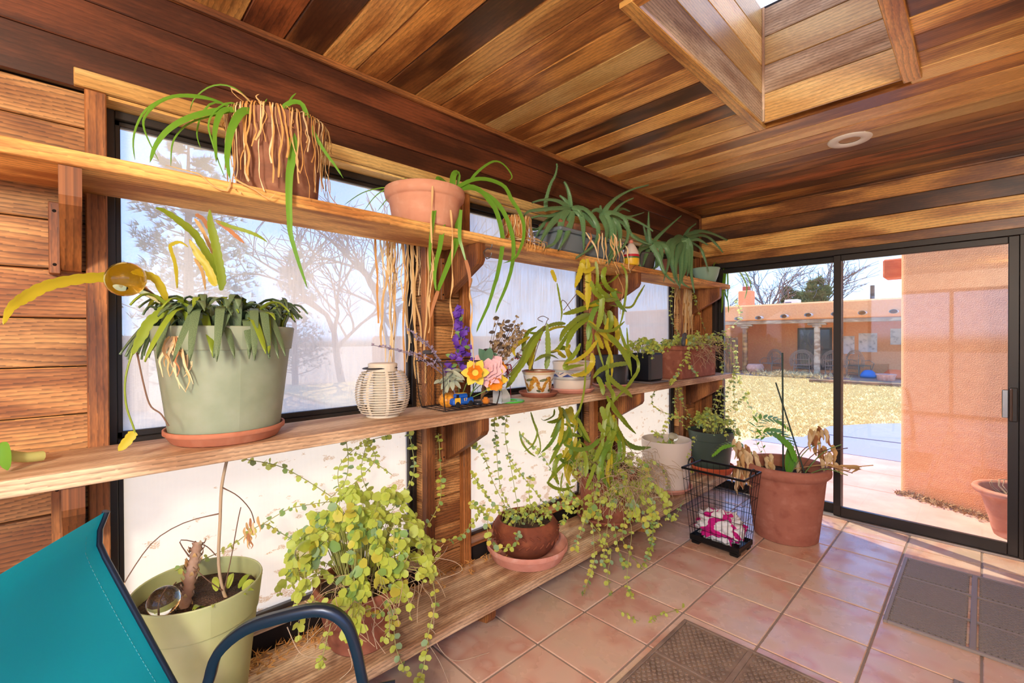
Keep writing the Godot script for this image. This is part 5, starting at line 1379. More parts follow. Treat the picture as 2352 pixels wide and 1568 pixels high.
func build_outside() -> void:
	rng.seed = 99
	var dirt := paint(Color.WHITE, 0.95)
	dirt.albedo_texture = ramp_tex(101, 0.03, [[0.0, rgb(166, 144, 112)], [0.5, rgb(184, 164, 134)], [1.0, rgb(198, 180, 150)]], 512, 5)
	dirt.uv1_triplanar = true
	dirt.uv1_world_triplanar = true
	dirt.uv1_scale = Vector3(0.25, 0.25, 0.25)
	var g := setting("ground")
	part(g, "dirt", blk(Vector3(-90, -0.6, -90), Vector3(60, -0.22, 60), 0.0), dirt)
	# dry lawn
	var lawn := paint(Color.WHITE, 0.95)
	lawn.albedo_texture = ramp_tex(103, 0.05, [[0.0, rgb(150, 134, 74)], [0.35, rgb(206, 178, 112)], [0.6, rgb(222, 198, 136)], [1.0, rgb(184, 164, 92)]], 512, 5)
	lawn.uv1_triplanar = true
	lawn.uv1_world_triplanar = true
	lawn.uv1_scale = Vector3(0.35, 0.35, 0.35)
	var lw := solo("lawn", blk(Vector3(-14, -0.3, -15.6), Vector3(3.0, -0.165, -0.2), 0.0), lawn, "dry straw-coloured lawn between the patio and the adobe house", "lawn")
	lw.set_meta("kind", "structure")
	var xs := []
	for k in 16000:
		var z := -lerpf(3.2, 15.2, pow(rng.randf(), 0.8))
		var x := rng.randf_range(-0.2 + z * 0.36, 1.2 + z * 0.02)
		if x > 0.0 and z > -5.2: continue
		xs.append(Transform3D(Basis(Vector3.UP, rng.randf() * TAU).scaled(Vector3.ONE * rng.randf_range(0.7, 1.5)), Vector3(x, -0.168, z)))
	var blades := paint(rgb(220, 194, 128), 0.9)
	scatter(lw, "grass", tuft(6, 0.06, 0.004, 0.9), blades, xs)
	# patio slabs, bluish-grey apron
	var slab := paint(Color.WHITE, 0.8)
	slab.albedo_texture = ramp_tex(105, 0.012, [[0.0, rgb(184, 140, 122)], [0.5, rgb(196, 152, 134)], [1.0, rgb(204, 166, 148)]], 512, 5)
	slab.uv1_triplanar = true
	slab.uv1_world_triplanar = true
	slab.uv1_scale = Vector3(0.4, 0.4, 0.4)
	var apron_mat := paint(rgb(136, 138, 156), 0.7)  # bluish-grey tone for the far zone of the patio
	var pa := setting("patio")
	var zz := [-0.12, -1.38, -2.1, -2.85]
	for k in 3:
		part(pa, "slab", blk(Vector3(-0.35 - 0.1 * k, -0.25, zz[k + 1] + 0.008), Vector3(3.2, -0.10, zz[k]), 0.006), slab)
	var b := MB.new()
	prism(b, [Vector2(3.2, -2.86), Vector2(-0.5, -2.86), Vector2(-0.35, -3.3), Vector2(-0.02, -3.6), Vector2(0.0, -4.0), Vector2(3.2, -4.15)], -0.25, -0.10)
	part(pa, "blue_grey_apron", b.mesh(), apron_mat)
	b = MB.new()
	prism(b, [Vector2(3.2, -4.25), Vector2(0.0, -4.1), Vector2(0.05, -4.85), Vector2(0.48, -5.6), Vector2(0.83, -6.0), Vector2(3.2, -6.4)], -0.25, -0.105)
	part(pa, "blue_grey_apron", b.mesh(), apron_mat)
	# stucco corner of the house at the right of the door
	b = MB.new()
	var o := Vector2(1.255, -1.50)
	var along := Vector2(0.88, 0.47).normalized()
	var into := Vector2(along.y, -along.x)
	var poly := []
	for k in 7:
		var a := PI / 2 * k / 6.0
		poly.append(o + along * 0.07 * (1 - sin(a)) + into * 0.07 * (1 - cos(a)))
	poly.append(o + into * 1.4)
	poly.append(o + into * 1.4 + along * 1.9)
	poly.append(o + along * 1.9)
	prism(b, poly, -0.25, 3.3)
	var hw := thing("stucco_wall", "tall orange stucco wall corner just outside the sliding door", "wall")
	part(hw, "wall_face", b.mesh(), mats.stucco)
	var sc := MB.new()
	sc.box(Vector3(1.20, 2.07, -1.9), Vector3(0.18, 0.19, 0.26), 0.014)
	part(hw, "scupper", sc.mesh(), clay(106, rgb(200, 98, 56), rgb(188, 88, 50), rgb(210, 112, 68)))
	build_house()
	# large planter by the wall with dead stems
	var op := thing("terracotta_planter", "cracked terracotta planter with dead stems outside against the stucco wall", "planter", Vector3(2.03, -0.10, -0.82))
	b = MB.new()
	b.lathe([[0.0, 0.0], [0.15, 0.0], [0.165, 0.05], [0.168, 0.07], [0.19, 0.16], [0.21, 0.25], [0.225, 0.29], [0.24, 0.30], [0.262, 0.315], [0.27, 0.335], [0.262, 0.35], [0.235, 0.35], [0.225, 0.33], [0.21, 0.28]], 40)
	part(op, "pot", b.mesh(), mats.terracotta)
	b = MB.new()
	b.lathe([[0.215, 0.27], [0.1, 0.285], [0.0, 0.28]], 24)
	part(op, "soil", b.mesh(), mats.soil)
	for k in 9:
		b = MB.new()
		var a := rng.randf() * TAU
		var p := Vector3(cos(a) * 0.1, 0.28, sin(a) * 0.1)
		var d := Vector3(cos(a), 0.9, sin(a))
		b.tube([p, p + d * 0.06, p + d * 0.11 + Vector3(0.04, 0, 0.02), p + d * 0.13 + Vector3(0.09, -0.02, 0.0)], [0.004, 0.003, 0.003, 0.002], 5)
		part(op, "stem", b.mesh(), paint(rgb(190, 160, 120), 0.9))
	# leaf litter
	var lit := solo("leaf_litter", tuft(1, 0.03, 0.004, 1.0), paint(rgb(140, 104, 66), 0.9), "dry leaves and twigs blown along the stucco wall base", "litter")
	lit.set_meta("kind", "stuff")
	lit.position = Vector3(1.5, -0.098, -1.3)
	xs = []
	for k in 420:
		var f := rng.randf()
		var p2 := Vector2(1.3, -1.46) + along * f * 0.75 - into * absf(rng.randfn()) * 0.05
		xs.append(Transform3D(Basis(Vector3(rng.randfn(), 0.3, rng.randfn()).normalized(), 1.4 + rng.randfn() * 0.3) * Basis(Vector3.UP, rng.randf() * TAU) * Basis().scaled(Vector3.ONE * rng.randf_range(0.8, 2.2)), Vector3(p2.x, -0.095 + rng.randf() * 0.02, p2.y) - lit.position))
	scatter(lit, "dead_leaves", tuft(3, 0.025, 0.004, 0.7), paint(rgb(168, 128, 84), 0.9), xs)
	# garden side: adobe yard walls and trees seen through the fogged windows
	for q in [[3.0, 9.0, "low orange adobe yard wall outside, left of the pine"], [-8.0, -2.45, "low orange adobe yard wall outside, behind the lantern"]]:
		b = MB.new()
		b.box(Vector3(-11.2, 0.6, (q[0] + q[1]) / 2), Vector3(0.4, 1.72, q[1] - q[0]), 0.08)
		solo("yard_wall", b.mesh(), mats.stucco, q[2], "wall", Transform3D(), "low adobe yard walls")
	tree("pine_tree", "tall grey-green pine seen through the fogged window beside the sage pot", Vector3(-11.0, -0.2, 2.25), 6.2, 1, 201)
	tree("pine_tree", "small faint pine in the fogged window right of the tall pine", Vector3(-15.0, -0.2, -1.4), 4.6, 1, 202)
	tree("bare_tree", "leafless tree behind the hanging dry strips in the first window", Vector3(-11.0, -0.2, -2.9), 6.4, 0, 203)
	tree("bare_tree", "leafless tree in the first window left of the dry strips", Vector3(-14.5, -0.2, -2.9), 6.6, 0, 204)
	tree("bare_tree", "leafless tree above the chimney end of the house roof", Vector3(-7.5, 0.0, -27.0), 6.8, 0, 205)
	tree("bare_tree", "leafless tree behind the evergreen over the house roof", Vector3(-5.6, 0.0, -29.0), 6.6, 0, 206)
	tree("bare_tree", "thin leafless tree rising beside the small green hanging bowl", Vector3(-10.5, 0.0, -25.0), 5.6, 0, 207)
	tree("evergreen_tree", "broad dark evergreen behind the house roof", Vector3(-4.9, 0.0, -27.0), 4.7, 2, 208)
	tree("evergreen_tree", "smaller evergreen left of the broad one behind the roof", Vector3(-6.4, 0.0, -27.5), 4.35, 2, 209)

func build_house() -> void:
	rng.seed = 311
	var h := thing("adobe_house", "long orange adobe house with a shaded porch across the lawn", "house")
	var zf := -16.24
	var zb := -18.6
	part(h, "parapet", blk(Vector3(-11.0, 2.06, zf - 0.35), Vector3(2.6, 2.74, zf), 0.06), mats.stucco)
	part(h, "roof", blk(Vector3(-11.0, 2.2, zf - 9.0), Vector3(2.6, 2.5, zf - 0.3), 0.02), mats.stucco)
	part(h, "back_wall", blk(Vector3(-11.0, -0.2, zb - 0.3), Vector3(2.6, 2.3, zb), 0.01), mats.stucco)
	part(h, "end_wall", blk(Vector3(-11.0, -0.2, zb), Vector3(-5.9, 2.2, zf - 0.4), 0.03), mats.stucco)
	part(h, "porch_floor", blk(Vector3(-11.0, -0.3, zb), Vector3(2.6, -0.13, zf + 0.5), 0.01), paint(rgb(150, 116, 100), 0.8))
	var bm := MB.new()
	bm.box(Vector3(-4.2, 1.995, zf - 0.1), Vector3(13.0, 0.13, 0.22), 0.01, 0, Vector2(0.2, 0.3))
	part(h, "porch_beam", bm.mesh(), mats.w0)
	for x in [-5.2, -2.6, 1.0]:
		var b := MB.new()
		b.tube([Vector3(x, -0.15, zf - 0.1), Vector3(x + 0.01, 0.9, zf - 0.1), Vector3(x, 1.84, zf - 0.1)], [0.11, 0.105, 0.10], 12)
		var p := part(h, "post", b.mesh(), mats.w1 if x > -5 else mats.m1)
		b = MB.new()
		b.box(Vector3(x, 1.88, zf - 0.1), Vector3(0.62, 0.10, 0.2), 0.03)
		b.box(Vector3(x, 1.80, zf - 0.1), Vector3(0.30, 0.10, 0.2), 0.03)
		part(p, "corbel", b.mesh(), mats.w0)
	for c in [[-5.36, 2.15], [-4.55, 2.16], [-3.63, 2.19], [-2.81, 2.21], [-1.96, 2.21], [-1.16, 2.22], [-0.3, 2.23]]:
		var b := MB.new()
		var P := []
		for z in [0.0, 0.34]:
			var row := PackedVector3Array()
			for q in 12:
				var a := TAU * q / 12.0
				row.append(Vector3(c[0] + cos(a) * 0.12, c[1] + 0.02 + sin(a) * 0.075, zf + z))
			P.append(row)
		b.grid(P, true, false)
		part(h, "rain_spout", b.mesh(), paint(rgb(226, 224, 220), 0.4, 0.1))
	# dark porch window with frame, notices
	var w := part(h, "window", blk(Vector3(-3.8, 0.0, zb), Vector3(-2.55, 1.78, zb + 0.05), 0.005), mats.frame)
	part(w, "pane", blk(Vector3(-3.72, 0.08, zb + 0.05), Vector3(-3.1, 1.70, zb + 0.055), 0.0), paint(rgb(58, 60, 58), 0.08))
	part(w, "pane", blk(Vector3(-3.04, 0.08, zb + 0.05), Vector3(-2.63, 1.70, zb + 0.055), 0.0), paint(rgb(58, 60, 58), 0.08))
	for q in [[-2.19, -1.79, 0.69, 1.42], [-1.66, -1.07, 0.78, 1.53], [-0.67, -0.25, 1.08, 1.70]]:
		solo("wall_poster", blk(Vector3(q[0], q[2], zb + 0.001), Vector3(q[1], q[3], zb + 0.02), 0.003), poster(int(q[2] * 100.0)), ["pale paper poster beside the dark porch window", "square printed poster in the middle of the porch wall", "pale poster at the right end of the porch wall"][[0.69, 0.78, 1.08].find(q[2])], "poster", Transform3D(), "posters on the porch wall")
	var ch := MB.new()
	ch.box(Vector3(-6.55, 3.2, -20.5), Vector3(0.62, 1.1, 0.6), 0.04)
	var cc := part(h, "chimney", ch.mesh(), mats.stucco)
	ch = MB.new()
	ch.box(Vector3(-6.55, 3.85, -20.5), Vector3(0.30, 0.24, 0.30), 0.02)
	part(cc, "chimney_flue", ch.mesh(), paint(rgb(186, 88, 62), 0.9))
	var ac := thing("rooftop_cooler", "white boxy cooler unit on the house roof before the evergreens", "cooler", Vector3(-4.35, 2.5, -20.0))
	ch = MB.new()
	ch.box(Vector3(0, 0.32, 0), Vector3(0.55, 0.62, 0.55), 0.02)
	part(ac, "housing", ch.mesh(), mats.white_paint)
	for k in 2:
		ch = MB.new()
		ch.box(Vector3(-0.12, 0.25 + 0.2 * k, 0.28), Vector3(0.26, 0.14, 0.02), 0.004)
		part(ac, "louver", ch.mesh(), paint(rgb(120, 118, 114), 0.6))
	var pole := MB.new()
	pole.tube([Vector3(0, 0, 0), Vector3(0, 4.65, 0)], [0.13, 0.11], 8)
	solo("utility_pole", pole.mesh(), paint(rgb(120, 98, 78), 0.9), "wooden utility pole top beyond the right end of the roof", "pole", Transform3D(Basis(), Vector3(-2.75, -0.2, -30.0)))
	# dark plank fence at the left end
	var f := thing("plank_fence", "dark weathered plank fence at the left end of the porch", "fence", Vector3(-6.0, -0.2, -15.95))
	for k in 6:
		var p := MB.new()
		p.box(Vector3(0.12 * k, 0.78 + 0.03 * (k % 2), 0), Vector3(0.112, 1.56, 0.025), 0.004, 1, uvr())
		part(f, "picket", p.mesh(), mats.d2)
	willow_chair(Vector3(-3.2, -0.13, -16.75), 0.05, "round-backed willow chair left of the porch post, seen from behind")
	willow_chair(Vector3(-4.35, -0.13, -17.5), 2.6, "shaded willow chair at the back left of the porch")
	willow_chair(Vector3(-2.15, -0.13, -16.8), -0.12, "willow chair just right of the pale porch post")
	willow_chair(Vector3(-1.65, -0.13, -17.6), -0.7, "small willow chair further right, half behind the door mullion")
	var pot := MB.new()
	pot.lathe([[0.0, 0.0], [0.2, 0.0], [0.32, 0.16], [0.34, 0.26], [0.28, 0.38], [0.24, 0.40], [0.22, 0.36], [0.0, 0.34]], 24)
	solo("clay_jar", pot.mesh(), mats.terracotta_pale, "squat clay jar at the left foot of the porch", "jar", Transform3D(Basis(), Vector3(-4.8, -0.13, -16.35)))
	var bag := MB.new()
	bag.lathe([[0.0, 0.30], [0.12, 0.28], [0.2, 0.2], [0.24, 0.1], [0.22, 0.0], [0.0, 0.0]], 18, Vector3.ZERO, 0.08)
	solo("blue_bundle", bag.mesh(), paint(rgb(30, 110, 180), 0.6), "bright blue rounded bundle lying on the porch floor", "bag", Transform3D(Basis(), Vector3(-1.12, -0.13, -16.9)))
	bag = MB.new()
	bag.lathe([[0.0, 0.34], [0.16, 0.32], [0.30, 0.22], [0.38, 0.1], [0.34, 0.0], [0.0, 0.0]], 18, Vector3.ZERO, 0.12)
	solo("orange_bundle", bag.mesh(), paint(rgb(232, 96, 40), 0.6), "orange crumpled bundle beside the blue one on the porch", "bag", Transform3D(Basis(), Vector3(-0.40, -0.13, -17.1)))
	bag = MB.new()
	bag.lathe([[0.0, 0.0], [0.16, 0.0], [0.24, 0.05], [0.26, 0.2], [0.30, 0.24], [0.28, 0.26], [0.0, 0.22]], 20)
	solo("stone_tub", bag.mesh(), mats.saucer_pink, "low pale pink tub in front of the orange bundle", "tub", Transform3D(Basis(), Vector3(-0.5, -0.16, -16.0)))
	# timber edging and the brush pile
	var ed := MB.new()
	ed.box(Vector3(0, 0, 0), Vector3(3.4, 0.14, 0.14), 0.02, 0, Vector2.ZERO, Basis(Vector3.UP, 0.02))
	solo("lawn_edging", ed.mesh(), mats.d3, "dark timber edging between the lawn and the porch bed", "edging", Transform3D(Basis(), Vector3(-0.6, -0.12, -13.95)))
	var br := solo("brush_pile", tuft(2, 0.2, 0.01, 1.0), paint(rgb(186, 160, 110), 0.9), "straw-coloured pile of dry brush in front of the porch", "brush")
	br.set_meta("kind", "stuff")
	br.position = Vector3(-3.4, -0.14, -15.7)
	var xs := []
	for k in 500:
		xs.append(Transform3D(Basis(Vector3(rng.randfn(), 0.2, rng.randfn()).normalized(), 1.1).scaled(Vector3.ONE * rng.randf_range(0.6, 1.4)), Vector3(rng.randfn() * 0.75, absf(rng.randfn()) * 0.07, rng.randfn() * 0.3)))
	scatter(br, "dry_stems", tuft(4, 0.22, 0.008, 0.6), paint(rgb(196, 172, 120), 0.9), xs)

func poster(sd: int) -> StandardMaterial3D:
	var m := paint(Color.WHITE, 0.7)
	m.albedo_texture = ramp_tex(sd, 0.03, [[0.0, rgb(150, 146, 140)], [0.45, rgb(214, 208, 196)], [1.0, rgb(224, 220, 208)]], 128, 3)
	return m

# ---------------------------------------------------------------- pots and saucers
func lathe_mesh(prof: Array, seg := 40, wob := 0.0) -> ArrayMesh:
	var b := MB.new()
	b.lathe(prof, seg, Vector3.ZERO, wob)
	return b.mesh()

func pot_profile(rb: float, rt: float, h: float, band: float, lip: float, wall := 0.008) -> Array:
	var p := [[0.0, 0.0], [rb * 0.96, 0.0], [rb, 0.004]]
	var rj := lerpf(rb, rt - lip, (h - band) / h)
	if band > 0.0:
		p += [[rj, h - band], [rj + lip * 0.9, h - band + 0.002], [rj + lip, h - band + 0.006]]
	p += [[rt, h - 0.004], [rt - wall * 0.3, h], [rt - wall * 0.8, h], [rt - wall, h - 0.004], [lerpf(rb, rt, 0.86) - wall, h * 0.80]]
	return p

func potted(called: String, label: String, at: Vector3, prof: Array, m: Material, soil: float, soil_r: float, wob := 0.0, print_h := 0.0) -> Node3D:
	var t := thing(called, label, "potted plant", at)
	part(t, "pot", lathe_mesh(prof, 48, wob) if print_h == 0.0 else wrap_print(prof, 48, print_h), m)
	var b := MB.new()
	var P := []
	var n1 := noise(int(at.z * 50.0), 18.0, 2)
	for r in 6:
		var row := PackedVector3Array()
		for q in 25:
			var a := TAU * q / 24.0
			var rr := soil_r * r / 5.0
			row.append(Vector3(cos(a) * rr, soil + 0.008 * n1.get_noise_2d(cos(a) * rr, sin(a) * rr) + 0.006 * (1.0 - r / 5.0), sin(a) * rr))
		P.append(row)
	b.grid(P, false, true)
	part(t, "soil", b.mesh(), mats.soil)
	return t

func saucer(label: String, at: Vector3, r: float, h: float, m: Material) -> Node3D:
	var t := thing("plant_saucer", label, "saucer", at, 0.0, "saucers under pots")
	part(t, "dish", lathe_mesh([[0.0, 0.0], [r * 0.84, 0.0], [r * 0.88, 0.004], [r * 0.97, h * 0.65], [r, h * 0.7], [r, h], [r - 0.007, h], [r * 0.95, h * 0.75], [r * 0.84, 0.008], [0.0, 0.008]], 40), m)
	return t

func stripes() -> StandardMaterial3D:
	# cream glaze with grey lines and a band of blue triangles and stepped keys
	var im := Image.create(512, 256, false, Image.FORMAT_RGB8)
	im.fill(rgb(226, 210, 190))
	var line := rgb(110, 116, 118)
	var blue := rgb(58, 72, 130)
	for y in [72, 150, 156]: im.fill_rect(Rect2i(0, y, 512, 3), line)
	im.fill_rect(Rect2i(0, 80, 512, 10), rgb(176, 188, 186))
	im.fill_rect(Rect2i(0, 136, 512, 9), rgb(176, 188, 186))
	for k in 8:
		var x := k * 64
		for y in 26:
			var w := y
			im.fill_rect(Rect2i(x + 26 - w, 106 + y, w * 2, 1), blue)
		im.fill_rect(Rect2i(x + 2, 94, 20, 3), line)
		im.fill_rect(Rect2i(x + 2, 94, 3, 18), line)
		im.fill_rect(Rect2i(x + 10, 101, 3, 10), line)
		for y in 18: im.fill_rect(Rect2i(x + 40 + y, 94 + y, 8, 1), blue)
	var m := paint(Color.WHITE, 0.35)
	m.albedo_texture = ImageTexture.create_from_image(im)
	return m

func blob(im: Image, cx: float, cy: float, rx: float, ry: float, ang: float, col: Color) -> void:
	var R := int(maxf(rx, ry)) + 1
	for y in range(-R, R):
		for x in range(-R, R):
			var u := x * cos(ang) + y * sin(ang)
			var w := -x * sin(ang) + y * cos(ang)
			if (u * u) / (rx * rx) + (w * w) / (ry * ry) < 1.0:
				var px := posmod(int(cx) + x, im.get_width())
				var py := clampi(int(cy) + y, 0, im.get_height() - 1)
				im.set_pixel(px, py, col)

func painted() -> StandardMaterial3D:
	# hand-painted ochre brush strokes and olive leaves on a pale glaze
	var im := Image.create(512, 192, false, Image.FORMAT_RGB8)
	im.fill(rgb(226, 220, 208))
	rng.seed = 88
	for k in 6:
		var x := k * 86.0
		for j in 26:
			var f := j / 26.0
			blob(im, x + 8 + f * 34 + rng.randfn() * 3, 60 + f * 100 + rng.randfn() * 5, 13, 9, 0.8, [rgb(196, 140, 48), rgb(176, 116, 40), rgb(206, 160, 72)][j % 3])
			blob(im, x + 86 - f * 30 + rng.randfn() * 3, 50 + f * 100 + rng.randfn() * 5, 12, 8, -0.8, [rgb(190, 130, 44), rgb(160, 104, 40), rgb(210, 170, 84)][j % 3])
		blob(im, x + 38, 72, 24, 10, 0.3, rgb(92, 98, 62))
		blob(im, x + 38, 71, 18, 5, 0.3, rgb(132, 134, 92))
		blob(im, x + 66, 160, 16, 9, -0.4, rgb(92, 98, 66))
	im.fill_rect(Rect2i(0, 0, 512, 10), rgb(150, 78, 44))
	im.fill_rect(Rect2i(0, 10, 512, 22), rgb(214, 196, 160))
	var m := paint(Color.WHITE, 0.3)
	m.albedo_texture = ImageTexture.create_from_image(im)
	return m

func globe(label: String, at: Vector3, r: float, dir: Vector3, col: Color) -> void:
	var t := thing("watering_globe", label, "watering globe", at, 0.0, "glass watering globes")
	t.basis = Basis(Quaternion(Vector3.UP, dir.normalized()))
	var m := paint(Color(col.r, col.g, col.b, 0.0), 0.0)
	m.refraction_enabled = true
	m.refraction_scale = 0.033
	var p := []
	for k in 15:
		var a := PI * (1.0 - k / 14.0)
		p.append([maxf(0.0, sin(a) * r), cos(a) * -r * 0.92])
	p.reverse()
	part(t, "bulb", lathe_mesh(p, 32), m)
	part(t, "neck", lathe_mesh([[r * 0.34, r * 0.84], [r * 0.24, r * 1.15], [r * 0.18, r * 1.6], [r * 0.16, r * 2.6]], 16), m)

func build_pots() -> void:
	rng.seed = 1201
	var sage := paint(Color.WHITE, 0.55)
	sage.albedo_texture = ramp_tex(131, 0.02, [[0.0, rgb(134, 146, 118)], [0.5, rgb(146, 156, 128)], [1.0, rgb(158, 164, 140)]], 256, 4)
	sage.uv1_triplanar = true
	sage.uv1_scale = Vector3(2, 2, 2)
	var sage2 := paint(Color.WHITE, 0.5)
	sage2.albedo_texture = ramp_tex(132, 0.01, [[0.0, rgb(164, 172, 112)], [0.55, rgb(176, 182, 126)], [1.0, rgb(194, 198, 148)]], 256, 4)
	sage2.uv1_triplanar = true
	sage2.uv1_scale = Vector3(1.4, 1.4, 1.4)
	mats.sage2 = sage2
	# ---- upper shelf
	var t := potted("potted_lily", "rough brown clay pot with arching green straps and hanging dry leaves", Vector3(0.15, 1.84, 3.667), pot_profile(0.122, 0.150, 0.262, 0.055, 0.008), mats.terracotta_old, 0.235, 0.136)
	grow(t, "lily_one")
	strands(t, Vector3(0.15, 1.84, 3.667), 0.152, 0.262, -1.25, 1.75, 48, 0.05, 0.30, 501)
	t = potted("potted_lily", "wide pale terracotta bowl with long drooping amaryllis leaves", Vector3(0.15, 1.84, 3.079), [[0.0, 0.0], [0.118, 0.0], [0.126, 0.012], [0.142, 0.06], [0.152, 0.12], [0.156, 0.125], [0.166, 0.130], [0.171, 0.150], [0.170, 0.168], [0.163, 0.171], [0.156, 0.166], [0.150, 0.13]], mats.terracotta_pale, 0.14, 0.150)
	grow(t, "lily_two")
	curtain(t, 521)
	t = potted("potted_bulb", "small orange plastic pot matted with dry brown roots", Vector3(0.15, 1.852, 2.531), pot_profile(0.055, 0.072, 0.135, 0.03, 0.004), paint(rgb(206, 120, 40), 0.5), 0.12, 0.065)
	strands(t, Vector3(0.15, 1.852, 2.531), 0.074, 0.135, -1.1, 1.6, 40, 0.05, 0.20, 531)
	saucer("small maroon saucer under the orange plastic pot", Vector3(0.15, 1.84, 2.531), 0.085, 0.024, paint(rgb(110, 56, 44), 0.6))
	# grey window box with two aloe clumps
	t = thing("aloe_planter", "blue-grey window box overflowing with two large drooping aloes", "potted plant", Vector3.ZERO)
	var b := MB.new()
	b.box(Vector3(0.155, 1.90, 1.99), Vector3(0.20, 0.12, 0.62), 0.015)
	b.box(Vector3(0.155, 1.965, 1.99), Vector3(0.225, 0.022, 0.645), 0.008)
	part(t, "box", b.mesh(), paint(rgb(116, 128, 136), 0.6))
	b = MB.new()
	b.box(Vector3(0.155, 2.0, 1.99), Vector3(0.17, 0.05, 0.58), 0.01)
	part(t, "soil", b.mesh(), mats.terracotta_old)
	grow_world(t, "aloe_one")
	grow_world(t, "aloe_two")
	for k in 14: dry_leaf(t, Vector3(0.28 + rng.randf() * 0.04, 2.0 - rng.randf() * 0.05, 1.72 + rng.randf() * 0.5), 0.12 + rng.randf() * 0.1)
	t = potted("potted_aloe", "dark green aloe in a low dark pot between the window box and the corner aloe", Vector3(0.15, 1.84, 1.31), pot_profile(0.09, 0.11, 0.12, 0.02, 0.004), paint(rgb(74, 64, 58), 0.6), 0.10, 0.1)
	grow(t, "aloe_three")
	t = potted("potted_aloe", "spiny aloe drooping over the shelf beside the small green bowl", Vector3(0.16, 1.84, 0.80), pot_profile(0.09, 0.12, 0.14, 0.025, 0.004), mats.terracotta_red, 0.12, 0.105)
	grow(t, "aloe_four")
	curtain(t, 541, 0.20, 0.42, 0.365, 0.55)
	t = potted("potted_spider_plant", "pale green plastic bowl with a spider plant at the shelf end", Vector3(0.17, 1.84, 0.265), [[0.0, 0.0], [0.068, 0.0], [0.075, 0.006], [0.098, 0.07], [0.108, 0.118], [0.112, 0.122], [0.112, 0.13], [0.106, 0.13], [0.1, 0.1]], paint(rgb(150, 184, 160), 0.45), 0.10, 0.098)
	grow(t, "spider_small")
	# ---- middle shelf
	t = potted("potted_gasteria", "large sage green plastic pot crowded with speckled gasteria and cactus leaves", Vector3(0.142, 1.07, 3.824), pot_profile(0.150, 0.197, 0.345, 0.072, 0.006), sage, 0.315, 0.18)
	grow(t, "epi_sage")
	gasteria(t, Vector3(0.142, 1.385, 3.824))
	saucer("terracotta saucer under the large sage green pot", Vector3(0.142, 1.062, 3.824), 0.166, 0.042, mats.terracotta)
	globe("amber glass watering globe leaning out of the large sage pot", Vector3(0.24, 1.537, 4.074), 0.047, Vector3(-0.1, -0.15, -0.22), Color(0.95, 0.84, 0.52))
	t = potted("potted_cactus", "small painted pot with ochre brushwork and flat cactus leaves", Vector3(0.14, 1.074, 2.352), pot_profile(0.062, 0.092, 0.128, 0.018, 0.003), painted(), 0.108, 0.082, 0.0, 0.128)
	grow(t, "epi_painted")
	saucer("brown clay saucer under the small painted pot", Vector3(0.14, 1.062, 2.352), 0.108, 0.026, mats.terracotta_red)
	t = potted("potted_cactus", "cream glazed pot with a band of blue triangles and cactus leaves", Vector3(0.15, 1.074, 2.077), [[0.0, 0.0], [0.098, 0.0], [0.104, 0.006], [0.110, 0.05], [0.112, 0.10], [0.108, 0.14], [0.114, 0.163], [0.112, 0.168], [0.106, 0.168], [0.10, 0.14]], stripes(), 0.145, 0.10, 0.0, 0.168)
	grow(t, "epi_white")
	saucer("pinkish clay saucer under the cream pot with blue triangles", Vector3(0.15, 1.062, 2.077), 0.132, 0.028, mats.saucer_pink)
	t = potted("potted_cactus", "round charcoal pot under the great tangle of hanging cactus leaves", Vector3(0.15, 1.074, 1.663), pot_profile(0.096, 0.112, 0.192, 0.0, 0.0), paint(rgb(48, 50, 54), 0.4), 0.17, 0.10)
	grow(t, "epi_dark")
	saucer("pale square-edged saucer under the round charcoal pot", Vector3(0.15, 1.062, 1.663), 0.125, 0.022, mats.saucer_pink)
	t = thing("potted_coleus", "square black pot of small-leaved coleus beside the brown planter", "potted plant", Vector3(0.15, 1.074, 1.245))
	b = MB.new()
	b.box(Vector3(0, 0.098, 0), Vector3(0.185, 0.196, 0.185), 0.014)
	part(t, "pot", b.mesh(), paint(rgb(24, 26, 32), 0.35))
	mound(t, Vector3(0, 0.19, 0), 0.12, 0.13, 0.16, 34, 0.026, 120, 601)
	b = MB.new()
	b.box(Vector3(0, 0.006, 0), Vector3(0.24, 0.012, 0.24), 0.004)
	solo("plant_tray", b.mesh(), paint(rgb(120, 112, 110), 0.6), "flat grey tray under the square black pot", "saucer", Transform3D(Basis(), Vector3(0.15, 1.062, 1.245)))
	t = thing("potted_coleus", "long brown planter spilling a tangle of coleus at the shelf end", "potted plant", Vector3(0.155, 1.062, 0.62))
	b = MB.new()
	b.box(Vector3(0, 0.115, 0), Vector3(0.23, 0.23, 0.62), 0.008)
	b.box(Vector3(0, 0.235, 0), Vector3(0.25, 0.035, 0.645), 0.006)
	part(t, "box", b.mesh(), mats.terracotta_red)
	mound(t, Vector3(0, 0.24, 0.05), 0.14, 0.10, 0.30, 40, 0.026, 120, 611)
	mound(t, Vector3(0.02, 0.24, -0.28), 0.20, 0.12, 0.20, 40, 0.024, 120, 612)
	tangle(t, Vector3(0.12, 0.2, -0.12), Vector3(0.05, 0.22, 0.26), 90, 613)
	grow(t, "coleus_planter")
	# ---- lower shelf
	t = potted("potted_stump", "pale green plastic pot with bare soil, a leafless stem and a stump", Vector3(0.165, 0.24, 3.905), pot_profile(0.122, 0.170, 0.395, 0.10, 0.004, 0.006), sage2, 0.345, 0.158)
	stump_plants(t)
	globe("clear glass watering globe lying on the soil of the pale green pot", Vector3(0.24, 0.648, 4.0), 0.040, Vector3(-0.3, -0.9, -0.4), Color(0.96, 0.97, 0.92))
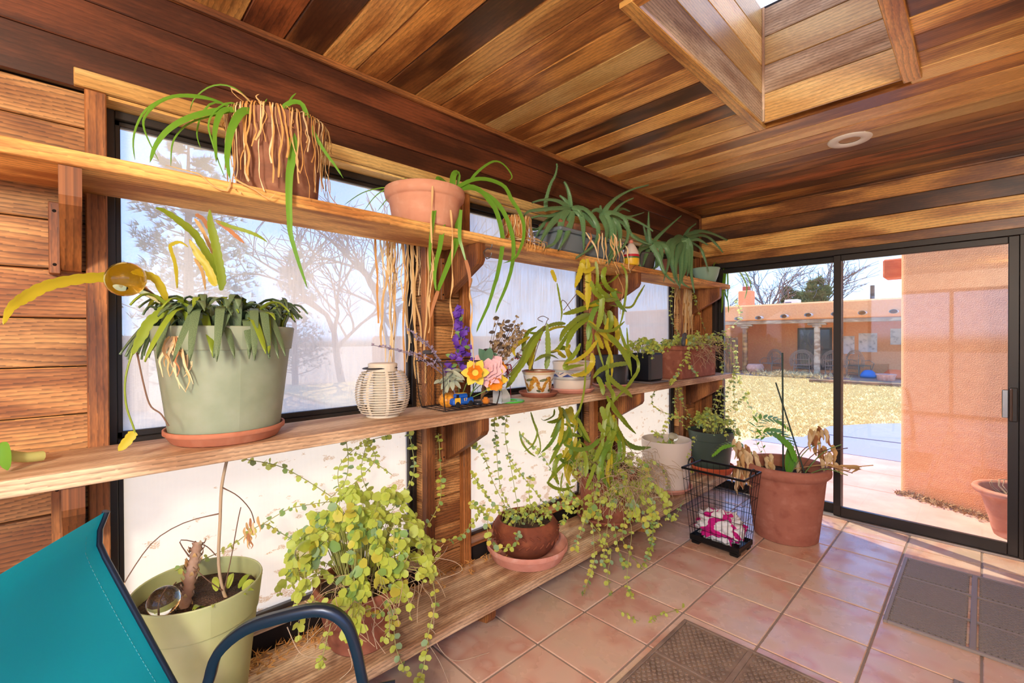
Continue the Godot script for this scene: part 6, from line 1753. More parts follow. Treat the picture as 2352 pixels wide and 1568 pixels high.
	t = potted("potted_coleus", "rough red clay pot under a big lime green coleus bush", Vector3(0.175, 0.24, 3.389), [[0.0, 0.0], [0.118, 0.0], [0.122, 0.006], [0.132, 0.06], [0.146, 0.12], [0.160, 0.175], [0.170, 0.205], [0.170, 0.222], [0.162, 0.226], [0.154, 0.22], [0.14, 0.18]], mats.terracotta_red, 0.20, 0.15, 0.012)
	mound(t, Vector3(-0.01, 0.255, 0.0), 0.20, 0.30, 0.26, 95, 0.042, 299, 621)
	tangle(t, Vector3(0.06, 0.22, 0.0), Vector3(0.17, 0.10, 0.2), 110, 622)
	mound(t, Vector3(0.02, 0.22, 0.0), 0.27, 0.12, 0.33, 36, 0.032, 0, 623)
	grow(t, "coleus_front")
	globe("olive glass watering globe among the lime green coleus", Vector3(0.20, 0.641, 3.599), 0.040, Vector3(-0.1, -0.9, -0.4), Color(0.90, 0.88, 0.66))
	t = potted("potted_coleus", "round carved brown bowl with sparse coleus stems on a wide pink saucer", Vector3(0.155, 0.262, 2.47), [[0.0, 0.0], [0.105, 0.0], [0.118, 0.006], [0.150, 0.04], [0.170, 0.085], [0.174, 0.115], [0.166, 0.15], [0.150, 0.172], [0.144, 0.175], [0.136, 0.172], [0.13, 0.15]], mats.carved, 0.14, 0.135)
	carving(t)
	mound(t, Vector3(0, 0.14, 0.0), 0.14, 0.10, 0.14, 26, 0.02, 70, 631)
	grow(t, "coleus_bowl")
	saucer("wide pink clay saucer under the carved brown bowl", Vector3(0.165, 0.24, 2.47), 0.212, 0.075, mats.saucer_pink)
	t = potted("potted_coleus", "clay pot hidden under a dense dry coleus trailing to the floor", Vector3(0.175, 0.258, 1.76), pot_profile(0.15, 0.19, 0.30, 0.05, 0.006), mats.terracotta_red, 0.27, 0.17)
	mound(t, Vector3(0.02, 0.26, 0.0), 0.26, 0.16, 0.28, 60, 0.030, 150, 641)
	mound(t, Vector3(0.14, 0.10, 0.02), 0.22, 0.20, 0.34, 64, 0.036, 149, 642)
	tangle(t, Vector3(0.10, 0.30, 0.0), Vector3(0.20, 0.18, 0.28), 260, 643)
	tangle(t, Vector3(0.20, 0.24, 0.02), Vector3(0.10, 0.14, 0.30), 110, 644)
	grow(t, "coleus_low")
	saucer("red clay saucer under the dense trailing coleus", Vector3(0.175, 0.24, 1.76), 0.19, 0.04, mats.terracotta_red)
	t = potted("potted_seedling", "tall off-white cylindrical pot with little in it", Vector3(0.165, 0.256, 0.965), [[0.0, 0.0], [0.150, 0.0], [0.158, 0.008], [0.170, 0.15], [0.180, 0.355], [0.178, 0.36], [0.170, 0.36], [0.165, 0.33], [0.155, 0.2]], paint(rgb(226, 214, 200), 0.75), 0.29, 0.16)
	mound(t, Vector3(-0.02, 0.30, 0.0), 0.10, 0.05, 0.10, 8, 0.03, 24, 651)
	saucer("pale clay saucer under the tall off-white pot", Vector3(0.165, 0.24, 0.965), 0.185, 0.04, mats.saucer_pink)
	globe("small clear watering globe inside the tall off-white pot", Vector3(0.19, 0.623, 0.903), 0.038, Vector3(-0.1, -1, 0.1), Color(0.95, 0.96, 0.90))
	t = potted("potted_coleus", "dark green plastic pot of coleus in the corner by the door", Vector3(0.215, 0.262, 0.27), pot_profile(0.14, 0.185, 0.33, 0.08, 0.006), paint(rgb(66, 82, 72), 0.5), 0.30, 0.17)
	mound(t, Vector3(0, 0.31, 0.0), 0.20, 0.20, 0.20, 50, 0.026, 180, 661)
	grow(t, "coleus_green")
	saucer("bright orange clay saucer under the dark green pot", Vector3(0.215, 0.24, 0.27), 0.18, 0.06, clay(133, rgb(206, 92, 52), rgb(190, 80, 46), rgb(214, 108, 66)))
	# ---- on the floor
	t = potted("potted_fern", "large dusty terracotta tub with staked fern and dead leaves", Vector3(0.87, 0.0, 0.615), [[0.0, 0.0], [0.186, 0.0], [0.194, 0.006], [0.20, 0.05], [0.222, 0.25], [0.236, 0.40], [0.240, 0.425], [0.250, 0.432], [0.266, 0.448], [0.270, 0.47], [0.266, 0.495], [0.252, 0.505], [0.238, 0.50], [0.228, 0.48], [0.22, 0.40]], tub_clay(), 0.42, 0.225)
	fern_plants(t)

func tub_clay() -> StandardMaterial3D:
	var m := clay(134, rgb(178, 112, 90), rgb(158, 92, 72), rgb(192, 130, 108))
	return m

func carving(t: Node3D) -> void:
	# two rows of raised slanting leaves pressed into the clay
	for row in 2:
		for k in 30:
			var a := TAU * k / 30.0 + row * 0.1
			var y: float = [0.128, 0.085][row]
			var r: float = [0.1725, 0.171][row]
			var b := MB.new()
			b.box(Vector3.ZERO, Vector3(0.009, 0.030, 0.007), 0.0025)
			part(t, "carved_leaf", b.mesh(), mats.carved, Transform3D(Basis(Vector3.UP, -a + PI / 2) * Basis(Vector3(0, 0, 1), 0.9 - 1.8 * row), Vector3(cos(a) * r, y, sin(a) * r)))

# ---------------------------------------------------------------- leaves and stems
func smooth(pts: Array, n: int) -> Array:
	var m := pts.size()
	if m < 3:
		var o := []
		for k in n: o.append(pts[0].lerp(pts[m - 1], float(k) / (n - 1)))
		return o
	var res := []
	for k in n:
		var f := float(k) / (n - 1) * (m - 1)
		var i := mini(int(f), m - 2)
		var t := f - i
		var p0: Vector3 = pts[maxi(i - 1, 0)]
		var p1: Vector3 = pts[i]
		var p2: Vector3 = pts[i + 1]
		var p3: Vector3 = pts[mini(i + 2, m - 1)]
		res.append(p1.cubic_interpolate(p2, p0, p3, t))
	return res

func plant_mats() -> void:
	if mats.has("lily"): return
	mats.lily = leafy(rgb(104, 158, 48), 0.35, 0.7)
	mats.epi = leafy(rgb(138, 158, 48), 0.4, 0.6)
	mats.epi_green = leafy(rgb(112, 148, 52), 0.4, 0.6)
	mats.epi_yellow = leafy(rgb(206, 188, 50), 0.4, 0.8)
	mats.aloe = leafy(rgb(116, 158, 110), 0.4, 0.3)
	mats.aloe.albedo_texture = ramp_tex(141, 0.08, [[0.0, rgb(200, 200, 190)], [0.55, rgb(235, 240, 230)], [1.0, rgb(255, 255, 250)]], 256, 3)
	mats.aloe.uv1_triplanar = true
	mats.aloe.uv1_scale = Vector3(6, 6, 6)
	mats.rust = leafy(rgb(176, 116, 72), 0.7, 0.4)
	mats.straw = leafy(rgb(214, 172, 112), 0.7, 0.4)
	mats.straw_pale = leafy(rgb(228, 200, 152), 0.7, 0.4)
	mats.straw_orange = leafy(rgb(206, 148, 80), 0.7, 0.4)
	mats.twig = paint(rgb(118, 88, 66), 0.8)
	mats.root = paint(rgb(206, 182, 150), 0.8)
	mats.vine = paint(rgb(168, 168, 98), 0.6)
	mats.dry_stem = paint(rgb(186, 160, 126), 0.85)
	mats.lime = leafy(rgb(186, 204, 84), 0.5, 0.8)
	mats.leaf_yellow = leafy(rgb(214, 206, 84), 0.5, 0.9)
	mats.leaf_green = leafy(rgb(122, 162, 84), 0.5, 0.6)
	mats.leaf_grey = leafy(rgb(132, 164, 118), 0.6, 0.5)
	mats.gasteria = leafy(rgb(136, 156, 116), 0.45, 0.4)
	mats.gasteria.albedo_texture = ramp_tex(142, 0.25, [[0.0, rgb(110, 120, 110)], [0.5, rgb(190, 200, 186)], [1.0, rgb(255, 255, 250)]], 256, 2)
	mats.gasteria.uv1_triplanar = true
	mats.gasteria.uv1_scale = Vector3(7, 7, 7)
	# round scalloped leaf, one unit long, growing along +y, face to +z
	for v in 2:
		var b := MB.new()
		var c := b.vert(Vector3(0, 0.5, -0.04), Vector3(0, 0, 1))
		var rim := []
		for k in 11:
			var a := TAU * k / 11.0 - PI / 2
			var w := 0.40 if v == 0 else 0.46
			var rr := 0.5 * (1.0 + (0.06 if k % 2 == 0 else -0.05))
			var p := Vector3(cos(a) * rr * w * 2.0, 0.5 + sin(a) * rr, 0.10 * absf(cos(a)) - 0.10 * maxf(0.0, sin(a)))
			rim.append(b.vert(p, Vector3(cos(a) * -0.25, 0.1, 1).normalized()))
		for k in 11: b.tri(c, rim[k], rim[(k + 1) % 11])
		mats["leaf_mesh%d" % v] = b.mesh()

func grow_world(t: Node3D, which: String) -> void:
	grow(t, which)

func to_local_pts(t: Node3D, P: Array) -> Array:
	var o := []
	for p in P: o.append(V(p) - t.position)
	return o

func grow(t: Node3D, which: String) -> void:
	plant_mats()
	var cam := Vector3(0.72, 0.15, 0.68)
	var leaves := []
	for e in leaf_paths(which):
		var prof: String = e[0]
		var hw: float = e[1]
		var m: Material = mats[e[2]]
		var raw := to_local_pts(t, e[3])
		cam = (Vector3(1.6, 1.45, 3.9) - t.position - raw[raw.size() / 2]).normalized()
		var ln := 0.0
		for k in raw.size() - 1: ln += raw[k].distance_to(raw[k + 1])
		var b := MB.new()
		if prof == "strap" or prof == "grass":
			if prof == "strap": hw *= 1.4
			var n := clampi(int(ln / 0.025) + 4, 8, 26)
			var w := []
			for k in n:
				var s := float(k) / (n - 1)
				w.append(hw * (0.65 + 0.35 * minf(1.0, s * 4.0)) * pow(maxf(0.0, 1.0 - s), 0.45) + 0.0004)
			b.strap(smooth(raw, n), w, (cam + Vector3(0, 0.5, 0) + Vector3(rng.randfn(), rng.randfn(), rng.randfn()) * 0.15).normalized(), 0.22 if prof == "strap" else 0.1, 0.001)
			part(t, "leaf", b.mesh(), m)
		elif prof == "twist":
			var n := 22
			var w := []
			for k in n: w.append(hw * (0.7 + 0.4 * sin(k * 1.3)) * (1.0 if k < n - 3 else 0.5))
			b.strap(smooth(raw, n), w, cam, 0.35, 0.0015)
			part(t, "dry_leaf", b.mesh(), m)
		elif prof == "epi":
			var n := clampi(int(ln / 0.008) + 6, 14, 40)
			var w := []
			for k in n:
				var s := float(k) / (n - 1)
				var f := minf(1.0, 0.3 + s * 5.0) * minf(1.0, pow(maxf(0.0, 1.0 - s) * 3.2, 0.7))
				w.append(hw * f * (1.0 - 0.16 * (1.0 if k % 3 == 0 else 0.0)) + 0.0004)
			b.strap(smooth(raw, n), w, (cam + Vector3(rng.randfn(), rng.randfn(), rng.randfn()) * 0.25).normalized(), 0.28, 0.0014)
			part(t, "leaf", b.mesh(), m)
		elif prof == "aloe":
			var n := 14
			hw *= 1.45
			var w := []
			for k in n:
				var s := float(k) / (n - 1)
				w.append(hw * pow(1.0 - s * 0.97, 0.75) * (0.9 + 0.1 * minf(1.0, s * 5.0)))
			var pts := smooth(raw, n)
			var nn := (cam + Vector3(0, 0.45, 0) + Vector3(rng.randfn(), rng.randfn(), rng.randfn()) * 0.2).normalized()
			b.strap(pts, w, nn, 0.28, hw * 0.42)
			for k in range(1, n - 1):
				for half in 2:
					var p: Vector3 = pts[k].lerp(pts[k + 1], half * 0.5)
					var d: Vector3 = (pts[k + 1] - pts[k - 1]).normalized()
					var side := nn.cross(d).normalized()
					var up := d.cross(side).normalized()
					if up.dot(nn) < 0: up = -up
					for s in [-1.0, 1.0]:
						var q: Vector3 = p + side * s * w[k] + up * w[k] * 0.28
						b.face([q - d * 0.0018, q + d * 0.0018, q + side * s * 0.0045 + d * 0.0015], up, [])
			part(t, "leaf", b.mesh(), m)
		elif prof == "stem":
			b.tube(smooth(raw, clampi(int(ln / 0.015) + 4, 6, 24)), [hw, hw * 0.8, hw * 0.7], 5)
			part(t, "stem", b.mesh(), m)
		elif prof == "vine":
			var n := clampi(int(ln / 0.02) + 4, 6, 30)
			var pts := smooth(raw, n)
			b.tube(pts, [hw], 5)
			part(t, "stem", b.mesh(), m)
			var k := 2
			while k < n:
				var d: Vector3 = (pts[mini(k + 1, n - 1)] - pts[k - 1]).normalized()
				pair(leaves, pts[k], d, 0.022 * rng.randf_range(0.7, 1.25), k)
				k += 2 if k < n * 0.5 else 1 + rng.randi() % 2
	if leaves.size(): put_leaves(t, leaves, 300)

func pair(leaves: Array, p: Vector3, d: Vector3, sz: float, turn: int) -> void:
	var side := d.cross(Vector3(0.3, 1, 0.2)).normalized()
	if turn % 2: side = side.rotated(d, 1.57)
	for s in [-1.0, 1.0]:
		var dir: Vector3 = (side * s + Vector3(0, -0.25, 0) + d * 0.3 + Vector3(rng.randfn(), rng.randfn(), rng.randfn()) * 0.25).normalized()
		leaves.append(leaf_at(p, dir, sz))

func leaf_at(p: Vector3, dir: Vector3, sz: float) -> Transform3D:
	var nz := Vector3(0.45, 0.55, 0.4) + Vector3(rng.randfn(), rng.randfn(), rng.randfn()) * 0.35
	var x := dir.cross(nz).normalized()
	var z := x.cross(dir).normalized()
	return Transform3D(Basis(x * sz, dir * sz, z * sz), p)

func put_leaves(t: Node3D, xs: Array, most: int) -> void:
	var kinds := ["lime", "lime", "lime", "leaf_yellow", "leaf_green", "leaf_grey", "lime"]
	for k in mini(most, xs.size()):
		part(t, "leaf", mats["leaf_mesh%d" % (k % 2)], mats[kinds[rng.randi() % kinds.size()]], xs[k])
	if xs.size() > most:
		scatter(t, "small_leaves", mats.leaf_mesh0, mats.lime, xs.slice(most))

# a bushy clump: stems spread from c and end in drooping columns of leaf pairs
func mound(t: Node3D, c: Vector3, rx: float, ry: float, rz: float, stems: int, sz: float, leaf_parts: int, sd: int) -> void:
	plant_mats()
	rng.seed = sd
	var leaves := []
	var small := []
	var sb := MB.new()
	for k in stems:
		var a := rng.randf() * TAU
		var e := sqrt(rng.randf())
		var h := sqrt(maxf(0.0, 1.0 - e * e)) * rng.randf_range(0.6, 1.1)
		var p0 := c + Vector3(cos(a) * rx * 0.35 * e, -0.01, sin(a) * rz * 0.35 * e)
		var p3 := c + Vector3(cos(a) * rx * e, ry * h, sin(a) * rz * e)
		var p1 := p0.lerp(p3, 0.4) + Vector3(0, ry * 0.35, 0)
		var droop := 0.02 + 0.06 * e * rng.randf()
		var p4 := p3 + Vector3(cos(a) * 0.02, -droop, sin(a) * 0.02)
		var pts := smooth([p0, p1, p3, p4], 10)
		sb.tube(pts, [0.0022, 0.002, 0.0016, 0.0014], 4, false)
		var nodes := 3 + rng.randi() % 3
		for j in nodes:
			var f := 9 - j * 1.3
			var q: Vector3 = pts[int(clampf(f, 1, 9))]
			var d: Vector3 = (pts[mini(int(f) + 1, 9)] - pts[maxi(int(f) - 1, 0)]).normalized()
			var s := sz * rng.randf_range(0.6, 1.15) * (0.7 if j == 0 else 1.0)
			var side := d.cross(Vector3(0.2, 0.3, 1)).normalized().rotated(d, j * 1.57 + a)
			for sg in [-1.0, 1.0]:
				var dir: Vector3 = (side * sg * 0.7 + Vector3(0, -0.75, 0) + Vector3(cos(a), 0, sin(a)) * 0.35 + Vector3(rng.randfn(), rng.randfn(), rng.randfn()) * 0.2).normalized()
				leaves.append(leaf_at(q, dir, s))
	part(t, "stems", sb.mesh(), mats.vine)
	# nearest to the room first, so that these become single parts
	leaves.sort_custom(func(a, b): return a.origin.x + a.origin.z * 0.9 > b.origin.x + b.origin.z * 0.9)
	put_leaves(t, leaves, leaf_parts)

# dry woody stems curling over a pot
func tangle(t: Node3D, c: Vector3, r: Vector3, count: int, sd: int) -> void:
	plant_mats()
	rng.seed = sd
	for k in count:
		var b := MB.new()
		var p := c + Vector3(rng.randf_range(-1, 1) * r.x, rng.randf_range(-0.2, 0.6) * r.y, rng.randf_range(-1, 1) * r.z)
		var d := Vector3(rng.randf_range(0.1, 1.0), rng.randfn() * 0.5, rng.randfn()).normalized()
		var pts := [p]
		var turn := Vector3(rng.randfn(), rng.randfn(), rng.randfn()).normalized()
		var bend := rng.randf_range(0.2, 0.8)
		for j in 6:
			d = (d.rotated(turn, bend * rng.randf()) + Vector3(0, -0.22, 0)).normalized()
			p += d * rng.randf_range(0.015, 0.035)
			pts.append(p)
		b.tube(smooth(pts, 12), [0.0016, 0.0014, 0.0012], 4, false)
		part(t, "dry_stem", b.mesh(), mats.dry_stem)

func dry_leaf(t: Node3D, p: Vector3, ln: float, wide := 1.0) -> void:
	plant_mats()
	var b := MB.new()
	var pts := [p]
	var q := p
	for k in 5:
		q += Vector3(rng.randfn() * ln * 0.05 + 0.002, -ln / 5.0, rng.randfn() * ln * 0.07)
		pts.append(q)
	var ws := []
	for w in [0.002, 0.0035, 0.0045, 0.005, 0.0048, 0.004, 0.0036, 0.003, 0.0025, 0.002, 0.0014, 0.0006]: ws.append(w * wide)
	b.strap(smooth(pts, 12), ws, Vector3(0.7, rng.randfn() * 0.3, 0.7), 0.5, 0.001)
	part(t, "dry_leaf", b.mesh(), [mats.straw, mats.straw_pale, mats.rust][rng.randi() % 3])

# withered leaves hanging from the rim on the room side
func strands(t: Node3D, at: Vector3, r: float, top: float, a0: float, a1: float, count: int, min_l: float, max_l: float, sd: int) -> void:
	plant_mats()
	rng.seed = sd
	for k in count:
		var a := lerpf(a0, a1, (k + rng.randf()) / count)
		var w := rng.randf_range(0.001, 0.0032)
		var ln := lerpf(min_l, max_l, pow(rng.randf(), 0.7))
		var p := Vector3(cos(a) * (r + 0.004), top + 0.006, sin(a) * (r + 0.004))
		var pts := [Vector3(cos(a) * r * 0.8, top + 0.005, sin(a) * r * 0.8), p]
		var q := p
		var n := 6
		for j in n:
			q += Vector3(rng.randfn() * 0.003, -ln / n, rng.randfn() * 0.005)
			var floor_r := r * 0.97 if q.y > 0.0 else r
			var rr := Vector2(q.x, q.z).length()
			if q.y > 0.0 and rr < floor_r + 0.003: q += Vector3(q.x, 0, q.z).normalized() * (floor_r + 0.004 - rr)
			if q.y < 0.012 and q.x < 0.14: q.x = 0.142
			pts.append(q)
		var b := MB.new()
		var ws := []
		for j in 16: ws.append(w * (0.6 + 0.6 * absf(sin(j * 0.9 + k))))
		b.strap(smooth(pts, 16), ws, Vector3(cos(a), 0.1, sin(a)), 0.5, 0.0012)
		part(t, "dry_leaf", b.mesh(), [mats.straw, mats.straw_orange, mats.straw_pale, mats.straw_orange][rng.randi() % 4])

# dry leaves hanging down behind the shelf beside the pier
func curtain(t: Node3D, sd: int, z0 := 2.955, z1 := 3.235, split := 3.0, most := 0.78) -> void:
	plant_mats()
	rng.seed = sd
	for k in 34:
		var z := rng.randf_range(z0, z1)
		var x := rng.randf_range(-0.05, 0.006) if z > split else 0.018 + rng.randf() * 0.01
		var ln := rng.randf_range(0.25, most) if rng.randf() < 0.7 else rng.randf_range(0.1, 0.3)
		var q := Vector3(x, 1.838, z)
		var pts := [q - t.position + Vector3(0, 0.03, 0)]
		for j in 7:
			q += Vector3(0, -ln / 7, rng.randfn() * 0.008)
			pts.append(q - t.position)
		var b := MB.new()
		var w := rng.randf_range(0.002, 0.0055)
		var ws := []
		for j in 18: ws.append(w * (0.55 + 0.6 * absf(sin(j * 0.8 + k * 1.7))))
		b.strap(smooth(pts, 18), ws, Vector3(0.7, 0.1, 0.7), 0.5, 0.0012)
		part(t, "dry_leaf", b.mesh(), [mats.straw, mats.straw_orange, mats.straw_pale][rng.randi() % 3])

func gasteria(t: Node3D, c: Vector3) -> void:
	rng.seed = 700
	for k in 210:
		var a := rng.randf() * TAU
		var e := sqrt(rng.randf())
		var p := c - t.position + Vector3(cos(a) * 0.165 * e, -0.01, sin(a) * 0.165 * e)
		var out := Vector3(cos(a) * e + rng.randfn() * 0.45, 0, sin(a) * e + rng.randfn() * 0.45).normalized()
		var ln := rng.randf_range(0.09, 0.15)
		var lean := rng.randf_range(0.25, 0.9)
		var over := 1.0 if (e > 0.75 and sin(a) + cos(a) > 0.2 and rng.randf() < 0.7) else 0.0
		var pts := [p, p + Vector3(0, ln * 0.55, 0) + out * ln * 0.18 * lean, p + Vector3(0, ln * (0.85 - 0.3 * over), 0) + out * ln * 0.55 * lean, p + Vector3(0, ln * (0.85 - 0.9 * over), 0) + out * ln * (0.85 * lean + 0.2 * over), p + Vector3(0, ln * (0.65 - 1.05 * over), 0) + out * ln * (1.1 * lean + 0.2 * over)]
		var b := MB.new()
		b.strap(smooth(pts, 9), [0.007, 0.010, 0.0115, 0.012, 0.0115, 0.010, 0.008, 0.005, 0.0008], (Vector3(0, 0.8, 0) + out * 0.6).normalized(), 0.25, 0.003)
		part(t, "leaf", b.mesh(), mats.gasteria if k % 4 else mats.epi)
	# dry roots over the left rim
	for k in 12: dry_leaf(t, c - t.position + Vector3(0.11 + rng.randf() * 0.03, -0.0, 0.13 + rng.randf() * 0.04), 0.08 + rng.randf() * 0.08)

func stump_plants(t: Node3D) -> void:
	plant_mats()
	rng.seed = 710
	# shaggy stump
	var b := MB.new()
	var pts := []
	var rad := []
	for k in 22:
		var f := k / 21.0
		pts.append(Vector3(0.03 - 0.075 * f, 0.335 + 0.165 * f, 0.045 - 0.05 * f))
		rad.append(0.016 + (0.003 if k % 2 else -0.002) - 0.002 * f)
	b.tube(pts, rad, 12)
	part(t, "stump", b.mesh(), clay(143, rgb(158, 124, 98), rgb(112, 82, 62), rgb(206, 182, 158)))
	for k in 46:
		var f := rng.randf()
		var a := rng.randf() * TAU
		var p := Vector3(0.03 - 0.075 * f, 0.335 + 0.165 * f, 0.045 - 0.05 * f) + Vector3(cos(a), 0.1, sin(a)) * 0.016
		var s := MB.new()
		s.strap([p, p + Vector3(cos(a) * 0.004, 0.006, sin(a) * 0.004), p + Vector3(cos(a) * 0.006, 0.013, sin(a) * 0.006)], [0.006, 0.005, 0.002], Vector3(cos(a), 0, sin(a)), 0.3, 0.001)
		part(t, "bark_scale", s.mesh(), [mats.straw, mats.twig, mats.root][k % 3])
	# bare stem that reaches the shelf above, with side twigs
	var stem := [Vector3(0.06, 0.30, -0.075), Vector3(0.045, 0.36, -0.055), Vector3(0.03, 0.45, -0.045), Vector3(0.03, 0.58, -0.05), Vector3(0.028, 0.68, -0.055), Vector3(0.03, 0.765, -0.07)]
	b = MB.new()
	b.tube(smooth(stem, 16), [0.007, 0.006, 0.0055, 0.005, 0.0045], 7)
	part(t, "stem", b.mesh(), mats.dry_stem)
	var tw := [
		[Vector3(0.03, 0.60, -0.05), Vector3(-0.01, 0.585, 0.03), Vector3(-0.05, 0.54, 0.10), Vector3(-0.06, 0.47, 0.15), Vector3(-0.05, 0.40, 0.19)],
		[Vector3(0.03, 0.68, -0.055), Vector3(0.02, 0.64, -0.10), Vector3(0.0, 0.58, -0.14), Vector3(-0.01, 0.53, -0.155)],
		[Vector3(0.045, 0.36, -0.055), Vector3(0.03, 0.46, -0.08), Vector3(0.02, 0.56, -0.10), Vector3(0.015, 0.60, -0.11)],
		[Vector3(0.05, 0.37, -0.05), Vector3(0.05, 0.42, -0.01), Vector3(0.03, 0.46, 0.02)],
		[Vector3(0.07, 0.33, 0.09), Vector3(0.06, 0.40, 0.10), Vector3(0.03, 0.43, 0.06)],
		[Vector3(-0.03, 0.47, 0.02), Vector3(-0.05, 0.52, 0.04), Vector3(-0.04, 0.49, -0.02), Vector3(-0.03, 0.45, -0.05)]]
	for q in tw:
		b = MB.new()
		b.tube(smooth(q, 12), [0.0026, 0.002, 0.0016], 5)
		part(t, "twig", b.mesh(), mats.twig)
	for k in 12:
		var p: Vector3 = [Vector3(-0.01, 0.53, -0.155), Vector3(-0.05, 0.42, 0.17), Vector3(0.0, 0.5, -0.15)][k % 3] + Vector3(rng.randfn(), rng.randfn(), rng.randfn()) * 0.012
		dry_leaf(t, p, 0.05)
	for k in 10:
		var a := rng.randf() * TAU
		var p := Vector3(0.07 + cos(a) * 0.05, 0.36, -0.04 + sin(a) * 0.06)
		var d := Vector3(cos(a), 0.5, sin(a)) * rng.randf_range(0.03, 0.07)
		b = MB.new()
		b.strap(smooth([p, p + d * 0.6 + Vector3(0, 0.01, 0), p + d], 8), [0.003, 0.008, 0.010, 0.009, 0.007, 0.004, 0.002, 0.0005], Vector3(0.3, 1, 0.2), 0.3, 0.001)
		part(t, "leaf", b.mesh(), mats.lime if k % 2 else mats.epi)

func frond(t: Node3D, pts: Array, ln: float, m: Material) -> void:
	var s := smooth(pts, 18)
	var b := MB.new()
	b.tube(s, [0.0022, 0.0018, 0.0012], 5)
	var f := part(t, "frond", b.mesh(), mats.vine)
	for k in range(3, 18):
		var d: Vector3 = (s[mini(k + 1, 17)] - s[k - 1]).normalized()
		var side := d.cross(Vector3(0.25, 1.0, 0.2)).normalized()
		var l := ln * sin(PI * clampf((k - 1) / 18.5, 0.05, 0.97))
		for sg in [-1.0, 1.0]:
			var e := MB.new()
			var tip: Vector3 = s[k] + (side * sg + d * 0.55 - Vector3(0, 0.15, 0)).normalized() * l
			e.strap([s[k], s[k].lerp(tip, 0.35), s[k].lerp(tip, 0.7), tip], [l * 0.05, l * 0.16, l * 0.13, 0.0006], Vector3(0.3, 1, 0.2), 0.15, 0.0006)
			part(f, "leaflet", e.mesh(), m)

func fern_plants(t: Node3D) -> void:
	plant_mats()
	rng.seed = 720
	var fm := leafy(rgb(112, 190, 62), 0.45, 0.9)
	frond(t, [Vector3(-0.05, 0.42, 0.05), Vector3(-0.17, 0.62, 0.05), Vector3(-0.16, 0.78, 0.04), Vector3(-0.06, 0.80, 0.0), Vector3(0.02, 0.74, -0.02)], 0.075, fm)
	frond(t, [Vector3(-0.05, 0.42, 0.05), Vector3(-0.14, 0.66, 0.06), Vector3(-0.06, 0.72, 0.06), Vector3(0.04, 0.66, 0.05), Vector3(0.08, 0.56, 0.04)], 0.105, fm)
	frond(t, [Vector3(-0.08, 0.42, 0.08), Vector3(-0.22, 0.60, 0.14), Vector3(-0.34, 0.60, 0.18), Vector3(-0.42, 0.52, 0.20)], 0.06, fm)
	# green stakes
	for q in [[Vector3(0.0, 0.40, 0.05), Vector3(-0.005, 1.27, 0.05), 0.0055], [Vector3(0.15, 0.40, 0.06), Vector3(-0.055, 1.06, 0.02), 0.005]]:
		var b := MB.new()
		b.tube([q[0], q[0].lerp(q[1], 0.5), q[1]], [q[2]], 8)
		part(t, "stake", b.mesh(), paint(rgb(44, 66, 54), 0.5))
	# succulent leaves and a braided stalk
	var b2 := MB.new()
	var pts := []
	var rad := []
	for k in 18:
		pts.append(Vector3(0.10 - 0.003 * k, 0.40 + 0.0085 * k, 0.02 - 0.004 * k))
		rad.append(0.013 + (0.003 if k % 2 else 0.0))
	b2.tube(pts, rad, 8)
	part(t, "stalk", b2.mesh(), mats.root)
	for k in 5:
		var a := -0.6 + k * 0.5
		var p := Vector3(0.02, 0.44, 0.02)
		var e := p + Vector3(cos(a) * 0.04, 0.10 + 0.03 * k, -0.06 + 0.03 * sin(a))
		var b := MB.new()
		b.strap(smooth([p, p.lerp(e, 0.5) + Vector3(0, 0.02, 0), e], 8), [0.01, 0.022, 0.028, 0.028, 0.022, 0.014, 0.006, 0.001], Vector3(0.6, 0.2, 0.7), 0.2, 0.001)
		part(t, "leaf", b.mesh(), fm if k % 2 else mats.leaf_green)
	for k in 7:
		var b := MB.new()
		var p := Vector3(0.05 + rng.randfn() * 0.04, 0.43, rng.randfn() * 0.04)
		var e := p + Vector3(0.12 + rng.randf() * 0.16, 0.05 + rng.randf() * 0.2, -0.1 * rng.randf())
		b.tube(smooth([p, p.lerp(e, 0.5) + Vector3(0, 0.05, 0), e], 8), [0.005, 0.004, 0.003], 6)
		part(t, "stem", b.mesh(), mats.leaf_green if k < 3 else mats.twig)
	# crisp brown leaves
	for q in [[Vector3(0.17, 0.74, -0.06), 14, 0.13], [Vector3(0.20, 0.60, -0.06), 12, 0.11], [Vector3(-0.20, 0.60, 0.18), 22, 0.16], [Vector3(-0.23, 0.46, 0.2), 22, 0.15], [Vector3(0.26, 0.56, -0.1), 8, 0.07], [Vector3(-0.06, 0.52, 0.12), 8, 0.1]]:
		for k in q[1]:
			var p: Vector3 = q[0] + Vector3(rng.randfn(), rng.randfn(), rng.randfn()) * 0.028
			dry_leaf(t, p, q[2] * rng.randf_range(0.5, 1.0), 3.2)
	for k in 3:
		var b := MB.new()
		b.tube(smooth([Vector3(0.05, 0.47, 0.0), Vector3(0.22, 0.525, -0.05 + 0.01 * k), Vector3(0.34, 0.53 - 0.012 * k, -0.06), Vector3(0.47 - 0.06 * k, 0.56 - 0.02 * k, -0.10)], 12), [0.004, 0.003], 5)
		part(t, "stem", b.mesh(), mats.straw)
	var curl := MB.new()
	curl.strap(smooth([Vector3(0.30, 0.53, -0.05), Vector3(0.36, 0.52, -0.07), Vector3(0.40, 0.52, -0.10), Vector3(0.36, 0.49, -0.09)], 12), [0.006, 0.012, 0.016, 0.02, 0.022, 0.022, 0.02, 0.018, 0.014, 0.01, 0.006, 0.002], Vector3(0.4, 1, 0.3), 0.7, 0.001)
	part(t, "dry_leaf", curl.mesh(), mats.straw)

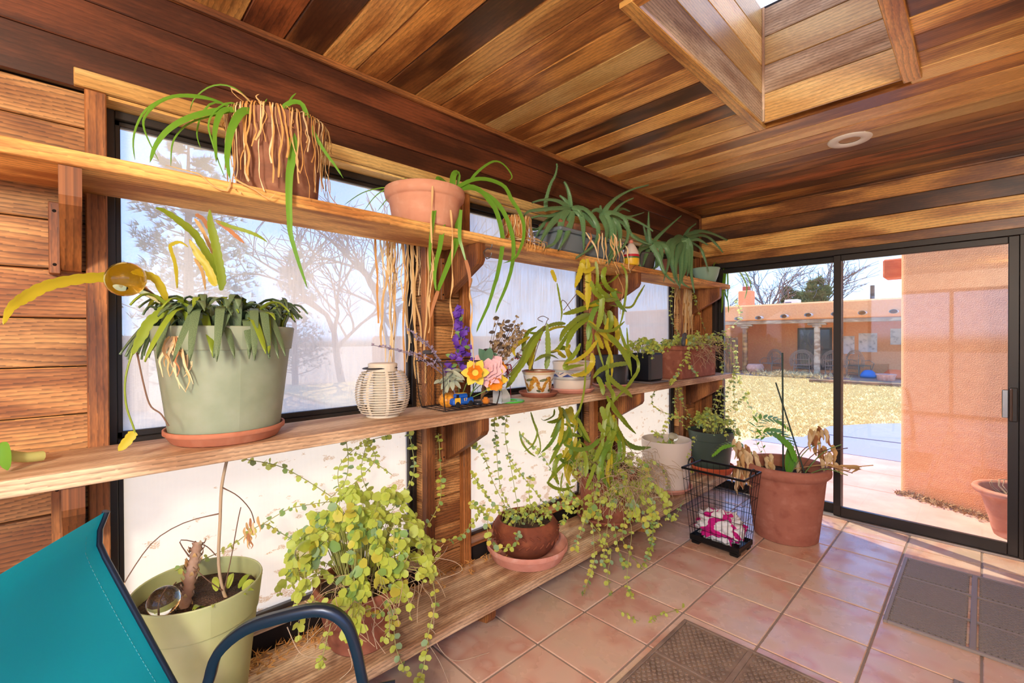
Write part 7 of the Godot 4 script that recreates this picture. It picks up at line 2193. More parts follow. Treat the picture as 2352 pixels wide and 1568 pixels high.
func build_plants() -> void:
	plant_mats()
	rng.seed = 730
	# a cut cactus stem with one round leaf lying on the middle shelf at the left
	var st := thing("cut_stem", "cut pale cactus stem with a green oval leaf lying on the shelf", "plant cutting", Vector3(0.17, 1.062, 4.30))
	var b := MB.new()
	b.tube(smooth([Vector3(0.03, 0.085, 0.06), Vector3(0.02, 0.05, 0.02), Vector3(0.0, 0.024, -0.03), Vector3(-0.02, 0.017, -0.065)], 12), [0.014, 0.015, 0.013], 8)
	part(st, "stem", b.mesh(), leafy(rgb(202, 200, 120), 0.5, 0.3))
	b = MB.new()
	b.strap(smooth([Vector3(0.03, 0.07, 0.0), Vector3(0.04, 0.045, -0.005), Vector3(0.045, 0.005, -0.01)], 9), [0.004, 0.014, 0.018, 0.019, 0.019, 0.018, 0.015, 0.01, 0.002], Vector3(0.7, 0.1, 0.7), 0.15, 0.001)
	part(st, "leaf", b.mesh(), mats.lily)

# ---------------------------------------------------------------- furniture and small things
func torus(b: MB, c: Vector3, r: float, t: float, seg := 40, ry := 1.0) -> void:
	var pts := []
	for k in seg + 1:
		var a := TAU * k / seg
		pts.append(c + Vector3(cos(a) * r, 0, sin(a) * r * ry))
	b.tube(pts, [t], 6, false)

func bar(to: Node3D, called: String, pts: Array, r: float, m: Material, seg := 6) -> MeshInstance3D:
	var b := MB.new()
	b.tube(pts, [r], seg)
	return part(to, called, b.mesh(), m)

func build_things() -> void:
	plant_mats()
	build_chair()
	build_mats()
	build_lantern()
	build_bin()
	build_basket()
	build_dried()
	build_knickknacks()

# sling chair in the foreground: teal mesh back with a dark blue frame
func build_chair() -> void:
	rng.seed = 800
	var t := thing("sling_chair", "teal mesh sling patio chair with a dark navy tube frame in the foreground", "chair")
	var teal := paint(Color.WHITE, 0.55)
	var im := Image.create(64, 64, false, Image.FORMAT_RGB8)
	for y in 64:
		for x in 64:
			var k := 0.86 + 0.14 * sin(x * TAU / 8.0) * sin(y * TAU / 8.0)
			im.set_pixel(x, y, Color(0.08 * k, 0.83 * k, 0.93 * k))
	teal.albedo_texture = ImageTexture.create_from_image(im)
	teal.backlight_enabled = true
	teal.backlight = Color(0.9, 0.9, 0.9)
	var navy := paint(rgb(38, 50, 68), 0.3, 0.4)
	mats.navy = navy
	# back panel: rows from top edge to seat, slightly dished between the side rails
	var tl := Vector3(0.845, 0.966, 4.40)
	var tr := Vector3(0.41, 0.966, 4.16)
	var bl := Vector3(0.951, 0.45, 4.209)
	var br := Vector3(0.516, 0.45, 3.969)
	var P := []
	for r in 19:
		var f := r / 18.0
		var a := tl.lerp(bl, f)
		var c := tr.lerp(br, f)
		# rolled head of the sling
		var back := (c - a).cross(bl - tl).normalized()
		var roll := pow(1.0 - minf(1.0, f * 7.0), 2.0) * 0.045
		var row := PackedVector3Array()
		for q in 15:
			var g := q / 14.0
			row.append(a.lerp(c, g) + back * (0.035 * sin(PI * g) * sin(PI * minf(1.0, f + 0.1)) - roll))
		P.append(row)
	var b := MB.new()
	b.grid(P, false, true, 60.0, 70.0)
	var sl := part(t, "back_sling", b.mesh(), teal)
	# hemmed edge with stitching
	for e in [0, 14]:
		var hem := []
		for r in 19: hem.append(P[r][e])
		var hb := MB.new()
		hb.tube(hem, [0.0075], 8)
		part(t, "side_rail", hb.mesh(), navy)
	for e in [1, 13]:
		var st := MB.new()
		for r in range(1, 18):
			for h in 3:
				var p: Vector3 = P[r][e].lerp(P[r + 1][e], h / 3.0)
				var q: Vector3 = P[r][e].lerp(P[r + 1][e], h / 3.0 + 0.2)
				st.tube([p + Vector3(0.002, 0.001, 0.002), q + Vector3(0.002, 0.001, 0.002)], [0.0009], 4, false)
		part(sl, "stitching", st.mesh(), paint(rgb(90, 178, 186), 0.6))
	# seat sling running forward (towards +x)
	P = []
	for r in 9:
		var f := r / 8.0
		var row := PackedVector3Array()
		for q in 9:
			var g := q / 8.0
			var p := (bl.lerp(br, g)).lerp(Vector3(1.165, 0.447, 3.80).lerp(Vector3(0.73, 0.447, 3.56), g), f)
			row.append(p + Vector3(0, -0.02 * sin(PI * f) + 0.008 * sin(PI * g) * -1.0, 0))
		P.append(row)
	b = MB.new()
	b.grid(P, false, false, 50.0, 50.0)
	part(t, "seat_sling", b.mesh(), teal)
	for g in [0.0, 1.0]:
		bar(t, "seat_rail", [bl.lerp(br, g), Vector3(1.165, 0.447, 3.80).lerp(Vector3(0.73, 0.447, 3.56), g)], 0.012, navy, 8)
	# arms: flat bar bowing up and down to the front leg, one on each side
	for g in [0.0, 1.0]:
		var off: Vector3 = Vector3(0.435, 0, 0.24) * (1.0 - g)
		var arm := [Vector3(0.493, 0.467, 3.975), Vector3(0.485, 0.52, 3.94), Vector3(0.49, 0.587, 3.92), Vector3(0.524, 0.64, 3.869), Vector3(0.575, 0.665, 3.802), Vector3(0.638, 0.678, 3.722), Vector3(0.676, 0.646, 3.676), Vector3(0.691, 0.581, 3.654), Vector3(0.703, 0.501, 3.642), Vector3(0.719, 0.376, 3.627), Vector3(0.75, 0.0, 3.60)]
		var pts := []
		for p in arm: pts.append(p + off)
		var s := smooth(pts, 40)
		var R := []
		for k in s.size():
			var d: Vector3 = (s[mini(k + 1, 39)] - s[maxi(k - 1, 0)]).normalized()
			var side := Vector3(0.87, 0, 0.48)
			side = (side - d * side.dot(d)).normalized()
			var up := side.cross(d).normalized()
			if up.y < 0: up = -up
			var row := PackedVector3Array()
			for q in 12:
				var a := TAU * q / 12.0
				var cx := signf(cos(a)) * pow(absf(cos(a)), 0.5)
				var sy := signf(sin(a)) * pow(absf(sin(a)), 0.5)
				row.append(s[k] + side * cx * 0.020 + up * sy * 0.012)
			R.append(row)
		var ab := MB.new()
		ab.grid(R, true, true, 1.0, 1.0, [], s)
		part(t, "arm", ab.mesh(), navy)
		bar(t, "leg", [bl.lerp(br, g), bl.lerp(br, g) + Vector3(-0.03, -0.44, 0.10)], 0.012, navy, 8)
	b = MB.new()
	b.tube([Vector3(0.75, 0.012, 3.60), Vector3(1.185, 0.012, 3.84)], [0.011], 8)
	part(t, "stretcher", b.mesh(), navy)

# rubber drainage mats with rows of oval holes
func build_mats() -> void:
	rng.seed = 810
	var rub := paint(Color.WHITE, 0.75)
	rub.albedo_texture = ramp_tex(151, 0.02, [[0.0, rgb(116, 98, 84)], [0.5, rgb(146, 124, 106)], [1.0, rgb(166, 144, 124)]], 256, 4)
	rub.uv1_triplanar = true
	rub.uv1_world_triplanar = true
	rub.uv1_scale = Vector3(1.5, 1.5, 1.5)
	var rub2 := paint(rgb(156, 145, 137), 0.6)
	var spots := [[Vector3(0.82, 0.0, 2.05), 0.61, 0.92, rub, 0, "brown rubber drainage mat nearest the chair"], [Vector3(1.49, 0.0, 0.47), 0.61, 0.90, rub2, 1, "grey rubber mat with oval holes before the sliding door"], [Vector3(1.745, 0.0, 1.655), 0.61, 0.9, rub2, 1, "corner of a third rubber mat at the bottom edge"]]
	for q in spots:
		var o: Vector3 = q[0]
		var w: float = q[1]
		var d: float = q[2]
		var m := thing("rubber_mat", q[5], "mat", o + Vector3(w / 2, 0.0, d / 2), 0.0, "rubber floor mats")
		var b := MB.new()
		b.box(Vector3(0, 0.0025, 0), Vector3(w - 0.004, 0.005, d - 0.004), 0.001)
		if q[4] == 0: part(m, "base", b.mesh(), q[3])
		b = MB.new()
		for s in [-1.0, 1.0]:
			b.box(Vector3(s * (w / 2 - 0.008), 0.0065, 0), Vector3(0.016, 0.013, d), 0.002)
			b.box(Vector3(0, 0.0065, s * (d / 2 - 0.008)), Vector3(w - 0.032, 0.013, 0.016), 0.002)
		part(m, "border", b.mesh(), q[3])
		for x in [0.0]:
			b = MB.new()
			b.box(Vector3(x, 0.0065, 0), Vector3(0.022, 0.013, d - 0.03), 0.002)
			part(m, "rib", b.mesh(), q[3])
		for k in range(1, 3 if q[4] == 0 else 3):
			b = MB.new()
			b.box(Vector3(0, 0.006, -d / 2 + d * k / 3.0), Vector3(w - 0.03, 0.010, 0.016), 0.002)
			part(m, "rib", b.mesh(), q[3])
		# cells: oval rings (mat with holes) or oval studs
		var ring := MB.new()
		var hx := 0.0115 if q[4] == 0 else 0.0088
		var hz := 0.0072 if q[4] == 0 else 0.0060
		if q[4] == 1:
			for k in 12:
				var a0 := TAU * k / 12.0
				var a1 := TAU * (k + 1) / 12.0
				var i0 := Vector3(cos(a0) * hx * 0.84, 0.0125, sin(a0) * hz * 0.80)
				var i1 := Vector3(cos(a1) * hx * 0.84, 0.0125, sin(a1) * hz * 0.80)
				var o0 := Vector3(cos(a0) * hx * 1.16, 0.0125, sin(a0) * hz * 1.2)
				var o1 := Vector3(cos(a1) * hx * 1.16, 0.0125, sin(a1) * hz * 1.2)
				ring.face([i0, i1, o1, o0], Vector3.UP, [])
				var j0 := Vector3(i0.x, 0.0, i0.z)
				var j1 := Vector3(i1.x, 0.0, i1.z)
				ring.face([i0, i1, j1, j0], Vector3(-cos(a0), 0, -sin(a0)), [])
				var p0 := Vector3(o0.x, 0.0, o0.z)
				var p1 := Vector3(o1.x, 0.0, o1.z)
				ring.face([o0, o1, p1, p0], Vector3(cos(a0), 0, sin(a0)), [])
		else:
			ring.lathe([[0.0086, 0.004], [0.0086, 0.009], [0.0070, 0.0115], [0.0040, 0.0105], [0.0, 0.0095]], 8)
		var mesh := ring.mesh()
		var xs := []
		var nx := int((w - 0.04) / (hx * 2.25))
		var nz := int((d - 0.04) / (hz * 2.3 if q[4] == 1 else 0.0185))
		for r in nz:
			for c in nx:
				var x := -w / 2 + 0.026 + (c + (0.5 if r % 2 else 0.0)) * hx * 2.25
				var z := -d / 2 + 0.026 + r * (hz * 2.3 if q[4] == 1 else 0.0185)
				if absf(x) < 0.022 or x > w / 2 - 0.024 or z > d / 2 - 0.024: continue
				var near := false
				for k in [1, 2]:
					if absf(z - (-d / 2 + d * k / 3.0)) < 0.016: near = true
				if near: continue
				xs.append(Transform3D(Basis(), Vector3(x, 0, z)))
		scatter(m, "cells", mesh, q[3], xs)

func build_lantern() -> void:
	var t := thing("rattan_lantern", "round cream rattan lantern with a black strap handle on the middle shelf", "lantern", Vector3(0.135, 1.062, 3.275))
	var cream := paint(rgb(222, 208, 184), 0.6)
	b_part(t, "base", [[0.0, 0.0], [0.064, 0.0], [0.066, 0.004], [0.062, 0.012], [0.05, 0.016], [0.046, 0.02]], cream)
	b_part(t, "collar", [[0.056, 0.182], [0.058, 0.186], [0.056, 0.190], [0.058, 0.195], [0.056, 0.200], [0.058, 0.206], [0.057, 0.214], [0.05, 0.217], [0.0, 0.217]], cream)
	var N := 17
	for k in N:
		var f := (k + 0.5) / N
		var y := 0.016 + 0.168 * f
		var u := (y - 0.098) / 0.098
		var r := 0.044 + 0.062 * sqrt(maxf(0.0, 1.0 - u * u * 0.92))
		var b := MB.new()
		torus(b, Vector3(0, y, 0), r, 0.0026, 36)
		part(t, "cane_ring", b.mesh(), cream)
	for k in 8:
		var a := TAU * k / 8.0 + 0.3
		var pts := []
		for j in 11:
			var y := 0.014 + 0.172 * j / 10.0
			var u := (y - 0.098) / 0.098
			var r := 0.041 + 0.062 * sqrt(maxf(0.0, 1.0 - u * u * 0.92))
			pts.append(Vector3(cos(a) * r, y, sin(a) * r))
		var b := MB.new()
		b.strap(pts, [0.006], Vector3(cos(a), 0, sin(a)), 0.0, 0.0012)
		part(t, "rib", b.mesh(), cream)
	var shade := paint(rgb(240, 232, 214), 0.6)
	shade.backlight_enabled = true
	shade.backlight = Color(0.8, 0.8, 0.75)
	b_part(t, "inner_tube", [[0.0, 0.018], [0.036, 0.018], [0.038, 0.022], [0.038, 0.18], [0.0, 0.182]], shade)
	var hd := []
	for k in 13:
		var a := PI * k / 12.0
		hd.append(Vector3(0.0, 0.198, 0.0) + Vector3(cos(a) * 0.058, 0, 0).rotated(Vector3.UP, 0.75) + (Vector3(0.35, 0.06, 0.93).normalized() * sin(a) * 0.075) + Vector3(0, -0.006 * sin(a), 0))
	var hb := MB.new()
	hb.strap(hd, [0.006], Vector3(0.3, 1, 0.3), 0.0, 0.0025)
	part(t, "handle", hb.mesh(), paint(rgb(44, 42, 44), 0.5))

func b_part(t: Node3D, called: String, prof: Array, m: Material, seg := 40) -> MeshInstance3D:
	return part(t, called, lathe_mesh(prof, seg), m)

# black wire laundry bin with a towel
func build_bin() -> void:
	rng.seed = 820
	var c := Vector3(0.62, 0.0, 1.10)
	var t := thing("wire_bin", "tall black wire basket on the tiles in front of the terracotta tub", "basket", c, 0.0)
	var w: Material = mats.black_wire
	var ang := -0.04
	t.rotation.y = ang
	var tw := 0.20   # half sizes at the top (x) and (z)
	var td := 0.135
	var bw := 0.155
	var bd := 0.105
	var H := 0.50
	var y0 := 0.035
	var corner := func(f: float, sx: float, sz: float) -> Vector3:
		return Vector3(sx * lerpf(bw, tw, f), lerpf(y0, H, f), sz * lerpf(bd, td, f))
	# rim
	for e in [[-1, -1, 1, -1], [1, -1, 1, 1], [1, 1, -1, 1], [-1, 1, -1, -1]]:
		var a: Vector3 = corner.call(1.0, e[0], e[1])
		var d: Vector3 = corner.call(1.0, e[2], e[3])
		var b := MB.new()
		var mid := (a + d) / 2
		var ln := a.distance_to(d) + 0.01
		var horiz := absf(a.x - d.x) > absf(a.z - d.z)
		b.box(mid, Vector3(ln, 0.014, 0.010) if horiz else Vector3(0.010, 0.014, ln), 0.003)
		part(t, "rim", b.mesh(), w)
	# upright wires
	for side in 4:
		var n := 9 if side % 2 == 0 else 6
		for k in n + 1:
			var g := -1.0 + 2.0 * k / n
			var sx := g if side % 2 == 0 else (1.0 if side == 1 else -1.0)
			var sz := g if side % 2 == 1 else (1.0 if side == 0 else -1.0)
			bar(t, "wire", [corner.call(0.0, sx, sz), corner.call(0.5, sx, sz), corner.call(1.0, sx, sz)], 0.0016, w, 5)
	# hoops
	for f in [0.16, 0.40, 0.64, 0.84]:
		bar(t, "wire_hoop", [corner.call(f, -1, -1), corner.call(f, 1, -1), corner.call(f, 1, 1), corner.call(f, -1, 1), corner.call(f, -1, -1)], 0.0018, w, 5)
	var b2 := MB.new()
	b2.box(Vector3(0, 0.032, 0), Vector3(bw * 2 + 0.01, 0.018, bd * 2 + 0.01), 0.004)
	for s in [-1.0, 1.0]:
		b2.box(Vector3(0, 0.045, s * bd), Vector3(bw * 2 + 0.012, 0.03, 0.006), 0.002)
		b2.box(Vector3(s * bw, 0.045, 0), Vector3(0.006, 0.03, bd * 2), 0.002)
	part(t, "tray", b2.mesh(), w)
	for sx in [-1.0, 1.0]:
		for sz in [-1.0, 1.0]:
			b2 = MB.new()
			b2.box(Vector3(sx * (bw - 0.03), 0.012, sz * (bd - 0.025)), Vector3(0.055, 0.024, 0.05), 0.006)
			part(t, "foot", b2.mesh(), w)
	for s in [-1.0, 1.0]:
		var hp := []
		for k in 11:
			var a := PI * k / 10.0
			hp.append(Vector3(s * (tw + 0.002), H + sin(a) * 0.045, cos(a) * 0.045))
		bar(t, "handle", hp, 0.005, w, 6)
	# crumpled towel
	var im := Image.create(256, 256, false, Image.FORMAT_RGB8)
	im.fill(rgb(240, 236, 234))
	var n1 := noise(9, 0.009, 1)
	for y in 256:
		for x in 256:
			var v := n1.get_noise_2d(x * 1.3, y * 0.8)
			if v > 0.04 and v < 0.5: im.set_pixel(x, y, rgb(206, 20, 128))
	var cloth := paint(Color.WHITE, 0.9)
	cloth.albedo_texture = ImageTexture.create_from_image(im)
	var n2 := noise(21, 9.0, 3)
	var n3 := noise(22, 22.0, 2)
	var P := []
	for r in 41:
		var row := PackedVector3Array()
		for q in 49:
			var a := TAU * q / 48.0
			var f := r / 40.0
			var ph := f * PI * 0.98
			var d := Vector3(sin(ph) * cos(a), cos(ph), sin(ph) * sin(a))
			var rr := 1.0 + 0.28 * n2.get_noise_3d(d.x * 0.25, d.y * 0.25, d.z * 0.25) + 0.16 * n3.get_noise_3d(d.x * 0.2, d.y * 0.2, d.z * 0.2)
			var p := Vector3(signf(d.x) * pow(absf(d.x), 0.75) * 0.145, d.y * 0.095, signf(d.z) * pow(absf(d.z), 0.75) * 0.10) * rr
			p.x = clampf(p.x, -0.148, 0.148)
			p.z = clampf(p.z, -0.103, 0.103)
			p.y = maxf(p.y, -0.082)
			row.append(p)
		P.append(row)
	var b3 := MB.new()
	b3.grid(P, false, true, 2.0, 1.0)
	solo("crumpled_towel", b3.mesh(), cloth, "crumpled white and magenta towel inside the black wire basket", "towel", Transform3D(Basis(Vector3.UP, ang), c + Vector3(0, 0.126, 0)))

# small wire basket with ornaments and cloth flowers
func build_basket() -> void:
	rng.seed = 830
	var c := Vector3(0.155, 1.062, 2.90)
	var t := thing("wire_basket", "dark rusty wire basket of ornaments on the middle shelf by the pier", "basket", c)
	var w := paint(rgb(52, 42, 38), 0.6, 0.4)
	var hx := 0.105
	var hz := 0.17
	var rect := func(y: float, k: float) -> Array:
		return [Vector3(-hx * k, y, -hz * k), Vector3(hx * k, y, -hz * k), Vector3(hx * k, y, hz * k), Vector3(-hx * k, y, hz * k), Vector3(-hx * k, y, -hz * k)]
	bar(t, "frame_wire", rect.call(0.006, 0.86), 0.003, w)
	bar(t, "frame_wire", rect.call(0.215, 1.0), 0.003, w)
	for s in [[-1, -1], [1, -1], [1, 1], [-1, 1]]:
		bar(t, "frame_wire", [Vector3(s[0] * hx * 0.86, 0.006, s[1] * hz * 0.86), Vector3(s[0] * hx * 0.92, 0.05, s[1] * hz * 0.92), Vector3(s[0] * hx, 0.215, s[1] * hz)], 0.0028, w)
	# netting on the back and ends
	for k in 14:
		var z := lerpf(-hz, hz, k / 13.0)
		var pts := []
		for j in 13: pts.append(Vector3(-hx * 0.95, 0.006 + 0.209 * j / 12.0, z + (0.006 if j % 2 else -0.006)))
		bar(t, "mesh_wire", pts, 0.0007, w, 4)
	for s in [-1.0, 1.0]:
		for k in 8:
			var x := lerpf(-hx, hx, k / 7.0)
			var pts := []
			for j in 13: pts.append(Vector3(x + (0.006 if j % 2 else -0.006), 0.006 + 0.209 * j / 12.0, s * hz * 0.97))
			bar(t, "mesh_wire", pts, 0.0007, w, 4)
	for k in 9:
		var z := lerpf(-hz * 0.84, hz * 0.84, k / 8.0)
		bar(t, "floor_wire", [Vector3(-hx * 0.86, 0.005, z), Vector3(hx * 0.86, 0.005, z)], 0.0016, w, 4)
	for s in [-1.0, 1.0]:
		var h := MB.new()
		h.lathe([[0.0, -0.032], [0.007, -0.031], [0.010, -0.02], [0.010, 0.02], [0.007, 0.031], [0.0, 0.032]], 14)
		part(t, "grip", h.mesh(), paint(rgb(62, 52, 48), 0.5), Transform3D(Basis(Vector3(0, 1, 0), 0.0) * Basis(Vector3(0, 0, 1), PI / 2), Vector3(0, 0.255, s * hz * 1.02)))
		for x in [-0.03, 0.03]: bar(t, "handle_wire", [Vector3(x, 0.255, s * hz * 1.02), Vector3(x * 1.6, 0.235, s * hz), Vector3(x * 1.6, 0.215, s * hz)], 0.0018, w, 5)
	# orange ceramic pumpkin
	var pk := thing("toy_pumpkin", "small orange crackle pumpkin in the wire basket", "ornament", c + Vector3(0.02, 0.008, 0.085))
	var b := MB.new()
	var P := []
	for r in 13:
		var row := PackedVector3Array()
		for q in 33:
			var a := TAU * q / 32.0
			var ph := PI * r / 12.0
			var rr := 0.037 * sin(ph) * (1.0 + 0.07 * absf(cos(a * 4.0)))
			row.append(Vector3(cos(a) * rr, 0.034 - cos(ph) * 0.034, sin(a) * rr))
		P.append(row)
	b.grid(P, false, false)
	var om := paint(Color.WHITE, 0.35)
	om.albedo_texture = ramp_tex(161, 0.05, [[0.0, rgb(120, 70, 20)], [0.12, rgb(230, 150, 40)], [1.0, rgb(240, 170, 60)]], 256, 1, FastNoiseLite.TYPE_CELLULAR)
	part(pk, "body", b.mesh(), om)
	b = MB.new()
	b.tube([Vector3(0, 0.064, 0), Vector3(0.002, 0.074, 0.001), Vector3(0.006, 0.082, 0.002)], [0.006, 0.005, 0.006], 7)
	part(pk, "stalk", b.mesh(), paint(rgb(170, 160, 130), 0.7))
	# blue toy car, number 17
	var car := thing("toy_car", "blue toy racing car with yellow marks and number seventeen", "toy car", c + Vector3(0.062, 0.012, 0.04), 0.0)
	var blue := paint(rgb(24, 92, 190), 0.25)
	b = MB.new()
	b.box(Vector3(0, 0.026, 0), Vector3(0.045, 0.030, 0.115), 0.007)
	part(car, "body", b.mesh(), blue)
	b = MB.new()
	b.box(Vector3(0, 0.048, 0.004), Vector3(0.040, 0.024, 0.062), 0.008)
	part(car, "cabin", b.mesh(), blue)
	for z in [-0.026, 0.034]:
		b = MB.new()
		b.box(Vector3(0.019, 0.048, z), Vector3(0.004, 0.018, 0.014), 0.001)
		part(car, "window", b.mesh(), paint(rgb(20, 20, 24), 0.2))
	for s in [-1.0, 1.0]:
		for z in [-0.036, 0.036]:
			b = MB.new()
			b.lathe([[0.0, -0.005], [0.012, -0.005], [0.0135, -0.003], [0.0135, 0.003], [0.012, 0.005], [0.0, 0.005]], 16)
			part(car, "wheel", b.mesh(), paint(rgb(26, 26, 28), 0.6), Transform3D(Basis(Vector3(0, 0, 1), PI / 2), Vector3(s * 0.020, 0.0135, z)))
	b = MB.new()
	b.box(Vector3(0.0225, 0.030, 0.036), Vector3(0.0015, 0.026, 0.03), 0.0)
	part(car, "yellow_flash", b.mesh(), paint(rgb(238, 190, 50), 0.4))
	b = MB.new()
	b.box(Vector3(0, 0.0605, 0.004), Vector3(0.03, 0.001, 0.05), 0.0)
	part(car, "roof_stripe", b.mesh(), paint(rgb(238, 190, 50), 0.4))
	var tm := TextMesh.new()
	tm.text = "17"
	tm.font_size = 18
	tm.pixel_size = 0.001
	tm.depth = 0.001
	part(car, "race_number", tm, paint(rgb(244, 200, 60), 0.4), Transform3D(Basis(Vector3.UP, PI / 2), Vector3(0.0232, 0.034, -0.006)))
	# dark stone and an orange toy
	b = MB.new()
	b.lathe([[0.0, 0.0], [0.022, 0.002], [0.028, 0.010], [0.02, 0.019], [0.0, 0.022]], 18, Vector3.ZERO, 0.06)
	solo("dark_stone", b.mesh(), paint(rgb(40, 42, 50), 0.3), "dark shiny stone beside the blue toy car", "stone", Transform3D(Basis(), c + Vector3(0.06, 0.008, -0.055)))
	b = MB.new()
	b.box(Vector3(0, 0.012, 0), Vector3(0.03, 0.024, 0.034), 0.006)
	b.box(Vector3(0, 0.026, 0.004), Vector3(0.02, 0.012, 0.016), 0.004)
	solo("toy_block", b.mesh(), paint(rgb(220, 130, 40), 0.4), "small orange toy at the right end of the wire basket", "toy", Transform3D(Basis(Vector3.UP, 0.5), c + Vector3(0.05, 0.008, -0.115)))
	b = MB.new()
	b.lathe([[0.0, 0.0], [0.018, 0.004], [0.022, 0.02], [0.016, 0.034], [0.0, 0.038]], 20)
	solo("orange_ball", b.mesh(), paint(rgb(236, 150, 40), 0.4), "yellow-orange ornament behind the blue toy car", "ornament", Transform3D(Basis(), c + Vector3(-0.01, 0.008, 0.01)))
	cloth_flowers(c)

func petal(t: Node3D, called: String, c: Vector3, dir: Vector3, nrm: Vector3, ln: float, w: float, cup: float, m: Material) -> void:
	var b := MB.new()
	var pts := []
	for k in 7:
		var f := k / 6.0
		pts.append(c + dir * ln * f + nrm * cup * f * f * ln)
	b.strap(pts, [w * 0.3, w * 0.7, w * 0.95, w, w * 0.9, w * 0.6, w * 0.08], nrm, 0.22, 0.0006)
	part(t, called, b.mesh(), m)

func flower_frame(n: Vector3) -> Basis:
	var x := n.cross(Vector3.UP).normalized()
	return Basis(x, n.cross(x).normalized(), n)

func cloth_flowers(c: Vector3) -> void:
	var yellow := leafy(rgb(240, 214, 70), 0.6, 0.6)
	var orange := leafy(rgb(240, 140, 20), 0.6, 0.5)
	var pink := leafy(rgb(238, 190, 192), 0.6, 0.5)
	var purple := leafy(rgb(104, 56, 168), 0.6, 0.4)
	var silver := leafy(rgb(176, 184, 158), 0.7, 0.4)
	var lav := paint(rgb(138, 126, 146), 0.8)
	var gleaf := leafy(rgb(96, 136, 108), 0.5, 0.4)
	# daffodils
	var spots := [[Vector3(0.13, 0.165, 0.015), Vector3(0.75, 0.1, 0.65), "left daffodil with yellow petals over the toy car"], [Vector3(0.14, 0.125, -0.09), Vector3(0.7, -0.35, 0.5), "lower daffodil hanging below the pink rose"], [Vector3(0.10, 0.175, -0.135), Vector3(0.8, 0.1, 0.2), "right daffodil behind the pink rose"]]
	for q in spots:
		var n: Vector3 = q[1].normalized()
		var t := thing("daffodil", "cloth " + q[2], "flower", c + q[0], 0.0, "cloth daffodils in the wire basket")
		var B := flower_frame(n)
		for k in 6:
			var a := TAU * k / 6.0
			petal(t, "petal", n * -0.008, (B.x * cos(a) + B.y * sin(a)).normalized(), n, 0.062, 0.021, 0.1, yellow)
		var P := []
		for r in 6:
			var row := PackedVector3Array()
			for k in 29:
				var a := TAU * k / 28.0
				var f := r / 5.0
				var rr := (0.014 + 0.018 * f * f) * (1.0 + 0.10 * f * sin(a * 8.0))
				row.append((B.x * cos(a) + B.y * sin(a)) * rr + n * 0.038 * f)
			P.append(row)
		var b := MB.new()
		b.grid(P, false, false)
		part(t, "trumpet", b.mesh(), orange)
		bar(t, "stem", smooth([n * -0.01, Vector3(-0.06, -0.05, 0), -q[0] + Vector3(0.0, 0.02, 0)], 8), 0.002, mats.leaf_green)
	# rose
	var rn := Vector3(0.75, 0.25, 0.6).normalized()
	var ro := thing("cloth_rose", "large pale pink cloth rose between the daffodils", "flower", c + Vector3(0.135, 0.18, -0.055))
	var RB := flower_frame(rn)
	for ring in 4:
		for k in 5 + ring:
			var a := TAU * k / (5 + ring) + ring * 0.5
			var o := (RB.x * cos(a) + RB.y * sin(a)).normalized()
			var r := 0.006 + 0.010 * ring
			petal(ro, "petal", o * r * 0.5 - rn * 0.008 * ring, (o * (0.5 + 0.24 * ring) + rn * (1.0 - 0.2 * ring)).normalized(), (rn * 0.6 - o * 0.6).normalized(), 0.034 + 0.008 * ring, 0.018 + 0.004 * ring, -0.25, pink)
	bar(ro, "stem", smooth([Vector3.ZERO, Vector3(-0.06, -0.06, 0.01), Vector3(-0.12, -0.17, 0.03)], 8), 0.0025, mats.leaf_green)
	for q in [Vector3(0.02, 0.6, 0.5), Vector3(-0.1, 0.4, -0.8), Vector3(0.3, 0.5, 0.1)]:
		petal(ro, "leaf", Vector3(-0.01, 0.03, 0), q.normalized(), Vector3(0.8, 0.3, 0.4), 0.075, 0.022, 0.05, gleaf)
	# purple spray standing up against the pier
	var pu := thing("purple_spray", "upright spray of purple cloth blossoms against the pier", "flower", c + Vector3(0.02, 0.05, 0.02))
	bar(pu, "stem", smooth([Vector3.ZERO, Vector3(0.0, 0.15, 0.0), Vector3(0.01, 0.3, -0.01), Vector3(0.0, 0.40, -0.02)], 10), 0.0022, mats.leaf_green)
	for k in 42:
		var y := 0.12 + 0.28 * k / 41.0
		var sp := 0.055 * (1.0 - k / 46.0)
		var p := Vector3(rng.randf_range(-0.4, 1) * sp, y, rng.randfn() * sp * 0.7)
		var n := Vector3(0.6, 0.3 + rng.randfn() * 0.4, 0.6 + rng.randfn() * 0.4).normalized()
		var B := flower_frame(n)
		for j in 5:
			var a := TAU * j / 5.0
			petal(pu, "petal", p, (B.x * cos(a) + B.y * sin(a)).normalized(), n, 0.018, 0.008, 0.3, purple)
		if k % 3 == 0: petal(pu, "leaf", p, Vector3(rng.randfn(), 0.4, rng.randfn()).normalized(), Vector3(0.6, 0.3, 0.6), 0.032, 0.009, 0.1, mats.leaf_green)
	# silver-leaved lavender leaning left
	var la := thing("lavender_bunch", "bunch of grey lavender stems with silver leaves leaning towards the lantern", "flower", c + Vector3(0.05, 0.12, 0.06))
	var ends := [Vector3(0.02, 0.17, 0.40), Vector3(0.03, 0.165, 0.36), Vector3(-0.02, 0.24, 0.24), Vector3(0.0, 0.22, 0.22), Vector3(-0.02, 0.20, 0.20), Vector3(0.02, 0.14, 0.24)]
	for e in ends:
		var s := smooth([Vector3(0, -0.06, 0), Vector3(0.01, 0.02, 0.05), e * 0.55 + Vector3(0, 0.03, 0), e], 14)
		bar(la, "stem", s, 0.0013, lav, 5)
		for k in range(7, 14):
			for j in 3:
				var d := Vector3(rng.randfn(), rng.randfn() + 0.3, rng.randfn()).normalized()
				petal(la, "bud", s[k], d, Vector3(0.6, 0.4, 0.6), 0.011, 0.003, 0.2, lav)
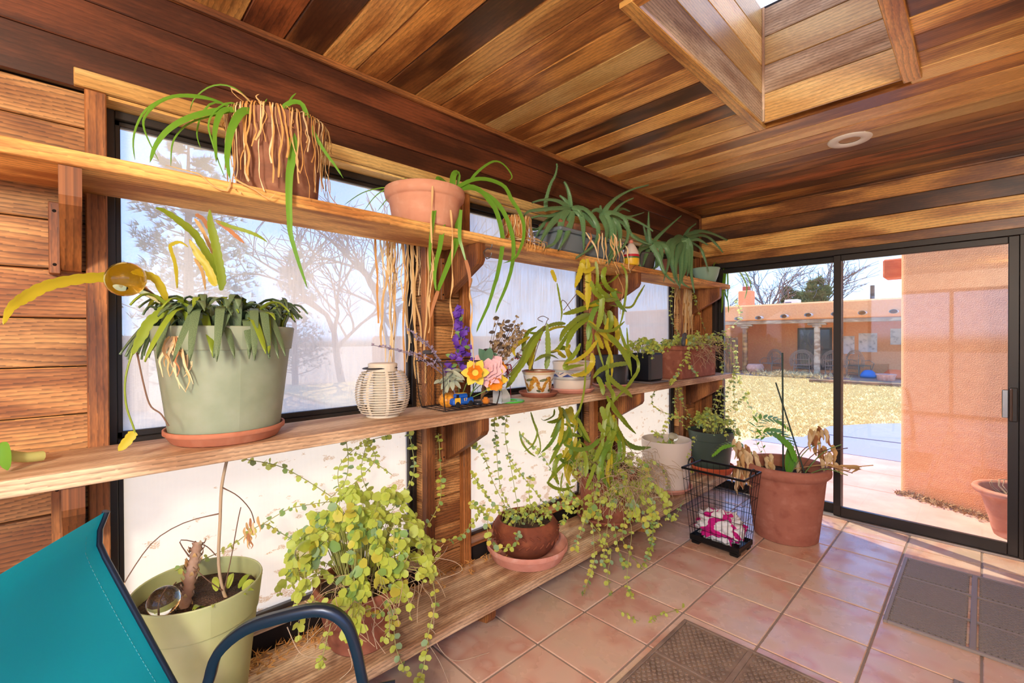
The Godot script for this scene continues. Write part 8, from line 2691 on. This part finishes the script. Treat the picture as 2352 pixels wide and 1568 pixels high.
	for k in 26:
		var a := rng.randf() * TAU
		var p := Vector3(0.02, 0.0 + 0.06 * rng.randf(), 0.02 + 0.07 * rng.randf())
		petal(la, "leaf", p, Vector3(cos(a) * 0.5 + 0.3, -0.25 + rng.randfn() * 0.4, sin(a)).normalized(), Vector3(0.5, 0.6, 0.4), 0.055, 0.010, -0.15, silver)

# dried bouquet with berries leaning right of the basket
func build_dried() -> void:
	rng.seed = 840
	var o := Vector3(0.13, 1.07, 2.755)
	var t := thing("dried_bouquet", "dried brown seed-head bouquet with red berries leaning beside the wire basket", "dried flowers", o)
	var st := paint(rgb(150, 112, 70), 0.8)
	var pod := leafy(rgb(176, 150, 112), 0.8, 0.4)
	var dark := leafy(rgb(104, 92, 82), 0.7, 0.3)
	var red := paint(rgb(150, 28, 40), 0.4)
	for k in 34:
		var e := Vector3(-0.03 + rng.randfn() * 0.04, 0.26 + rng.randf() * 0.16, -0.12 - rng.randf() * 0.24)
		var s := smooth([Vector3(0, 0, 0), Vector3(0.01, 0.10, -0.035) + Vector3(rng.randfn(), 0, rng.randfn()) * 0.008, e * 0.65 + Vector3(0, 0.02, 0), e], 10)
		bar(t, "stem", s, 0.0014, st, 4)
		for j in 4:
			var p: Vector3 = s[9 - j]
			if k % 5 == 0:
				petal(t, "dry_leaf", p, Vector3(rng.randfn(), -0.3, rng.randfn()).normalized(), Vector3(0.6, 0.4, 0.5), 0.034, 0.010, 0.1, dark)
			else:
				for q in 3: petal(t, "seed_husk", p, Vector3(rng.randfn(), rng.randfn() + 0.3, rng.randfn()).normalized(), Vector3(0.6, 0.4, 0.5), 0.014, 0.006, 0.3, pod)
	var ball := MB.new()
	ball.lathe([[0.0, -0.0045], [0.0035, -0.003], [0.0048, 0.0], [0.0035, 0.003], [0.0, 0.0045]], 8)
	var bm := ball.mesh()
	for k in 3:
		var e := Vector3(0.02, 0.16 + 0.06 * k, -0.26 - 0.05 * k)
		var s := smooth([Vector3(0, 0.02, 0), Vector3(0.03, 0.08, -0.08), e], 10)
		bar(t, "berry_stem", s, 0.0014, mats.twig, 4)
		for j in 14: part(t, "berry", bm, red, Transform3D(Basis(), s[4 + j % 6] + Vector3(rng.randfn(), rng.randfn(), rng.randfn()) * 0.014))
	# red tassel tied near the middle
	for k in 26:
		var a := rng.randf() * TAU
		var p := Vector3(0.05, 0.17, -0.13)
		bar(t, "tassel_thread", smooth([p, p + Vector3(cos(a) * 0.02, 0.005, sin(a) * 0.02), p + Vector3(cos(a) * 0.026, -0.03 - rng.randf() * 0.05, sin(a) * 0.024)], 6), 0.0009, red, 4)
	for k in 2: bar(t, "tassel_cord", smooth([Vector3(0.05, 0.16, -0.13), Vector3(0.06, 0.08, -0.12 - 0.02 * k), Vector3(0.055, 0.01, -0.10 - 0.05 * k)], 8), 0.0018, red, 5)

func build_knickknacks() -> void:
	rng.seed = 850
	var b := MB.new()
	b.lathe([[0.040, 0.0], [0.074, 0.0], [0.076, 0.003], [0.076, 0.006], [0.070, 0.008], [0.048, 0.008], [0.040, 0.006], [0.040, 0.0]], 44)
	solo("plastic_ring", b.mesh(), paint(rgb(84, 196, 66), 0.35), "flat bright green plastic ring lying on the middle shelf", "ring", Transform3D(Basis(), Vector3(0.19, 1.062, 2.62)))
	# clear plastic wedge case
	var cl := paint(Color(0.94, 0.96, 0.96, 0.35), 0.08)
	cl.transparency = BaseMaterial3D.TRANSPARENCY_ALPHA
	var cs := thing("plastic_case", "small clear plastic wedge-shaped box beside the green ring", "box", Vector3(0.225, 1.070, 2.705), 0.3)
	b = MB.new()
	var prof := [Vector2(-0.04, 0.0), Vector2(0.045, 0.0), Vector2(0.045, 0.03), Vector2(-0.005, 0.075), Vector2(-0.04, 0.075)]
	for s in [-0.024, 0.024]:
		var ps := []
		for p in prof: ps.append(Vector3(s, p.y, -p.x))
		b.face(ps, Vector3(signf(s), 0, 0), [])
	for k in prof.size():
		var p: Vector2 = prof[k]
		var q: Vector2 = prof[(k + 1) % prof.size()]
		var nn := Vector3(0, (p.x - q.x) * -1.0, (p.y - q.y) * -1.0)
		nn = Vector3(0, q.x - p.x, q.y - p.y).normalized()
		if nn.dot(Vector3(0, (p.y + q.y) / 2 - 0.035, -(p.x + q.x) / 2)) < 0: nn = -nn
		b.face([Vector3(-0.024, p.y, -p.x), Vector3(0.024, p.y, -p.x), Vector3(0.024, q.y, -q.x), Vector3(-0.024, q.y, -q.x)], nn, [])
	part(cs, "shell", b.mesh(), cl)
	# gourd-shaped painted jar on the upper shelf
	var g := thing("painted_jar", "white pear-shaped jar with red, green and yellow bands on the upper shelf", "jar", Vector3(0.245, 1.84, 1.585))
	b_part(g, "base_band", [[0.0, 0.0], [0.044, 0.0], [0.052, 0.01], [0.054, 0.045]], paint(rgb(234, 190, 40), 0.4))
	b_part(g, "green_band", [[0.0545, 0.045], [0.0545, 0.055]], paint(rgb(60, 110, 60), 0.4))
	b_part(g, "red_band", [[0.0545, 0.055], [0.053, 0.07]], paint(rgb(196, 30, 50), 0.4))
	b_part(g, "body", [[0.053, 0.07], [0.048, 0.09], [0.036, 0.115], [0.024, 0.135], [0.016, 0.145], [0.0, 0.148]], paint(rgb(232, 216, 204), 0.5))
	b_part(g, "knob", [[0.0, 0.144], [0.012, 0.147], [0.016, 0.157], [0.012, 0.167], [0.0, 0.17]], paint(rgb(228, 140, 120), 0.5))
	# bird ornament on a stake in the brown planter
	var bd := thing("bird_ornament", "little grey and yellow bird ornament perched on the brown planter", "ornament", Vector3(0.27, 1.31, 0.90))
	b = MB.new()
	var P := []
	var prof2 := [[0.0, -0.0], [0.010, 0.004], [0.017, 0.02], [0.021, 0.042], [0.019, 0.062], [0.014, 0.074], [0.016, 0.084], [0.015, 0.094], [0.008, 0.102], [0.0, 0.104]]
	for r in prof2.size():
		var row := PackedVector3Array()
		for q in 17:
			var a := TAU * q / 16.0
			row.append(Vector3(cos(a) * prof2[r][0], prof2[r][1], sin(a) * prof2[r][0] - prof2[r][1] * 0.25))
		P.append(row)
	b.grid(P, false, false)
	part(bd, "body", b.mesh(), paint(rgb(70, 70, 74), 0.5))
	b = MB.new()
	b.strap([Vector3(0.018, 0.010, -0.002), Vector3(0.022, 0.03, -0.006), Vector3(0.0215, 0.05, -0.010), Vector3(0.014, 0.066, -0.014)], [0.003, 0.010, 0.010, 0.003], Vector3(1, 0.1, 0.3), 0.0, 0.002)
	part(bd, "wing", b.mesh(), paint(rgb(226, 176, 40), 0.5))
	b = MB.new()
	b.tube([Vector3(0.004, 0.092, -0.036), Vector3(0.008, 0.091, -0.050)], [0.004, 0.0006], 6)
	part(bd, "beak", b.mesh(), paint(rgb(40, 40, 40), 0.4))
	# white cable loop on the lower shelf
	b = MB.new()
	b.tube(smooth([Vector3(0.0, 0.004, 0.10), Vector3(0.04, 0.03, 0.04), Vector3(0.07, 0.02, -0.03), Vector3(0.10, 0.004, -0.02), Vector3(0.13, 0.004, 0.03)], 24), [0.003], 6)
	solo("white_cable", b.mesh(), mats.white_paint, "thin white cable loop on the lower shelf before the off-white pot", "cable", Transform3D(Basis(), Vector3(0.205, 0.240, 1.25)))
	# dry debris on the lower shelf and along the sill
	var xs := []
	for k in 360:
		var z := rng.randf_range(3.4, 4.1) if k % 2 else rng.randf_range(2.3, 4.1)
		xs.append(Transform3D(Basis(Vector3(rng.randfn(), 0.2, rng.randfn()).normalized(), 1.45) * Basis(Vector3.UP, rng.randf() * TAU) * Basis().scaled(Vector3.ONE * rng.randf_range(0.6, 1.6)), Vector3(0.02 + absf(rng.randfn()) * 0.05, 0.003 + rng.randf() * 0.012, z)))
	var deb := solo("dry_debris", tuft(1, 0.02, 0.002, 1.0), mats.straw, "dry fallen leaves and stems along the back of the lower shelf", "debris", Transform3D(Basis(), Vector3(0.0, 0.24, 0.0)))
	deb.set_meta("kind", "stuff")
	scatter(deb, "dead_bits", tuft(3, 0.028, 0.003, 0.8), mats.straw_orange, xs)
